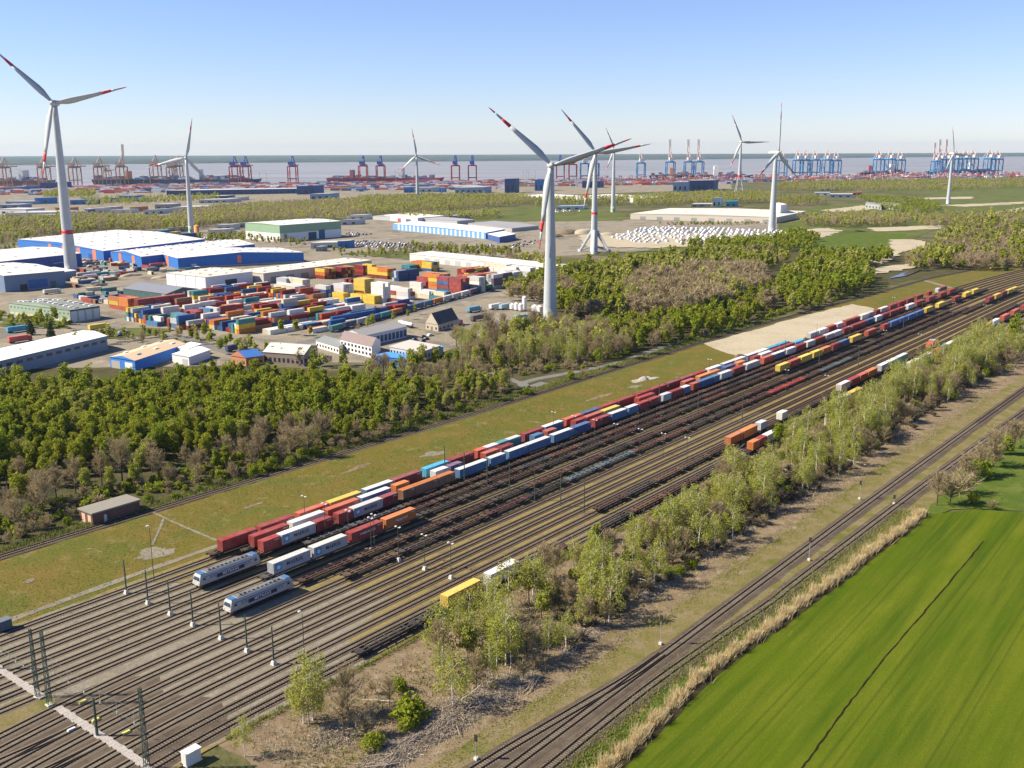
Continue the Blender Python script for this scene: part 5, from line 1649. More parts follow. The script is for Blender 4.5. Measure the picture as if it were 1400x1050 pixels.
for k, (x, y, n, L, lab) in enumerate(((555, 1020, 26, 4, 'long heap of grey branches below the bright bush'), (600, 985, 30, 5, 'heap of pale branches right of the bright bush'), (640, 968, 26, 4, 'heap of branches lying up the slope'), (530, 1043, 18, 3, 'small dark heap of branches near the bottom edge'), (725, 935, 16, 2, 'stack of cut logs beside the main line clearing'), (780, 893, 18, 2, 'pale heap of branches under the birch shade'))):
    log_pile(x, y, n, L, lab)
for k in range(12):
    s, t = random.uniform(120, 420), random.uniform(117, 140)
    p = W(s, t, 0.35)
    a = random.uniform(0, PI)
    L = random.uniform(3, 6)
    tag(MB().tube([(-L, 0, 0), (0, 0, .25), (L, .3, .6)], [.12, .1, .04], 6).obj('fallen_birch', M['birch_bark'], None, loc=p, rz=a), 'pale fallen trunk lying under the birches', 'log', 'fallen trunks in the belt')

# ------------------------------------------------------------------ masts, lamps, gantries, cabinets
def mast(p, h, label, lamps=0, block=True, arm=0.0):
    r = empty('catenary_mast' if not lamps else 'lamp_post', (p.x, p.y, 0.2), TH)
    tag(r, label, 'mast' if not lamps else 'lamp post', 'masts and lamps of the yard')
    MB().tube([(0, 0, 0.3), (0, 0, h)], [0.2 if not lamps else 0.11, 0.14 if not lamps else 0.07], 6).obj('pole', M['mast'], r)
    if block: MB().hexa([(-.55, -.55, 0), (.55, -.55, 0), (.55, .55, 0), (-.55, .55, 0)], [(-.35, -.35, .9), (.35, -.35, .9), (.35, .35, .9), (-.35, .35, .9)]).obj('concrete_foot', M['conc'], r)
    if arm: MB().beam((0, 0, h - 1.2), (0, arm, h - .9), 0.09).obj('cross_arm', M['mast'], r)
    for k in range(lamps):
        y = (-0.75, 0.75)[k] if lamps == 2 else 0.0
        a = MB().beam((0, 0, h), (0, y or 0.9, h + .12), .06).obj('lamp_arm', M['galv'], r)
        MB().box(-.28, .28, (y or .9) - .18, (y or .9) + .18, h + .06, h + .26).obj('lamp_head', M['ink_white'], a)


PAIRS = [(0, 1), (2, 3), (4, 5), (6, 7), (8, 9), (10, 11), (12, 13)]
for s, h in ((121.5, 8.8),):
    for k, (a, b) in enumerate(PAIRS): mast(W(s, (TRK[a] + TRK[b]) / 2), h, f'{ORD[k]} steel mast on a white foot in the row by the locomotives', 0, True, 1.5 if k % 2 else -1.5)
for r_, s in enumerate((178, 238, 300, 362, 425, 490, 555, 620, 685)):
    for k, (a, b) in enumerate(PAIRS):
        if r_ > 2 and (k + r_) % 2: continue
        mast(W(s + random.uniform(-.5, .5), (TRK[a] + TRK[b]) / 2), 10.5 if r_ % 2 else 9.5, f'{ORD[k]} mast of the {ORD[r_]} lamp row along the freight yard', 2 if (r_ % 2 == 0) else 0, r_ == 0)
for x, y, h, lab in ((417, 914, 12.5, 'tall thin lamp post beside the lone birch'), (211, 798, 15, 'tall lamp post standing at the foot path end'), (512, 747, 9, 'lamp post with two heads behind the red container')):
    mast(at(x, y), h, lab, 2 if x == 512 else 1, False)
for x, y, h, lab in ((903, 882, 7, 'thin signal post on the verge above the points'), (1106, 767, 6.5, 'short signal post between the main line tracks'), (1175, 683, 6, 'signal mast on the brown clearing'), (1222, 690, 3, 'small white marker post at the main line'), (651, 1040, 5, 'short post with a sign at the bottom edge')):
    p = at(x, y)
    r = empty('signal_post', (p.x, p.y, 0.2), TH)
    tag(r, lab, 'signal', 'signals along the main line')
    MB().tube([(0, 0, 0), (0, 0, h)], [.09, .07], 6).obj('post', M['galv'], r)
    MB().box(-.15, .1, -.3, .3, h - 1.3, h).obj('signal_head', M['black'], r)
    MB().box(-.35, .35, -.35, .35, 0, .5).obj('foot', M['conc'], r)


def lattice(p, h, w, label):
    r = empty('lattice_tower', (p.x, p.y, 0.2), TH)
    tag(r, label, 'lattice mast', 'lattice masts of the wire portals')
    for x in (-1, 1):
        for y in (-1, 1): MB().beam((x * w, y * w, 0), (x * w * .55, y * w * .55, h), .1).obj('corner_post', M['mast'], r)
    n = int(h / 1.1)
    for k in range(n):
        z0, z1 = h * k / n, h * (k + 1) / n
        f0, f1 = w * (1 - .45 * z0 / h), w * (1 - .45 * z1 / h)
        g = 1 if k % 2 else -1
        for fx in (-1, 1):
            MB().beam((fx * f0, -g * f0, z0), (fx * f1, g * f1, z1), .06).obj('diagonal', M['mast'], r)
            MB().beam((-g * f0, fx * f0, z0), (g * f1, fx * f1, z1), .06).obj('diagonal', M['mast'], r)
    MB().box(-w - .25, w + .25, -w - .25, w + .25, -.1, .3).obj('foot', M['conc'], r)
    return r


GT = [(208.3 - 1.4, 8, .16), (190.5 - 1.4, 15.0, .34), (185.8 - 1.4, 16.0, .38), (168.0 - 1.4, 8, .16), (151.2 - 1.2, 16.0, .38)]
for k, (t, h, w) in enumerate(GT):
    lattice(W(83.6, t), h, w, ['thin lattice mast at the left picture edge', 'left of the two tall lattice masts', 'right of the two tall lattice masts', 'short lattice mast between the crossing slabs and yellow boxes', 'tall lattice mast at the end of the slab crossing'][k])
for a, b, zz, lab in ((185.0 - 1.0, 151.2 - 1.2, (9.0, 11.5), 'wire portal between the tall masts over the lower tracks'), (208, 190.5 - 1.4, (6.2, 7.4), 'wire portal over the upper tracks at the left edge')):
    r = empty('wire_portal', W(83.6, (a + b) / 2, 0), TH)
    tag(r, lab, 'wire portal', 'wire portals across the tracks')
    L = abs(a - b) / 2
    for z in zz:
        mb = MB()
        pts = [(0, -L + 2 * L * k / 12, z - 1.0 * (1 - ((k - 6) / 6) ** 2)) for k in range(13)]
        mb.tube(pts, [.035] * 13, 4)
        mb.obj('span_wire', M['mast'], r)
    for k in range(6):
        y = -L + 2 * L * (k + .5) / 6
        MB().beam((0, y, zz[0] - .9), (0, y, zz[1] - .9), .05).obj('dropper', M['galv'], r)
        MB().tube([(0, y, zz[0] - 1.0), (0, y, zz[0] - .55)], [.12, .12], 6).obj('insulator', M['conc'], r)
for x, y, t in ((113, 962, 0), (131, 987, 0), (173, 1004, 0), (98, 1000, 1)):
    p = at(x, y)
    tag(MB().hexa([(-.8, -.3, 0), (.8, -.3, 0), (.8, .3, 0), (-.8, .3, 0)], [(-.7, -.22, .4), (.7, -.22, .4), (.7, .22, .4), (-.7, .22, .4)]).obj('point_motor', M['clean'], None, loc=(p.x, p.y, .25), rz=TH, color=(.75, .65, .12) if not t else (.8, .8, .8)), {113: 'yellow point machine nearest the tall masts', 131: 'yellow point machine in the middle of the lower fan', 173: 'yellow point machine nearest the end lattice mast', 98: 'white box lying between the lower tracks'}[x], 'point machine', 'point machines')
p = at(262, 1042)
cb = empty('switch_cabinet', (p.x, p.y, .1), TH)
tag(cb, 'pale grey relay cabinet with flat roof below the last track', 'cabinet')
MB().box(-1.5, 1.5, -.8, .8, .1, 2.4).obj('body', M['building'], cb, color=(.66, .64, .58))
MB().box(-1.65, 1.65, -.95, .95, 2.4, 2.52).obj('roof', M['building'], cb, color=(.72, .7, .62))
MB().box(-1.53, -1.5, -.6, -.02, .25, 2.2).obj('door', M['building'], cb, color=(.6, .59, .55))
MB().box(-1.53, -1.5, .02, .6, .25, 2.2).obj('door', M['building'], cb, color=(.6, .59, .55))
MB().box(-1.7, 1.7, -1, 1, 0, .1).obj('plinth', M['conc'], cb)
p = at(5, 862)
cb = empty('equipment_hut', (p.x, p.y, .15), TH)
tag(cb, 'dark blue grey equipment hut at the left picture edge', 'hut')
MB().box(-1.6, 1.6, -1.1, 1.1, 0, 2.5).obj('wall', M['building'], cb, color=(.09, .12, .15))
MB().box(-1.75, 1.75, -1.25, 1.25, 2.5, 2.62).obj('roof', M['building'], cb, color=(.12, .14, .16))
MB().box(-1.64, -1.6, -.5, .5, .1, 2.1).obj('door', M['mast'], cb)


# ------------------------------------------------------------------ buildings
def quad_box(mb, A, U, V, z0, z1):
    lo = [A, A + U, A + U + V, A + V]
    return mb.hexa([(q.x, q.y, z0) for q in lo], [(q.x, q.y, z1) for q in lo])


def vec(az, L):
    a = math.radians(az)
    return Vector((math.sin(a) * L, math.cos(a) * L, 0))


def hall(name, label, cat, N, L, R, h, wall, roof, gable=0.0, zref=None, upper=None, stripes=(), doors=(), wins=(), sky_=(0, 0), group='halls of the industrial estate', parapet=0.35, ribs=0):
    """N near corner, L far end of the lit front, R far end of the shaded front (picture points at eaves height, or offsets)"""
    z = h if zref is None else zref
    n = at(*N, z)
    l = L if isinstance(L, Vector) else at(*L, z) - n
    r = R if isinstance(R, Vector) else at(*R, z) - n
    n.z = l.z = r.z = 0
    root = empty(name, n)
    tag(root, label, cat, group)
    O = Vector((0, 0, 0))
    mb = MB()
    if upper is None: quad_box(mb, O, r, l, 0, h)
    else: quad_box(mb, O, r, l, 0, h * upper[0])
    w = mb.obj('wall', M['building'], root, color=wall)
    if upper is not None:
        quad_box(MB(), O, r, l, h * upper[0] + .003, h).obj('upper_wall', M['building'], root, color=upper[1])
    lu, ru = l.normalized(), r.normalized()
    ov = 0.35
    A, U, V = O - lu * ov - ru * ov, r + ru * 2 * ov, l + lu * 2 * ov
    if gable == 0:
        ro = quad_box(MB(), A, U, V, h + .003, h + parapet).obj('roof', M['building'], root, color=roof)
    else:
        g = abs(gable)
        mb = MB()
        if gable > 0:                                       # ridge along r
            a0, a1, b0, b1, m0, m1 = A, A + U, A + V, A + V + U, A + V / 2, A + V / 2 + U
        else:                                               # ridge along l
            a0, a1, b0, b1, m0, m1 = A, A + V, A + U, A + U + V, A + U / 2, A + U / 2 + V
        pt = lambda q, z_: (q.x, q.y, z_)
        mb.add([pt(a0, h + .01), pt(a1, h + .01), pt(m1, h + g), pt(m0, h + g), pt(b0, h + .01), pt(b1, h + .01)], [(0, 1, 2, 3), (3, 2, 5, 4), (0, 3, 4, 0), (1, 5, 2, 1)][:2])
        ro = mb.obj('roof', M['building'], root, color=roof)
        gb = MB()
        gb.add([pt(a0 + (m0 - a0) * .03, h), pt(b0 + (m0 - b0) * .03, h), pt(m0, h + g - .05), pt(m0, h + g - .05)], [(0, 1, 2, 3)])
        gb.add([pt(a1 + (m1 - a1) * .03, h), pt(b1 + (m1 - b1) * .03, h), pt(m1, h + g - .05), pt(m1, h + g - .05)], [(0, 1, 2, 3)])
        gb.obj('gable', M['building'], root, color=wall if upper is None else upper[1])
    fl = Vector((ru.x, ru.y, 0)) * -.06                     # outwards from the lit front
    fr = Vector((lu.x, lu.y, 0)) * -.06                     # outwards from the shaded front
    for side, u0, u1, z0, z1, col in stripes:
        o, d, nn = (O, l, fl) if side == 'l' else (O, r, fr)
        quad_box(MB(), o + d * u0 + nn, d * (u1 - u0), -nn * .9, z0 * h, z1 * h).obj('wall_stripe', M['building'], w, color=col)
    for side, u0, u1, z1, col in doors:
        o, d, nn = (O, l, fl) if side == 'l' else (O, r, fr)
        quad_box(MB(), o + d * u0 + nn * 1.4, d * (u1 - u0), -nn * 1.2, .05, z1).obj('door', M['building'], w, color=col)
    for side, cnt_, z0, z1, frac, col in wins:
        o, d, nn = (O, l, fl) if side == 'l' else (O, r, fr)
        for k in range(cnt_):
            u0 = (k + (1 - frac) / 2) / cnt_
            x = quad_box(MB(), o + d * u0 + nn * 1.2, d * (frac / cnt_), -nn, z0, z1).obj('window', M['glass'] if col is None else M['building'], w, color=col)
    for i in range(sky_[0]):
        for j in range(sky_[1]):
            c = l * ((j + .5) / sky_[1]) + r * ((i + .5) / sky_[0])
            zz = h + parapet
            if gable > 0: zz = h + abs(gable) * (1 - abs((j + .5) / sky_[1] - .5) * 2)
            if gable < 0: zz = h + abs(gable) * (1 - abs((i + .5) / sky_[0] - .5) * 2)
            quad_box(MB(), c, ru * 3.2, lu * 1.5, zz - .05, zz + .55).obj('roof_light', M['building'], ro, color=(.8, .8, .76) if (i + j) % 3 else (.35, .36, .38))
    for k in range(1, ribs):
        quad_box(MB(), l * (k / ribs) - ru * .4, r + ru * .8, lu * .35, h + parapet, h + parapet + .12).obj('roof_seam', M['building'], ro, color=tuple(c * .7 for c in roof))
    return root


WHITE, BLUE, NAVY, TAN, LG = (.66, .61, .56), (.02, .145, .46), (.02, .07, .27), (.62, .53, .40), (.50, .50, .49)
ORG = (.75, .20, .10)
st3 = lambda *us: [('l', u, u + .035, .02, 1, ORG) for u in us]
hall('blue_hall', 'long bright blue hall with orange stripes behind the tall turbine', 'hall', (141, 343), (24, 327), vec(24, 150), 10, BLUE, WHITE, 3, stripes=st3(.08, .25, .42, .58), doors=[('l', .12, .16, 5, NAVY), ('l', .7, .76, 6, NAVY)], sky_=(8, 7), ribs=0)
hall('blue_hall', 'middle blue hall with two orange stripes behind the red trailers', 'hall', (193, 351), (151, 344), vec(30, 150), 10, BLUE, WHITE, 3, stripes=[('l', .22, .3, .02, 1, ORG), ('l', .65, .73, .02, 1, ORG)], sky_=(8, 5))
hall('blue_hall', 'wide blue hall with one orange stripe and red canopy on its shaded side', 'hall', (243, 353), (217, 346), (415, 345), 10, BLUE, (.70, .66, .60), -3, stripes=[('l', .5, .62, .02, 1, ORG), ('r', .46, .49, .3, 1, ORG), ('r', .0, 1, .0, .16, (.3, .33, .3))], doors=[('r', .1, .14, 4, (.5, .5, .5))], sky_=(7, 3))
q = MB()
root = empty('canopy', at(268, 364, 0))
tag(root, 'red canopy roof along the shaded side of the wide blue hall', 'canopy')
quad_box(MB(), Vector((0, -3, 0)), vec(62, 60), vec(-28, 3), 4.6, 5.0).obj('roof', M['building'], root, color=(.6, .16, .14))
for k in range(6): MB().tube([(0, -3, 0), (0, -3, 4.6)], [.12, .12], 6).obj('post', M['galv'], root, loc=vec(62, 2 + 11 * k))
hall('blue_hall', 'dark blue hall with a white roof behind the tall turbine foot', 'hall', (-60, 364), vec(-49, 105), (111, 346), 12, NAVY, WHITE, 2.5, stripes=[('r', .75, .86, .42, .45, (.6, .6, .62))], sky_=(3, 3))
hall('steel_hall', 'steel blue hall with pale roof at the left picture edge', 'hall', (5, 377), vec(-49, 98), (88, 370), 13, (.13, .19, .29), (.72, .66, .58), 2, doors=[('r', .24, .36, 5, (.02, .02, .025)), ('r', .74, .84, 5.5, (.08, .09, .1)), ('l', .1, .2, 5, (.2, .22, .25))], stripes=[('r', .38, .7, .1, .62, (.03, .10, .30))], sky_=(3, 4))
hall('steel_annex', 'low steel blue annex at the right end of the steel hall', 'hall', (88, 372), vec(-49, 40), (104, 370), 8, (.14, .19, .28), (.66, .62, .56))
hall('green_roofed_hall', 'old hall with green grey roof and glazed dark end wall', 'hall', (95, 424), (12, 414), (136, 418), 8.5, (.32, .40, .30), (.22, .23, .19), 2.0, wins=[('l', 12, .8, 2.6, .7, (.62, .58, .42)), ('r', 4, .6, 7.2, .72, (.52, .56, .60)), ('l', 16, 5.6, 6.6, .4, (.12, .2, .12))], stripes=[('r', 0, 1, .88, .99, (.05, .05, .06))], sky_=(2, 12))
hall('white_roofed_hall', 'long low hall with a blank white roof behind the young trees', 'hall', (-40, 502.5), vec(-50, 27), (146, 459), 8, (.22, .26, .30), (.82, .81, .79), 1.2, wins=[('r', 14, 4.5, 6, .6, None)])
hall('blue_shed', 'bright blue shed with a tan roof at the edge of the wood', 'shed', (184, 493), (150, 488), (254, 470), 5.5, (.03, .20, .62), (.62, .46, .28), 1.6, doors=[('l', .1, .4, 4, (.75, .75, .72)), ('l', .6, .95, 4, (.4, .38, .34)), ('r', .82, .97, 4.5, (.1, .38, .7))], sky_=(3, 2))
hall('white_shed', 'white shed right of the bright blue shed', 'shed', (258, 488), (235, 484), (287, 478), 4.5, (.68, .67, .66), (.8, .79, .77), 1.0, doors=[('l', .1, .4, 3, (.4, .4, .42))])
hall('white_shed', 'white shed behind, between the blue shed and the container yard', 'shed', (256, 478), (242, 475), (275, 471), 5, (.70, .69, .68), (.8, .79, .77), 0)
hall('brick_house', 'small brick house with a bright blue roof', 'house', (336, 489), (316, 486), (360, 486), 4.5, (.48, .2, .1), (.06, .2, .55), 3.0, wins=[('l', 3, 1, 2.4, .4, None), ('r', 3, 1, 2.4, .4, None)], doors=[('l', .42, .52, 2.2, (.6, .55, .5))])
hall('brick_workshop', 'brown brick workshop with a pale grey ridged roof', 'workshop', (415, 485), (360, 481), (434, 472), 6, (.25, .19, .15), (.56, .53, .47), -2.5, wins=[('l', 9, 1.2, 3.4, .5, None), ('r', 4, 1.2, 3.4, .5, None)])
hall('office_block', 'white office with a brown sloping roof in front of the dark hall', 'office', (508, 474), (465, 464), (520, 465), 6, (.72, .70, .66), (.24, .18, .16), -3.2, wins=[('l', 9, 1, 2.4, .55, None), ('l', 9, 3.6, 5, .55, None)])
hall('dark_hall', 'long white hall with a dark roof striped by white roof lights', 'hall', (497, 459), (468, 455), (556, 446), 6.5, (.60, .62, .64), (.30, .29, .27), 2.2, wins=[('r', 11, .8, 4.6, .75, (.05, .11, .17))])
hall('low_annex', 'low white annex with dark windows beside the office', 'annex', (463, 475), (432, 466), (474, 468), 3.6, (.72, .70, .66), (.26, .27, .25), 0, wins=[('l', 8, 1, 2.3, .55, None)])
hall('depot', 'flat grey roofed depot with blue white walls behind the blue tarps', 'depot', (575, 482), (533, 474), (602, 473), 5, (.42, .46, .52), (.52, .48, .42), 0, wins=[('l', 10, 1.2, 3.4, .5, None), ('r', 6, 1.2, 3.2, .5, None)])
hall('blue_store', 'bright blue store with a row of bays below the grey depot', 'store', (560, 492), (512, 486), (578, 488), 4.2, (.03, .18, .6), (.06, .28, .7), 0, wins=[('l', 9, .4, 3.2, .4, (.02, .06, .3))])
hall('cyan_shed', 'small shed with a cyan roof at the depot corner', 'shed', (598, 478), (573, 473), (606, 474), 4, (.35, .38, .42), (.08, .50, .68), 0)
hall('gabled_house', 'old gabled house with a steep dark slate roof by the tanker', 'house', (599, 444), (582, 441), (626, 436), 4.2, (.42, .36, .28), (.045, .045, .05), 6.5, wins=[('l', 3, 1, 2.4, .35, None), ('r', 5, 1, 2.2, .4, None)], doors=[('l', .45, .6, 2.2, (.2, .15, .1))])
hall('white_hall', 'pale grey hall with a big dark gate beside the container yard', 'hall', (281, 379), (227, 373), (345, 371), 10, (.66, .65, .66), (.62, .56, .46), 1.0, doors=[('r', .4, .65, 6, (.03, .035, .06))], stripes=[('l', .0, .012, 0, 1, (.3, .3, .32)), ('l', .25, .262, 0, 1, (.35, .35, .36)), ('l', .5, .512, 0, 1, (.35, .35, .36)), ('l', .75, .762, 0, 1, (.35, .35, .36))], sky_=(3, 4))
hall('beige_warehouse', 'long beige roofed warehouse behind the yellow containers', 'warehouse', (360, 374), vec(-52, 34), (508, 356), 8.5, (.52, .46, .40), (.68, .60, .48), 0, doors=[('r', .06 + .13 * k, .13 + .13 * k, 5, (.25, .22, .2)) for k in range(7)], sky_=(9, 2))
hall('green_shed', 'dark green shed with a grey ridged roof and white gate posts', 'shed', (227, 402), (168, 394), (272, 395), 7, (.05, .10, .09), (.19, .20, .23), -3, stripes=[('r', .2, .24, 0, 1, (.7, .7, .7)), ('r', .5, .56, 0, 1, (.6, .62, .65)), ('r', .78, .82, 0, 1, (.7, .7, .7)), ('l', .0, .1, 0, .9, (.4, .5, .4))])
hall('green_white_hall', 'tall green and white hall beyond the blue halls', 'hall', (382, 308), (335, 304.5), (466, 302), 20, (.72, .72, .70), (.68, .68, .66), 1.2, upper=(.5, (.24, .36, .22)), doors=[('r', .45, .58, 9, (.03, .06, .1)), ('r', .62, .72, 11, (.03, .09, .2))], sky_=(4, 4))
hall('blue_white_hall', 'long hall with blue and white striped front beyond the car park', 'hall', (664, 318), (537, 306), (690, 313), 8, (.12, .30, .58), (.78, .76, .72), 1.2, stripes=[('l', .02 + .045 * k, .04 + .045 * k, .05, .95, (.55, .62, .72)) for k in range(21)], sky_=(2, 8))
hall('navy_shed', 'navy shed with white roof at the end of the striped hall', 'shed', (683, 324), (667, 320), (705, 320), 7, (.03, .08, .25), (.78, .76, .74), 0)
hall('long_cream_roof', 'very long cream roofed hall behind the parked vans', 'hall', (1062, 297), (862, 292), vec(30, 170), 9, (.58, .52, .42), (.70, .62, .50), 2.0, zref=9, doors=[('l', .05 + .12 * k, .09 + .12 * k, 5, (.3, .3, .3)) for k in range(8)], sky_=(4, 12))
hall('pale_store', 'pale store flanking the container yard with a flat long roof', 'store', (748, 366), (560, 347), vec(38, 30), 7, (.55, .55, .53), (.72, .68, .60), 0, doors=[('l', .04 + .08 * k, .08 + .08 * k, 4.5, (.4, .4, .4)) for k in range(11)], ribs=8)
hall('grey_shed', 'grey low shed left of the striped hall', 'shed', (625, 302), (510, 295), vec(38, 40), 6, (.4, .4, .4), (.36, .35, .34), 1.5)
hall('white_works', 'white works with dark gates behind the orange containers', 'works', (571, 298), (526, 294), vec(38, 60), 8, (.62, .61, .6), (.76, .74, .72), 0, doors=[('l', .2, .35, 5, (.1, .1, .12)), ('l', .5, .6, 5, (.4, .05, .05))])
hall('flat_white_hall', 'flat white roofed hall on the meadow behind the tripod turbine', 'hall', (795, 273), (705, 268), vec(38, 120), 8, (.6, .58, .54), (.78, .75, .70), 0)
hall('flat_white_hall', 'second flat white roofed hall right of the tripod turbine', 'hall', (872, 272), (795, 268), vec(38, 110), 8, (.6, .58, .54), (.78, .75, .70), 0)
hall('solar_roof_hall', 'brown roofed low hall near the meadow left of the pond', 'hall', (700, 312), (640, 305), vec(38, 60), 5, (.35, .33, .31), (.30, .29, .29), 1.0)
hall('white_tank_works', 'white box building at the foot of the upright bladed turbine', 'works', (1066, 300), (1056, 297), vec(38, 25), 22, (.7, .68, .64), (.75, .73, .7), 0, zref=0)
hall('brick_signal_building', 'flat roofed red brick railway building beside the single track', 'railway building', at and (126, 703.5), (108, 696.5), (190.5, 684.5), 3.5, (.13, .062, .05), (.25, .23, .185), 0, stripes=[('l', .12, .36, .02, .82, (.62, .42, .28)), ('l', .56, .82, .02, .82, (.62, .42, .28))], doors=[('r', .23, .29, 2.4, (.52, .52, .48)), ('r', .31, .35, 2.4, (.06, .06, .07))], parapet=.45)

# far estate and port sheds
random.seed(5)
FARB = [(0, 293, 36, 293.5, 9, 'w', 'w'), (8, 298, 72, 297, 8, 'w', 'w'), (40, 301, 72, 300, 7, 'n', 'w'), (76, 292, 96, 292, 10, 'o', 'o'), (96, 280, 123, 279.5, 9, 'b', 'b'), (48, 279, 68, 278.5, 12, 'b', 'b'), (142, 277, 158, 276.5, 9, 'b', 'b'), (164, 275.5, 186, 275, 12, 'b', 'l'), (186, 276, 204, 275.5, 8, 'w', 'w'), (116, 296, 124, 296, 12, 'n', 'w'), (96, 297, 116, 296.5, 9, 'w', 'w'), (126, 294, 143, 293.5, 11, 'w', 'w'), (143, 291, 160, 290.5, 10, 'g', 'w'), (178, 290, 193, 289, 8, 'o', 'o'), (148, 292, 176, 291.5, 6, 'w', 'g'), (0, 285, 28, 284.5, 7, 'l', 'w'), (8, 280, 45, 279.5, 6, 'l', 'l'), (196, 294, 226, 292, 8, 'w', 'w'), (212, 287, 236, 286.5, 10, 'g', 'w'), (236, 289, 290, 287.5, 7, 'w', 'w'), (284, 290, 298, 290, 6, 'w', 'w'), (272, 278, 312, 277, 7, 'w', 'w'), (282, 273, 308, 272, 7, 'n', 'w'), (312, 275, 330, 274, 7, 'w', 'w'), (56, 261, 82, 260, 22, 'n', 'b'), (34, 262, 56, 261, 14, 'b', 'l'), (0, 263, 28, 262, 12, 'p', 'p'), (228, 267.5, 292, 266.5, 12, 'n', 'w'), (292, 266.5, 350, 265.5, 12, 'n', 'w'), (350, 265.5, 406, 264.5, 12, 'n', 'w'), (406, 266, 431, 265, 20, 'n', 'n'), (424, 273, 452, 272, 12, 'l', 'w'), (552, 263.5, 566, 263, 14, 'b', 'w'), (566, 263, 592, 262.5, 12, 'w', 'w'), (600, 263, 608, 263, 12, 'b', 'w'), (622, 265, 660, 264, 15, 'l', 'w'), (612, 259, 650, 258.5, 8, 'w', 'w'), (690, 264, 705, 263.5, 35, 'n', 'n'), (731, 261, 749, 260.5, 28, 'b', 'n'), (920, 262, 940, 261.5, 24, 'l', 'w'), (940, 261, 976, 260, 26, 'n', 'g'), (796, 257, 820, 256.5, 18, 'n', 'n'), (974, 283, 986, 282.5, 16, 'w', 'g'), (992, 283, 1007, 282.5, 10, 'c', 'c'), (945, 283, 975, 282.5, 5, 'g', 'w'), (760, 287, 795, 286.5, 6, 'w', 'l'), (1113, 267, 1134, 267, 6, 'w', 'w'), (1134, 270, 1165, 270, 7, 'l', 'w'), (1165, 267, 1178, 266.5, 6, 'o', 'o'), (1122, 261, 1142, 260.5, 6, 'w', 'l'), (1183, 284, 1205, 287, 8, 'g', 'g'), (1205, 285, 1232, 288, 9, 'w', 'g'), (1249, 254, 1262, 253.5, 9, 'o', 'o'), (1286, 256, 1296, 255.5, 8, 'o', 'o'), (230, 318, 257, 316, 6, 'g', 'w'), (212, 322, 226, 321.5, 6, 'n', 'c'), (240, 327, 264, 326, 6, 'n', 'n'), (232, 324, 240, 324, 6, 'y', 'y'), (285, 322, 310, 321, 7, 'w', 'w'), (296, 315, 318, 314, 7, 'w', 'w'), (318, 312, 335, 311, 6, 'g', 'g'), (425, 340, 462, 339, 6, 'w', 'w'), (462, 340, 478, 339, 8, 'b', 'w'), (432, 344, 440, 344, 5, 'g', 'g'), (608, 301, 634, 299.5, 6, 'w', 'w'), (466, 308, 490, 307, 7, 'w', 'g'), (478, 301, 500, 300, 7, 'w', 'w')]
FC = {'w': (.66, .64, .61), 'b': (.04, .22, .55), 'n': (.04, .09, .24), 'o': (.62, .2, .06), 'g': (.34, .34, .33), 'l': (.34, .44, .54), 'p': (.35, .22, .32), 'c': (.05, .42, .52), 'y': (.6, .45, .08)}
FW = {'w': 'white', 'b': 'blue', 'n': 'navy', 'o': 'orange', 'g': 'grey', 'l': 'pale blue', 'p': 'violet', 'c': 'turquoise', 'y': 'yellow'}
for k, (x0, y0, x1, y1, h, wc, rc) in enumerate(FARB):
    a, b = at(x0, y0), at(x1, y1)
    d = b - a
    dep = vec(20, min(90, max(12, d.length * .8)))
    root = empty('works_building', a)
    where = 'far left estate' if x0 < 240 else ('estate behind the tree belts' if x0 < 480 else ('sheds before the port' if x0 < 1000 else 'buildings in the right meadows'))
    tag(root, f'{FW[wc]} walled, {FW[rc]} roofed building, {ORDN(k + 1)} from left among the {where}', 'building', where)
    w = quad_box(MB(), Vector(), d, dep, 0, h).obj('wall', M['building'], root, color=jitter_col(FC[wc]))
    u, v = d.normalized() * .4, dep.normalized() * .4
    quad_box(MB(), -u - v, d + 2 * u, dep + 2 * v, h + .003, h + .5).obj('roof', M['building'], root, color=jitter_col(FC[rc], .08))
    fn = v.normalized() * -.08
    nw = max(2, int(d.length / 14))
    for j in range(nw):
        quad_box(MB(), d * ((j + .25) / nw) + fn, d * (.4 / nw), -fn * .9, h * .15, h * .55).obj('door' if j % 3 == 0 else 'window', M['glass'], w)

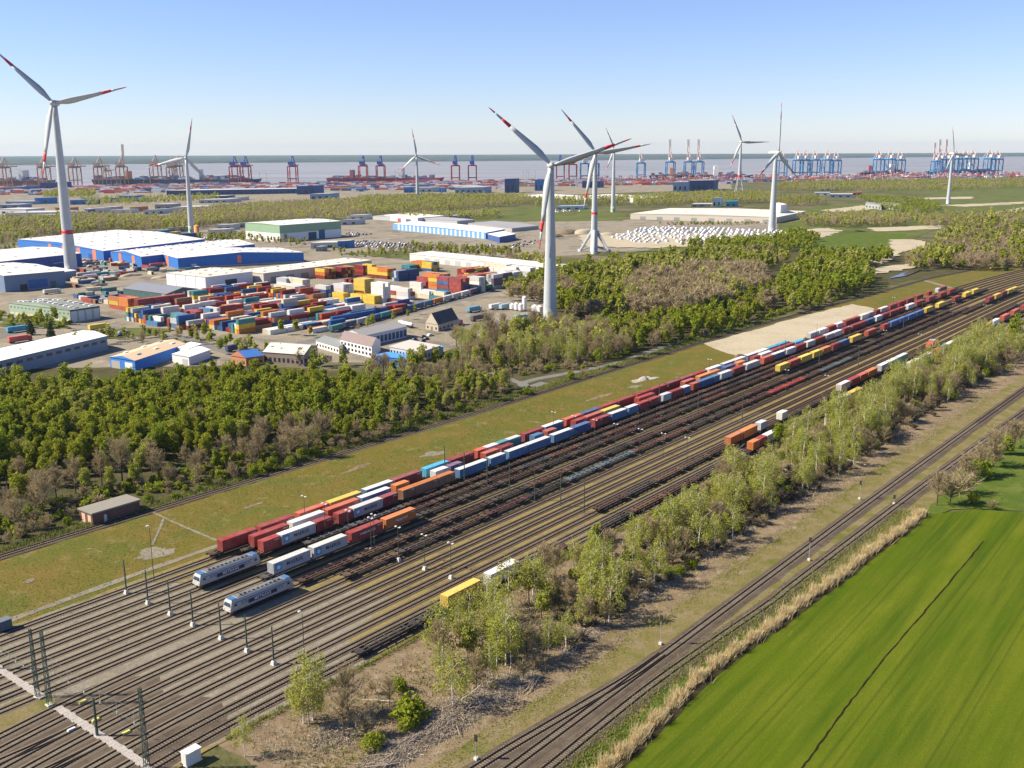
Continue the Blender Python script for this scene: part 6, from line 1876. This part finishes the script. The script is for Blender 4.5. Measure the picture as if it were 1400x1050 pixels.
# ------------------------------------------------------------------ container yard of the works
random.seed(31)
YC = {'W': 'white', 'R': 'red', 'O': 'orange', 'Y': 'yellow', 'B': 'blue', 'N': 'navy', 'G': 'grey', 'T': 'teal', 'D': 'dred', 'C': 'cream', 'L': 'lblue', 'E': 'green', 'X': 'ored', 'P': 'purple', 'Z': 'brown'}
BLOCKS = [
    (428, 409, 't', 1, 3, 2, 'XXRX', 'red stack beside the long white reefers'), (404, 408, 't', 2, 4, 3, 'GGTWC', 'grey stack left of the red stack'), (392, 396, 't', 1, 4, 3, 'WWWG', 'white stack behind the grey stack'), (414, 398, 't', 2, 3, 3, 'WWWC', 'white stack under the yellow row'),
    (446, 407, 't', 1, 3, 3, 'BLWN', 'blue topped stack in the yard middle'), (470, 405, 't', 1, 4, 3, 'WWGW', 'white stack right of the blue topped one'), (470, 412, 't', 1, 3, 2, 'YYYY', 'low yellow stack in front'), (487, 415, 't', 1, 3, 1, 'WWGW', 'single white row in front'), (512, 416, 't', 2, 3, 2, 'YYYO', 'yellow stack beside the tall white wall'), (499, 403, 't', 1, 4, 4, 'YYYY', 'tall yellow stack'), (524, 415, 't', 1, 3, 5, 'WWWW', 'tall white wall of containers'), (558, 411, 't', 2, 3, 3, 'WWRC', 'white and red stack right of the white wall'), (560, 418, 't', 2, 2, 1, 'XRXW', 'single orange red row in front'),
    (421, 380, 't', 2, 5, 2, 'YYOY', 'far left yellow stack along the beige warehouse'), (444, 382, 't', 1, 5, 3, 'OOYD', 'orange stack along the beige warehouse'), (467, 380, 't', 1, 6, 3, 'YODD', 'dark red stack along the beige warehouse'), (480, 392, 's', 3, 2, 2, 'RRDZ', 'red row before the orange stacks'), (497, 377, 't', 1, 6, 3, 'YODR', 'yellow and dark red stack at the warehouse end'), (530, 382, 't', 2, 5, 3, 'OYDO', 'orange stack near the warehouse end'), (545, 385, 's', 3, 2, 3, 'GNGN', 'grey and navy stack with long dark sides'), (560, 372, 's', 4, 3, 2, 'RDNT', 'far row of red and teal containers'), (590, 372, 't', 2, 4, 3, 'YBYO', 'far yellow and blue stack'),
    (601, 396, 't', 2, 5, 4, 'OYRO', 'tall orange and yellow stack'), (576, 402, 't', 1, 3, 3, 'RWRC', 'red and cream stack'), (604, 411, 't', 2, 4, 2, 'CTLW', 'low cream and teal stack'), (630, 402, 't', 2, 4, 4, 'RBNR', 'tall red and blue stack'), (638, 398, 's', 4, 3, 4, 'RXRO', 'tall bright red stack'), (655, 400, 't', 1, 3, 4, 'WWGW', 'tall white stack before the bright red one'), (675, 396, 's', 3, 3, 4, 'GWGP', 'tall grey stack with dark windows'), (702, 392, 't', 1, 4, 4, 'WWWW', 'white stack near the young wood'), (722, 386, 't', 2, 4, 4, 'WWWG', 'white stack at the right end of the yard'), (690, 376, 't', 3, 4, 3, 'WWCW', 'white stacks behind the right end'), (640, 378, 's', 5, 3, 2, 'RDYO', 'far red row behind the bright red stack'),
    (176, 426, 't', 2, 4, 3, 'OYXO', 'orange and yellow stack beside the green shed'), (190, 427, 's', 2, 3, 3, 'RRDR', 'red stack beside the orange one'), (205, 436, 's', 2, 2, 1, 'CWGC', 'single cream row by the lawn'), (215, 447, 't', 1, 2, 2, 'LCLW', 'pale blue stack by the lawn'), (232, 448, 's', 1, 4, 3, 'RRXR', 'narrow red stack by the lawn'), (245, 450, 't', 1, 3, 3, 'LGTC', 'pale blue and grey stack'), (258, 452, 's', 1, 3, 2, 'GDGT', 'grey stack with dark sides'), (264, 446, 't', 1, 3, 3, 'XRXN', 'orange red stack beside the bushes'), (288, 441, 't', 1, 3, 3, 'BLWB', 'blue stack beside the orange red one'), (266, 416, 't', 3, 3, 1, 'WWCW', 'single white row behind the small stacks'), (300, 428, 's', 3, 3, 1, 'WWGN', 'single row with dark sides'),
    (330, 424, 's', 3, 4, 1, 'WWCL', 'pale row by the white hall'), (340, 436, 's', 4, 3, 1, 'XROB', 'orange and blue row'), (350, 446, 's', 3, 4, 1, 'WLBN', 'white and blue row near the road'), (330, 455, 's', 3, 5, 1, 'RXRN', 'red row near the road'), (365, 430, 's', 3, 4, 2, 'OYRB', 'orange and yellow double row'), (385, 436, 's', 2, 5, 1, 'RREB', 'red and green row'), (400, 444, 's', 2, 5, 2, 'WWGD', 'white and dark row'), (370, 458, 's', 3, 3, 1, 'WLWC', 'pale row beside the two round trees'), (420, 450, 's', 3, 4, 1, 'CYRN', 'cream and red row before the blue pair'), (455, 446, 's', 2, 4, 2, 'BBBB', 'blue pair of stacks beside the road'), (482, 440, 's', 2, 4, 2, 'BNRB', 'navy and blue stack beside the road'), (510, 432, 's', 2, 3, 1, 'XCTN', 'mixed row before the yellow stack'),
]
n_ind = 0
rest = MB()
rest_c = []
TIER = ['bottom', 'second', 'third', 'fourth', 'top']
for bi, (x, y, ax, nt, ns, lev, pal, where) in enumerate(sorted(BLOCKS, key=lambda q: -q[1] - 60 * (q[5] > 2))):
    p0 = at(x, y)
    for a in range(nt):
        for b in range(ns):
            h = max(1, lev - (random.random() < .22))
            for z in range(h):
                cc = YC[random.choice(pal)]
                if ax == 't': pos, rz = p0 + N2 * (a * 12.6 + 12.2) + D2 * (b * 2.6 + 1.25), TH - PI / 2
                else: pos, rz = p0 + D2 * (b * 12.7) + N2 * (a * 2.6 + 1.25), TH
                pos = pos + D2 * random.uniform(-.15, .15) + N2 * random.uniform(-.15, .15)
                visible = z == h - 1 or a == 0 or b == 0
                if not visible: continue
                if n_ind < 295:
                    n_ind += 1
                    o = container(12.19, cc, (pos.x, pos.y, .05 + z * 2.9), rz, f'{CWORD[cc]} container, {TIER[z]} tier, in the {where}', 'containers stacked in the works yard', parts=(ax == 's'))
                    o.name = 'stacked_container'
                else:
                    d = Vector((math.cos(rz), math.sin(rz), 0)) * 12.19
                    n_ = Vector((-math.sin(rz), math.cos(rz), 0)) * 2.44
                    A = pos - n_ / 2
                    lo = [A, A + d, A + d + n_, A + n_]
                    z0 = .05 + z * 2.9
                    rest.hexa([(q.x, q.y, z0) for q in lo], [(q.x, q.y, z0 + 2.8) for q in lo])
                    rest_c.append(cc)
placed = [q.location.copy() for q in bpy.data.objects if q.name.startswith('stacked_container')]
polyy = px((168, 436), (230, 418), (300, 402), (370, 400), (440, 418), (500, 428), (560, 420), (500, 440), (430, 457), (330, 462), (250, 452), (185, 450))
S = [st(q) for q in polyy]
r_ = random.Random(77)
for si in np.arange(min(a for a, _ in S), max(a for a, _ in S), 14.2):
    if r_.random() < .12: continue
    for ti in np.arange(min(b for _, b in S), max(b for _, b in S), 2.75):
        q = W(si + r_.uniform(-.4, .4), ti)
        if not inside(q, polyy) or r_.random() < .48 + .4 * math.sin(si * .05 + ti * .021): continue
        if any((q - w_).length_squared < 190 for w_ in placed): continue
        for z in range(r_.choice([1, 1, 2, 2, 3])):
            lo = [q, q + D2 * 12.19, q + D2 * 12.19 + N2 * 2.44, q + N2 * 2.44]
            z0 = .05 + z * 2.9
            rest.hexa([(w_.x, w_.y, z0) for w_ in lo], [(w_.x, w_.y, z0 + 2.8) for w_ in lo])
            rest_c.append(r_.choice(['white', 'white', 'cream', 'red', 'dred', 'ored', 'orange', 'navy', 'blue', 'grey', 'teal', 'yellow', 'brown']))
if rest.n:
    ro_ = rest.obj('container_stacks', None)
    names = sorted(set(rest_c))
    for n_ in names: ro_.data.materials.append(plain('yard_' + CWORD[n_].replace(' ', '_') + '_paint', tuple(q * .8 for q in CN[n_]), 0.6, 0, 0.2, 2.0))
    ro_.data.polygons.foreach_set('material_index', np.repeat([names.index(c_) for c_ in rest_c], 6).astype(np.int32))
    tag(ro_, 'remaining mixed container stacks at the far side of the works yard', 'containers', None, 'stuff')
# long white reefer bank and the train standing on the works siding
p0 = at(460, 422)
for k in range(26):
    pos = p0 + N2 * (2.9 * k) + D2 * 0
    o = container(12.19, 'white', (pos.x, pos.y, .05), TH, f'white reefer container, {ORDN(k + 1)} from right in the long bank', 'long bank of white reefers', 'white')
    o.name = 'reefer_container'
A, B = at(452, 455), at(742, 376)
d = (B - A)
rzt = math.atan2(d.y, d.x)
cols = ['teal', 'navy', 'grey', 'blue', 'teal', 'orange', 'navy', 'blue', 'lblue', 'orange', 'white', 'white', 'white', 'purple', 'teal', 'green', 'red', 'red', 'blue', 'navy']
nT = int(d.length / 13.2)
for k in range(nT):
    p = A + d * (k / nT)
    o = container(12.19, cols[k % len(cols)], (p.x, p.y, 1.25), rzt, f'{CWORD[cols[k % len(cols)]]} container, {ORDN(k + 1)} from the left on the works siding train', 'train on the works siding')
    w = link('siding_wagon', WM[0], None, None, (p.x, p.y, 1.22), rzt, (.08, .06, .05))
    w.scale = (13 / WL, 1, 1)
    tag(w, f'dark flat wagon, {ORDN(k + 1)} from the left of the works siding train', 'wagon', 'wagons of the works siding train')
    for x in (3, WL - 3): link('bogie', WM[2], None, w, (x, 0, 0), color=(.04, .04, .04))

# ------------------------------------------------------------------ vehicles
def car_mesh(L, Wd, H, cab0, cab1, name):
    """lower body with bonnet and a tapered cabin above it"""
    mb = MB()
    mb.hexa([(0, -Wd / 2, .25), (L, -Wd / 2, .25), (L, Wd / 2, .25), (0, Wd / 2, .25)], [(.1, -Wd / 2 + .05, H * .58), (L - .1, -Wd / 2 + .05, H * .58), (L - .1, Wd / 2 - .05, H * .58), (.1, Wd / 2 - .05, H * .58)])
    mb.hexa([(cab0, -Wd / 2 + .08, H * .58), (cab1, -Wd / 2 + .08, H * .58), (cab1, Wd / 2 - .08, H * .58), (cab0, Wd / 2 - .08, H * .58)], [(cab0 + .35, -Wd / 2 + .22, H), (cab1 - .35, -Wd / 2 + .22, H), (cab1 - .35, Wd / 2 - .22, H), (cab0 + .35, Wd / 2 - .22, H)])
    me = mb.mesh(name)
    me.materials.append(M['clean'])
    return me


CAR = car_mesh(4.4, 1.8, 1.45, .5, 3.3, 'car_body')
VAN = car_mesh(6.0, 2.0, 2.5, .05, 5.4, 'van_body')
wm = MB()
for y in (-.85, .85):
    for x in (.85, 3.5): wm.tube([(x, y - .1, .32), (x, y + .1, .32)], [.32, .32], 8)
WHEELS = wm.mesh('wheels')
WHEELS.materials.append(M['black'])


def lot(name, mesh, label, cat, group, pts, dt, ds, cols, cap, skip, seed, rot=0.0, wheels=True):
    r = random.Random(seed)
    poly = px(*pts)
    S = [st(p) for p in poly]
    s0, s1 = min(a for a, _ in S), max(a for a, _ in S)
    t0, t1 = min(b for _, b in S), max(b for _, b in S)
    k = 0
    row = 0
    s = s0
    while s < s1:
        t = t0
        while t < t1:
            p = W(s, t)
            if inside(p, poly) and r.random() > skip and k < cap:
                k += 1
                o = link(name, mesh, None, None, (p.x + r.uniform(-.2, .2), p.y + r.uniform(-.2, .2), .08), TH + rot + (PI if r.random() < .5 else 0), r.choice(cols))
                tag(o, label, cat, group)
                if wheels: link('wheels', WHEELS, None, o)
            t += dt
        s += ds
        row += 1
    return k


DARK = [(.03, .035, .045), (.05, .055, .065), (.02, .025, .05), (.25, .26, .28), (.6, .6, .6), (.08, .09, .12), (.12, .03, .03), (.35, .37, .4)]
lot('parked_car', CAR, 'dark parked car in the open car park before the striped hall', 'car', 'cars in the open car park', [(478, 335), (500, 328), (560, 328), (612, 333), (605, 340), (560, 342), (510, 340)], 4.4, 9.5, DARK, 150, .12, 3, wheels=False)
lot('parked_van', VAN, 'white delivery van parked in the big vehicle compound', 'van', 'vans in the vehicle compound', [(830, 326), (880, 312), (960, 309), (1060, 311), (1088, 318), (1040, 330), (960, 333), (870, 333)], 7.6, 17.0, [(.78, .77, .75), (.8, .79, .77), (.7, .7, .7), (.75, .74, .72)], 290, .12, 4, wheels=False)
lot('parked_car', CAR, 'dark car parked in the yard left of the striped hall', 'car', 'cars left of the striped hall', [(470, 318), (520, 312), (530, 318), (480, 324)], 4.5, 9, DARK, 26, .35, 13, wheels=False)
lot('parked_car', CAR, 'dark car parked beyond the navy shed', 'car', 'cars beyond the navy shed', [(690, 336), (725, 328), (740, 331), (705, 340)], 4.5, 9, DARK, 26, .35, 14, wheels=False)
lot('parked_car', CAR, 'car parked behind the wide blue hall', 'car', 'cars behind the wide blue hall', [(280, 326), (330, 319), (335, 324), (290, 331)], 4.5, 9, DARK + [(.6, .6, .6)] * 3, 26, .35, 15, wheels=False)
lot('parked_car', CAR, 'car parked in front of the flat white halls', 'car', 'cars before the flat white halls', [(755, 288), (860, 284), (862, 287), (760, 291)], 7, 14, DARK + [(.7, .7, .7)] * 6, 26, .3, 16, wheels=False)
lot('parked_car', CAR, 'car parked beside the lawn in front of the small stacks', 'car', 'cars beside the lawn', [(140, 458), (185, 453), (188, 458), (146, 464)], 3.2, 7, DARK, 12, .25, 5)
lot('parked_car', CAR, 'car parked on the forecourt behind the tanker lorry', 'car', 'cars on the forecourt', [(566, 462), (590, 458), (585, 468), (568, 469)], 3.2, 6.5, DARK, 10, .2, 6)
lot('parked_car', CAR, 'car parked on the meadow side near the green and white hall', 'car', 'cars near the meadow', [(640, 337), (672, 334), (672, 338), (645, 341)], 4, 7, DARK, 30, .3, 8, wheels=False)
lot('parked_car', CAR, 'car parked near the steel hall yard', 'car', 'cars near the steel hall', [(112, 357), (140, 352), (146, 360), (120, 366)], 4, 8, DARK + [(.7, .7, .7)] * 4, 24, .3, 9, wheels=False)


def lorry(x, y, col, box, L, label, az=None, tank=False):
    p = at(x, y)
    r = empty('lorry', (p.x, p.y, .1), TH if az is None else PI / 2 - math.radians(az))
    tag(r, label, 'lorry', 'lorries in the works area')
    MB().hexa([(L + .3, -1.2, .5), (L + 2.4, -1.2, .5), (L + 2.4, 1.2, .5), (L + .3, 1.2, .5)], [(L + .3, -1.15, 3.2), (L + 2.1, -1.15, 3.2), (L + 2.1, 1.15, 3.2), (L + .3, 1.15, 3.2)]).obj('cab', M['clean'], r, color=col)
    MB().box(0, L + .5, -.9, .9, .6, 1.0).obj('chassis', M['black'], r)
    if tank: MB().tube([(.1, 0, 2.2), (.4, 0, 2.2), (L - .3, 0, 2.2), (L, 0, 2.2)], [.8, 1.15, 1.15, .8], 10).obj('tank', M['clean'], r, True, color=box)
    else: MB().box(0, L, -1.25, 1.25, 1.0, 3.7).obj('trailer_box', M['paint'], r, color=box)
    for xx in (1.2, 2.5, L + 1.3):
        for yy in (-.95, .95): MB().tube([(xx, yy - .15, .5), (xx, yy + .15, .5)], [.5, .5], 10).obj('wheel', M['black'], r)


lorry(564, 449, (.7, .7, .7), (.78, .77, .75), 12, 'white tanker lorry beside the gabled house', -40, True)
lorry(616, 447, (.6, .05, .2), (.55, .45, .35), 8, 'magenta cab lorry at the gate behind the bare trees')
for k, (x, y, c, b, lab) in enumerate(((150, 358, (.5, .1, .1), (.5, .08, .07), 'red trailer lorry along the middle blue hall'), (168, 361, (.4, .1, .1), (.45, .07, .07), 'second red trailer lorry along the middle blue hall'), (205, 366, (.4, .1, .1), (.5, .1, .08), 'red trailer lorry before the wide blue hall'), (200, 372, (.05, .1, .4), (.2, .2, .2), 'dark lorry crossing the sandy yard'), (30, 441, (.7, .7, .7), (.7, .45, .05), 'yellow lorry with a white cab left of the conifers'), (122, 453, (.7, .6, .1), (.7, .5, .06), 'yellow lorry behind the long white roof'), (640, 428, (.6, .6, .6), (.1, .3, .4), 'teal lorry on the gravel forecourt'), (670, 424, (.7, .7, .7), (.62, .63, .63), 'white lorry among the pale trailers'), (684, 424, (.7, .7, .7), (.3, .45, .5), 'pale blue trailer lorry near the silos'), (703, 440, (.3, .4, .45), (.22, .38, .42), 'teal trailer left of the large turbine'), (10, 456, (.05, .2, .4), (.05, .3, .45), 'blue trailer near the left picture edge'), (12, 470, (.5, .08, .07), (.55, .1, .08), 'red trailer near the left picture edge'), (100, 385, (.6, .5, .3), (.6, .5, .35), 'tan trailer beside the steel hall'), (60, 403, (.6, .6, .6), (.6, .55, .45), 'pale lorry before the steel hall'), (310, 482, (.05, .08, .2), (.03, .05, .12), 'dark blue lorry by the blue roofed house'), (645, 440, (.6, .6, .6), (.1, .08, .08), 'dark trailer before the bare trees'))):
    lorry(x, y, c, b, 11, lab)
for k, (x, y, h, r_) in enumerate(((717, 424, 9, 1.6), (706, 425, 5, 1.5), (712, 426, 5, 1.5), (731, 427, 4.5, 2.0), (738, 428, 4.5, 2.0), (700, 424, 4, 1.6))):
    p = at(x, y)
    r = empty('silo', (p.x, p.y, 0))
    tag(r, f'{ORDN(k + 1)} white silo of the group left of the large turbine' if k else 'tallest white silo left of the large turbine', 'silo', 'white silos by the large turbine')
    MB().tube([(0, 0, 1), (0, 0, h), (0, 0, h + .8)], [r_, r_, .4], 12).obj('tank', M['building'], r, color=(.78, .77, .75))
    for a in range(4): MB().beam((r_ * .7 * math.cos(a * PI / 2), r_ * .7 * math.sin(a * PI / 2), 0), (r_ * .7 * math.cos(a * PI / 2), r_ * .7 * math.sin(a * PI / 2), 1.2), .2).obj('leg', M['galv'], r)
p = at(269, 319.5)
r = empty('storage_silo', (p.x, p.y, 0))
tag(r, 'orange round silo at the foot of the turbine beyond the halls', 'silo')
MB().tube([(0, 0, 0), (0, 0, 10.5)], [3.2, 3.2], 14).obj('tank', M['building'], r, True, color=(.62, .24, .06))
MB().tube([(0, 0, 10.5), (0, 0, 12)], [3.25, .5], 14).obj('roof', M['building'], r, True, color=(.6, .3, .1))


def heap(x, y, rx, ry, h, mat, label):
    p = at(x, y)
    n, m = 18, 7
    V, F = [], []
    for i in range(m):
        u = i / (m - 1)
        for k in range(n):
            a = 2 * PI * k / n
            f = (1 - u * .96) * (1 + .16 * math.sin(3 * a + x) + random.uniform(-.08, .08))
            V.append((rx * f * math.cos(a), ry * f * math.sin(a), h * (math.sin(u * PI / 2) ** .8) + (random.uniform(-.06, .06) * h if 0 < i < m - 1 else 0)))
    for i in range(m - 1):
        for k in range(n): F.append((i * n + k, i * n + (k + 1) % n, (i + 1) * n + (k + 1) % n, (i + 1) * n + k))
    tag(link('heap', np_mesh('heap', V, F, True), M[mat], None, (p.x, p.y, .05), TH), label, 'heap', 'heaps of loose material')


for a in ((775, 319, 26, 14, 5, 'clearing', 'brown soil heap left of the tripod turbine'), (800, 318, 30, 12, 5, 'sand', 'sandy heap behind the tripod turbine'), (830, 322, 20, 10, 4, 'sand', 'pale sandy heap right of the tripod turbine'), (757, 324, 16, 10, 4, 'apron', 'grey gravel heap behind the large turbine'), (880, 519, 3.4, 2.2, 1.5, 'concrete', 'small pale rubble heap on the dry grass'), (150, 372, 9, 5, 2.5, 'sand', 'sandy heap in the yard before the blue halls'), (180, 377, 11, 5, 2.5, 'sand', 'pale spoil heap right of the tall turbine'), (220, 380, 9, 4, 2, 'sand', 'low sandy heap before the dark green shed'), (135, 391, 7, 4, 2.2, 'clearing', 'brown heap beside the steel annex'), (790, 446, 14, 6, 3, 'meadow', 'grassy mound right of the large turbine'), (1010, 487, 4, 2, 1.2, 'clearing', 'low soil heap at the sand corner')):
    heap(*a)
for k in range(150):
    x, y = random.uniform(105, 275), random.uniform(358, 416)
    p = at(x, y)
    bc = random.choice(['white', 'cream', 'grey', 'brown', 'teal', 'red', 'blue'])
    o = container(random.choice([6.06, 12.19]), bc, (p.x, p.y, .05), TH + random.choice([0, PI / 2]), f'{CWORD[bc]} store box standing loose in the sandy yard, ' + ('near the tall turbine' if x < 150 else 'before the middle blue hall' if x < 205 else 'before the wide blue hall'), 'loose boxes in the sandy yard', parts=False) if not (165 < x < 275 and y > 378) and y < 420 else None
    if o: o.name = 'store_box'

# ------------------------------------------------------------------ the port
def crane(x, y, col, col2, sc_, up, label):
    p = at(x, y)
    r = empty('container_crane', (p.x, p.y, 0))
    r.scale = (sc_, sc_, sc_)
    tag(r, label, 'crane', 'ship to shore cranes on the quay')
    H, w, dp = 50, 12, 15
    for sx in (-1, 1):
        for sy in (-1, 1): MB().beam((sx * w, sy * dp, 0), (sx * w, sy * dp, H), 2.6).obj('leg', M['building'], r, color=col)
        MB().beam((sx * w, -dp, 14), (sx * w, dp, 14), 2.2).obj('sill_beam', M['building'], r, color=col)
        MB().beam((sx * w, -dp, 16), (sx * w, dp, H - 4), 1.2).obj('diagonal', M['building'], r, color=col)
        MB().beam((sx * 5, dp, H), (sx * 2, dp * .3, H + 30), 1.9).obj('apex_leg', M['building'], r, color=col2)
    for z in (14, H):
        for sy in (-1, 1): MB().beam((-w, sy * dp, z), (w, sy * dp, z), 3.2 if z > 20 else 2.2).obj('portal_beam', M['building'], r, color=col)
    MB().beam((-2, -dp - 20, H + 3), (-2, dp + 2, H + 3), 2.2, 3.2).obj('rear_boom', M['building'], r, color=col)
    MB().beam((2, -dp - 20, H + 3), (2, dp + 2, H + 3), 2.2, 3.2).obj('rear_boom', M['building'], r, color=col)
    MB().box(-7, 7, -dp - 14, -dp + 4, H + 5, H + 14).obj('machine_house', M['building'], r, color=col2)
    e = (0, dp + 62 * (.12 if up else 1), H + (66 if up else 3))
    for dx in (-2, 2): MB().beam((dx, dp + 2, H + 3), (dx, e[1], e[2]), 2.2, 2.8).obj('boom', M['building'], r, color=col2 if up else col)
    MB().beam((0, dp * .3, H + 30), (0, dp + 62 * (.12 if up else .55), H + (50 if up else 4)), 1.3).obj('stay', M['building'], r, color=col2)
    MB().beam((0, dp * .3, H + 30), (0, -dp - 15, H + 5), 1.3).obj('stay', M['building'], r, color=col2)


TANC, BRC = (.40, .20, .10), (.5, .38, .30)
REDC, BLC = (.42, .03, .04), (.02, .10, .40)
CYC, WHC = (.05, .24, .48), (.62, .50, .46)
spec = [(8, 252, 0, 0, 1.0), (62, 252, 0, 0, 1.0), (104, 251.5, 0, 0, 1.0), (138, 250.5, 0, 0, 1.0), (168, 250, 0, 1, 1.0), (214, 249.5, 0, 0, 1.05), (236, 249, 0, 0, .95), (244, 248.5, 0, 0, 1.0), (148, 248, 0, 0, .7),
        (322, 250, 1, 0, 1.0), (337, 250, 1, 0, 1.0), (401, 249.5, 1, 0, 1.0), (497, 248.5, 1, 0, 1.0), (521, 248.3, 1, 0, 1.0), (623, 248, 1, 0, 1.0), (646, 247.8, 1, 0, 1.0), (766, 246, 1, 0, 1.0), (783, 245.6, 1, 0, 1.0),
        (799, 245.2, 2, 0, 1.05), (813, 245, 2, 0, 1.05), (876, 244, 2, 0, 1.05), (916, 243.5, 2, 1, 1.1), (941, 243.2, 2, 1, 1.1), (955, 243, 2, 1, 1.1),
        (1068, 241.5, 2, 0, 1.15), (1090, 241, 2, 0, 1.15), (1100, 240.9, 2, 0, 1.15), (1113, 240.6, 2, 0, 1.15), (1130, 240.3, 2, 0, 1.15), (1142, 240, 2, 0, 1.1), (1200, 239.4, 2, 0, 1.15), (1216, 239.2, 2, 0, 1.15), (1229, 239, 2, 0, 1.1), (1278, 238.4, 2, 1, 1.0), (1285, 238.2, 2, 1, 1.1), (1294, 238.1, 2, 1, 1.1), (1306, 238, 2, 0, 1.15), (1318, 237.8, 2, 0, 1.15), (1328, 237.7, 2, 0, 1.15), (1351, 237.5, 2, 0, 1.15), (1362, 237.4, 2, 0, 1.1)]
cw = ['orange brown', 'red and blue', 'blue']
cn = {}
for x, y, k, up, s_ in spec:
    cn[k] = cn.get(k, 0) + 1
    crane(x, y + 1.5, (TANC, REDC, CYC)[k], (BRC, BLC, WHC)[k], s_ * 1.12, up, f'{cw[k]} quay crane with boom {"raised" if up else "lowered"}, {ORDN(cn[k])} of its colour from the left')


def ship(x0, x1, y, hull, pal, label, tall):
    a, b = at(x0, y), at(x1, y)
    d = b - a
    L = d.length
    r = empty('container_ship', (a.x, a.y + 55, -4), math.atan2(d.y, d.x))
    tag(r, label, 'ship', 'container ships at the quay')
    B, D = 42, 18
    MB().hexa([(6, 4, 0), (L - 30, 0, 0), (L - 30, B, 0), (6, B - 4, 0)], [(0, 0, D), (L - 22, 0, D), (L - 22, B, D), (0, B, D)]).obj('hull', M['building'], r, color=hull)
    MB().hexa([(L - 30, 0, 0), (L - 12, B / 2 - 1, 0), (L - 12, B / 2 + 1, 0), (L - 30, B, 0)], [(L - 22, 0, D), (L, B / 2 - 2, D + 3), (L, B / 2 + 2, D + 3), (L - 22, B, D)]).obj('bow', M['building'], r, color=hull)
    MB().box(L * .62, L * .62 + 14, 2, B - 2, D, D + 34).obj('bridge', M['building'], r, color=(.7, .69, .66))
    MB().box(L * .2, L * .2 + 12, 8, B - 8, D, D + 28).obj('funnel', M['building'], r, color=(.55, .22, .1) if tall else (.3, .1, .14))
    mb = MB()
    x = 8
    while x < L - 40:
        if not (L * .6 < x + 6 < L * .66 or L * .18 < x + 6 < L * .25):
            hh = random.randint(1, 5) if tall else random.randint(1, 4)
            for y_ in range(0, 14, 2):
                for z in range(max(1, hh + random.choice([0, 0, -1]))): mb.box(x, x + 12.1, 1 + y_ * 2.9, 1 + y_ * 2.9 + 5.6, D + z * 2.8 + .1, D + z * 2.8 + 2.8)
        x += 13.6
    o = mb.obj('deck_cargo', pal, r)
    o['kind'] = 'stuff'


M['cargo_dark'] = island_mat('dark_deck_cargo_paint', [(.08, .13, .24), (.2, .24, .32), (.3, .1, .1), (.1, .17, .22), (.4, .2, .12), (.4, .42, .46), (.07, .14, .3)])
ship(116, 350, 252, (.035, .05, .09), M['cargo_dark'], 'long dark container ship behind the orange brown cranes', True)
ship(442, 605, 250, (.36, .05, .10), M['cargo_dark'], 'red hulled container ship behind the red and blue cranes', False)
ship(890, 1036, 246, (.03, .05, .12), M['cargo_dark'], 'dark container ship with orange boxes behind the raised booms', True)
ship(1180, 1252, 241.5, (.05, .07, .14), M['cargo_dark'], 'small dark ship behind the right hand cranes', False)
ship(-60, 62, 254, (.2, .08, .06), M['cargo_dark'], 'brown ship at the left end of the quay', False)
ship(1275, 1372, 239, (.03, .09, .2), M['cargo_dark'], 'blue ship behind the farthest cranes', False)

# terminal stacks in front of the quay: too many to count
mb = MB()
random.seed(41)
for k in range(5200):
    x = random.uniform(-30, 1440)
    yq = 256 - 18 * (x / 1400)
    y = yq + random.uniform(1.2, 8.5) * (1.0 if x < 1000 else .75)
    if random.random() < .25 and x < 700: y += random.uniform(0, 4)
    p = at(x, y)
    L = random.choice([12, 24, 24, 36])
    z = random.choice([2.9, 5.8, 5.8, 8.7])
    w = random.choice([2.5, 5, 10])
    mb.box(p.x, p.x + L, p.y, p.y + w, .05, z)
tag(mb.obj('terminal_containers', M['cargo']), 'endless rows of stacked containers along the quay', 'containers', None, 'stuff')
mb = MB()
for k in range(260):
    x = random.uniform(780, 1420)
    yq = 256 - 18 * (x / 1400)
    p = at(x, yq + random.uniform(1, 6))
    for dx in (0, 9):
        for dy in (0, 5): mb.beam((p.x + dx, p.y + dy, 0), (p.x + dx, p.y + dy, 15), .9)
    mb.box(p.x - .6, p.x + 9.6, p.y - .6, p.y + 5.6, 15, 17)
M['straddle'] = island_mat('straddle_carrier_paint', [(.6, .1, .08), (.66, .62, .6), (.55, .12, .1), (.7, .68, .66), (.5, .2, .15)])
tag(mb.obj('straddle_carriers', M['straddle']), 'countless red and white straddle carriers among the container rows', 'carriers', None, 'stuff')
mb = MB()
for k in range(34):
    x = random.uniform(0, 1400)
    p = at(x, 256 - 18 * (x / 1400) + random.uniform(1, 6))
    mb.tube([(p.x, p.y, 0), (p.x, p.y, 38)], [.7, .4], 5)
    mb.box(p.x - 2, p.x + 2, p.y - 1, p.y + 1, 38, 39)
tag(mb.obj('floodlight_masts', M['galv']), 'thin floodlight masts scattered over the terminal', 'masts', None, 'stuff')

# ------------------------------------------------------------------ air between here and the far coast
m = bpy.data.materials.new('haze_air')
m.use_nodes = True
nt = m.node_tree
nt.nodes.remove(nt.nodes['Principled BSDF'])
pv = nt.nodes.new('ShaderNodeVolumePrincipled')
pv.inputs['Color'].default_value = (.62, .82, 1, 1)
pv.inputs['Density'].default_value = 0.000021
pv.inputs['Anisotropy'].default_value = 0.2
nt.links.new(pv.outputs[0], nt.nodes['Material Output'].inputs['Volume'])
hz = MB().box(-17500, 17500, -600, 26000, -5.5, 245).obj('haze', m)
tag(hz, 'thin blue summer haze over the whole place', 'haze', None, 'stuff')
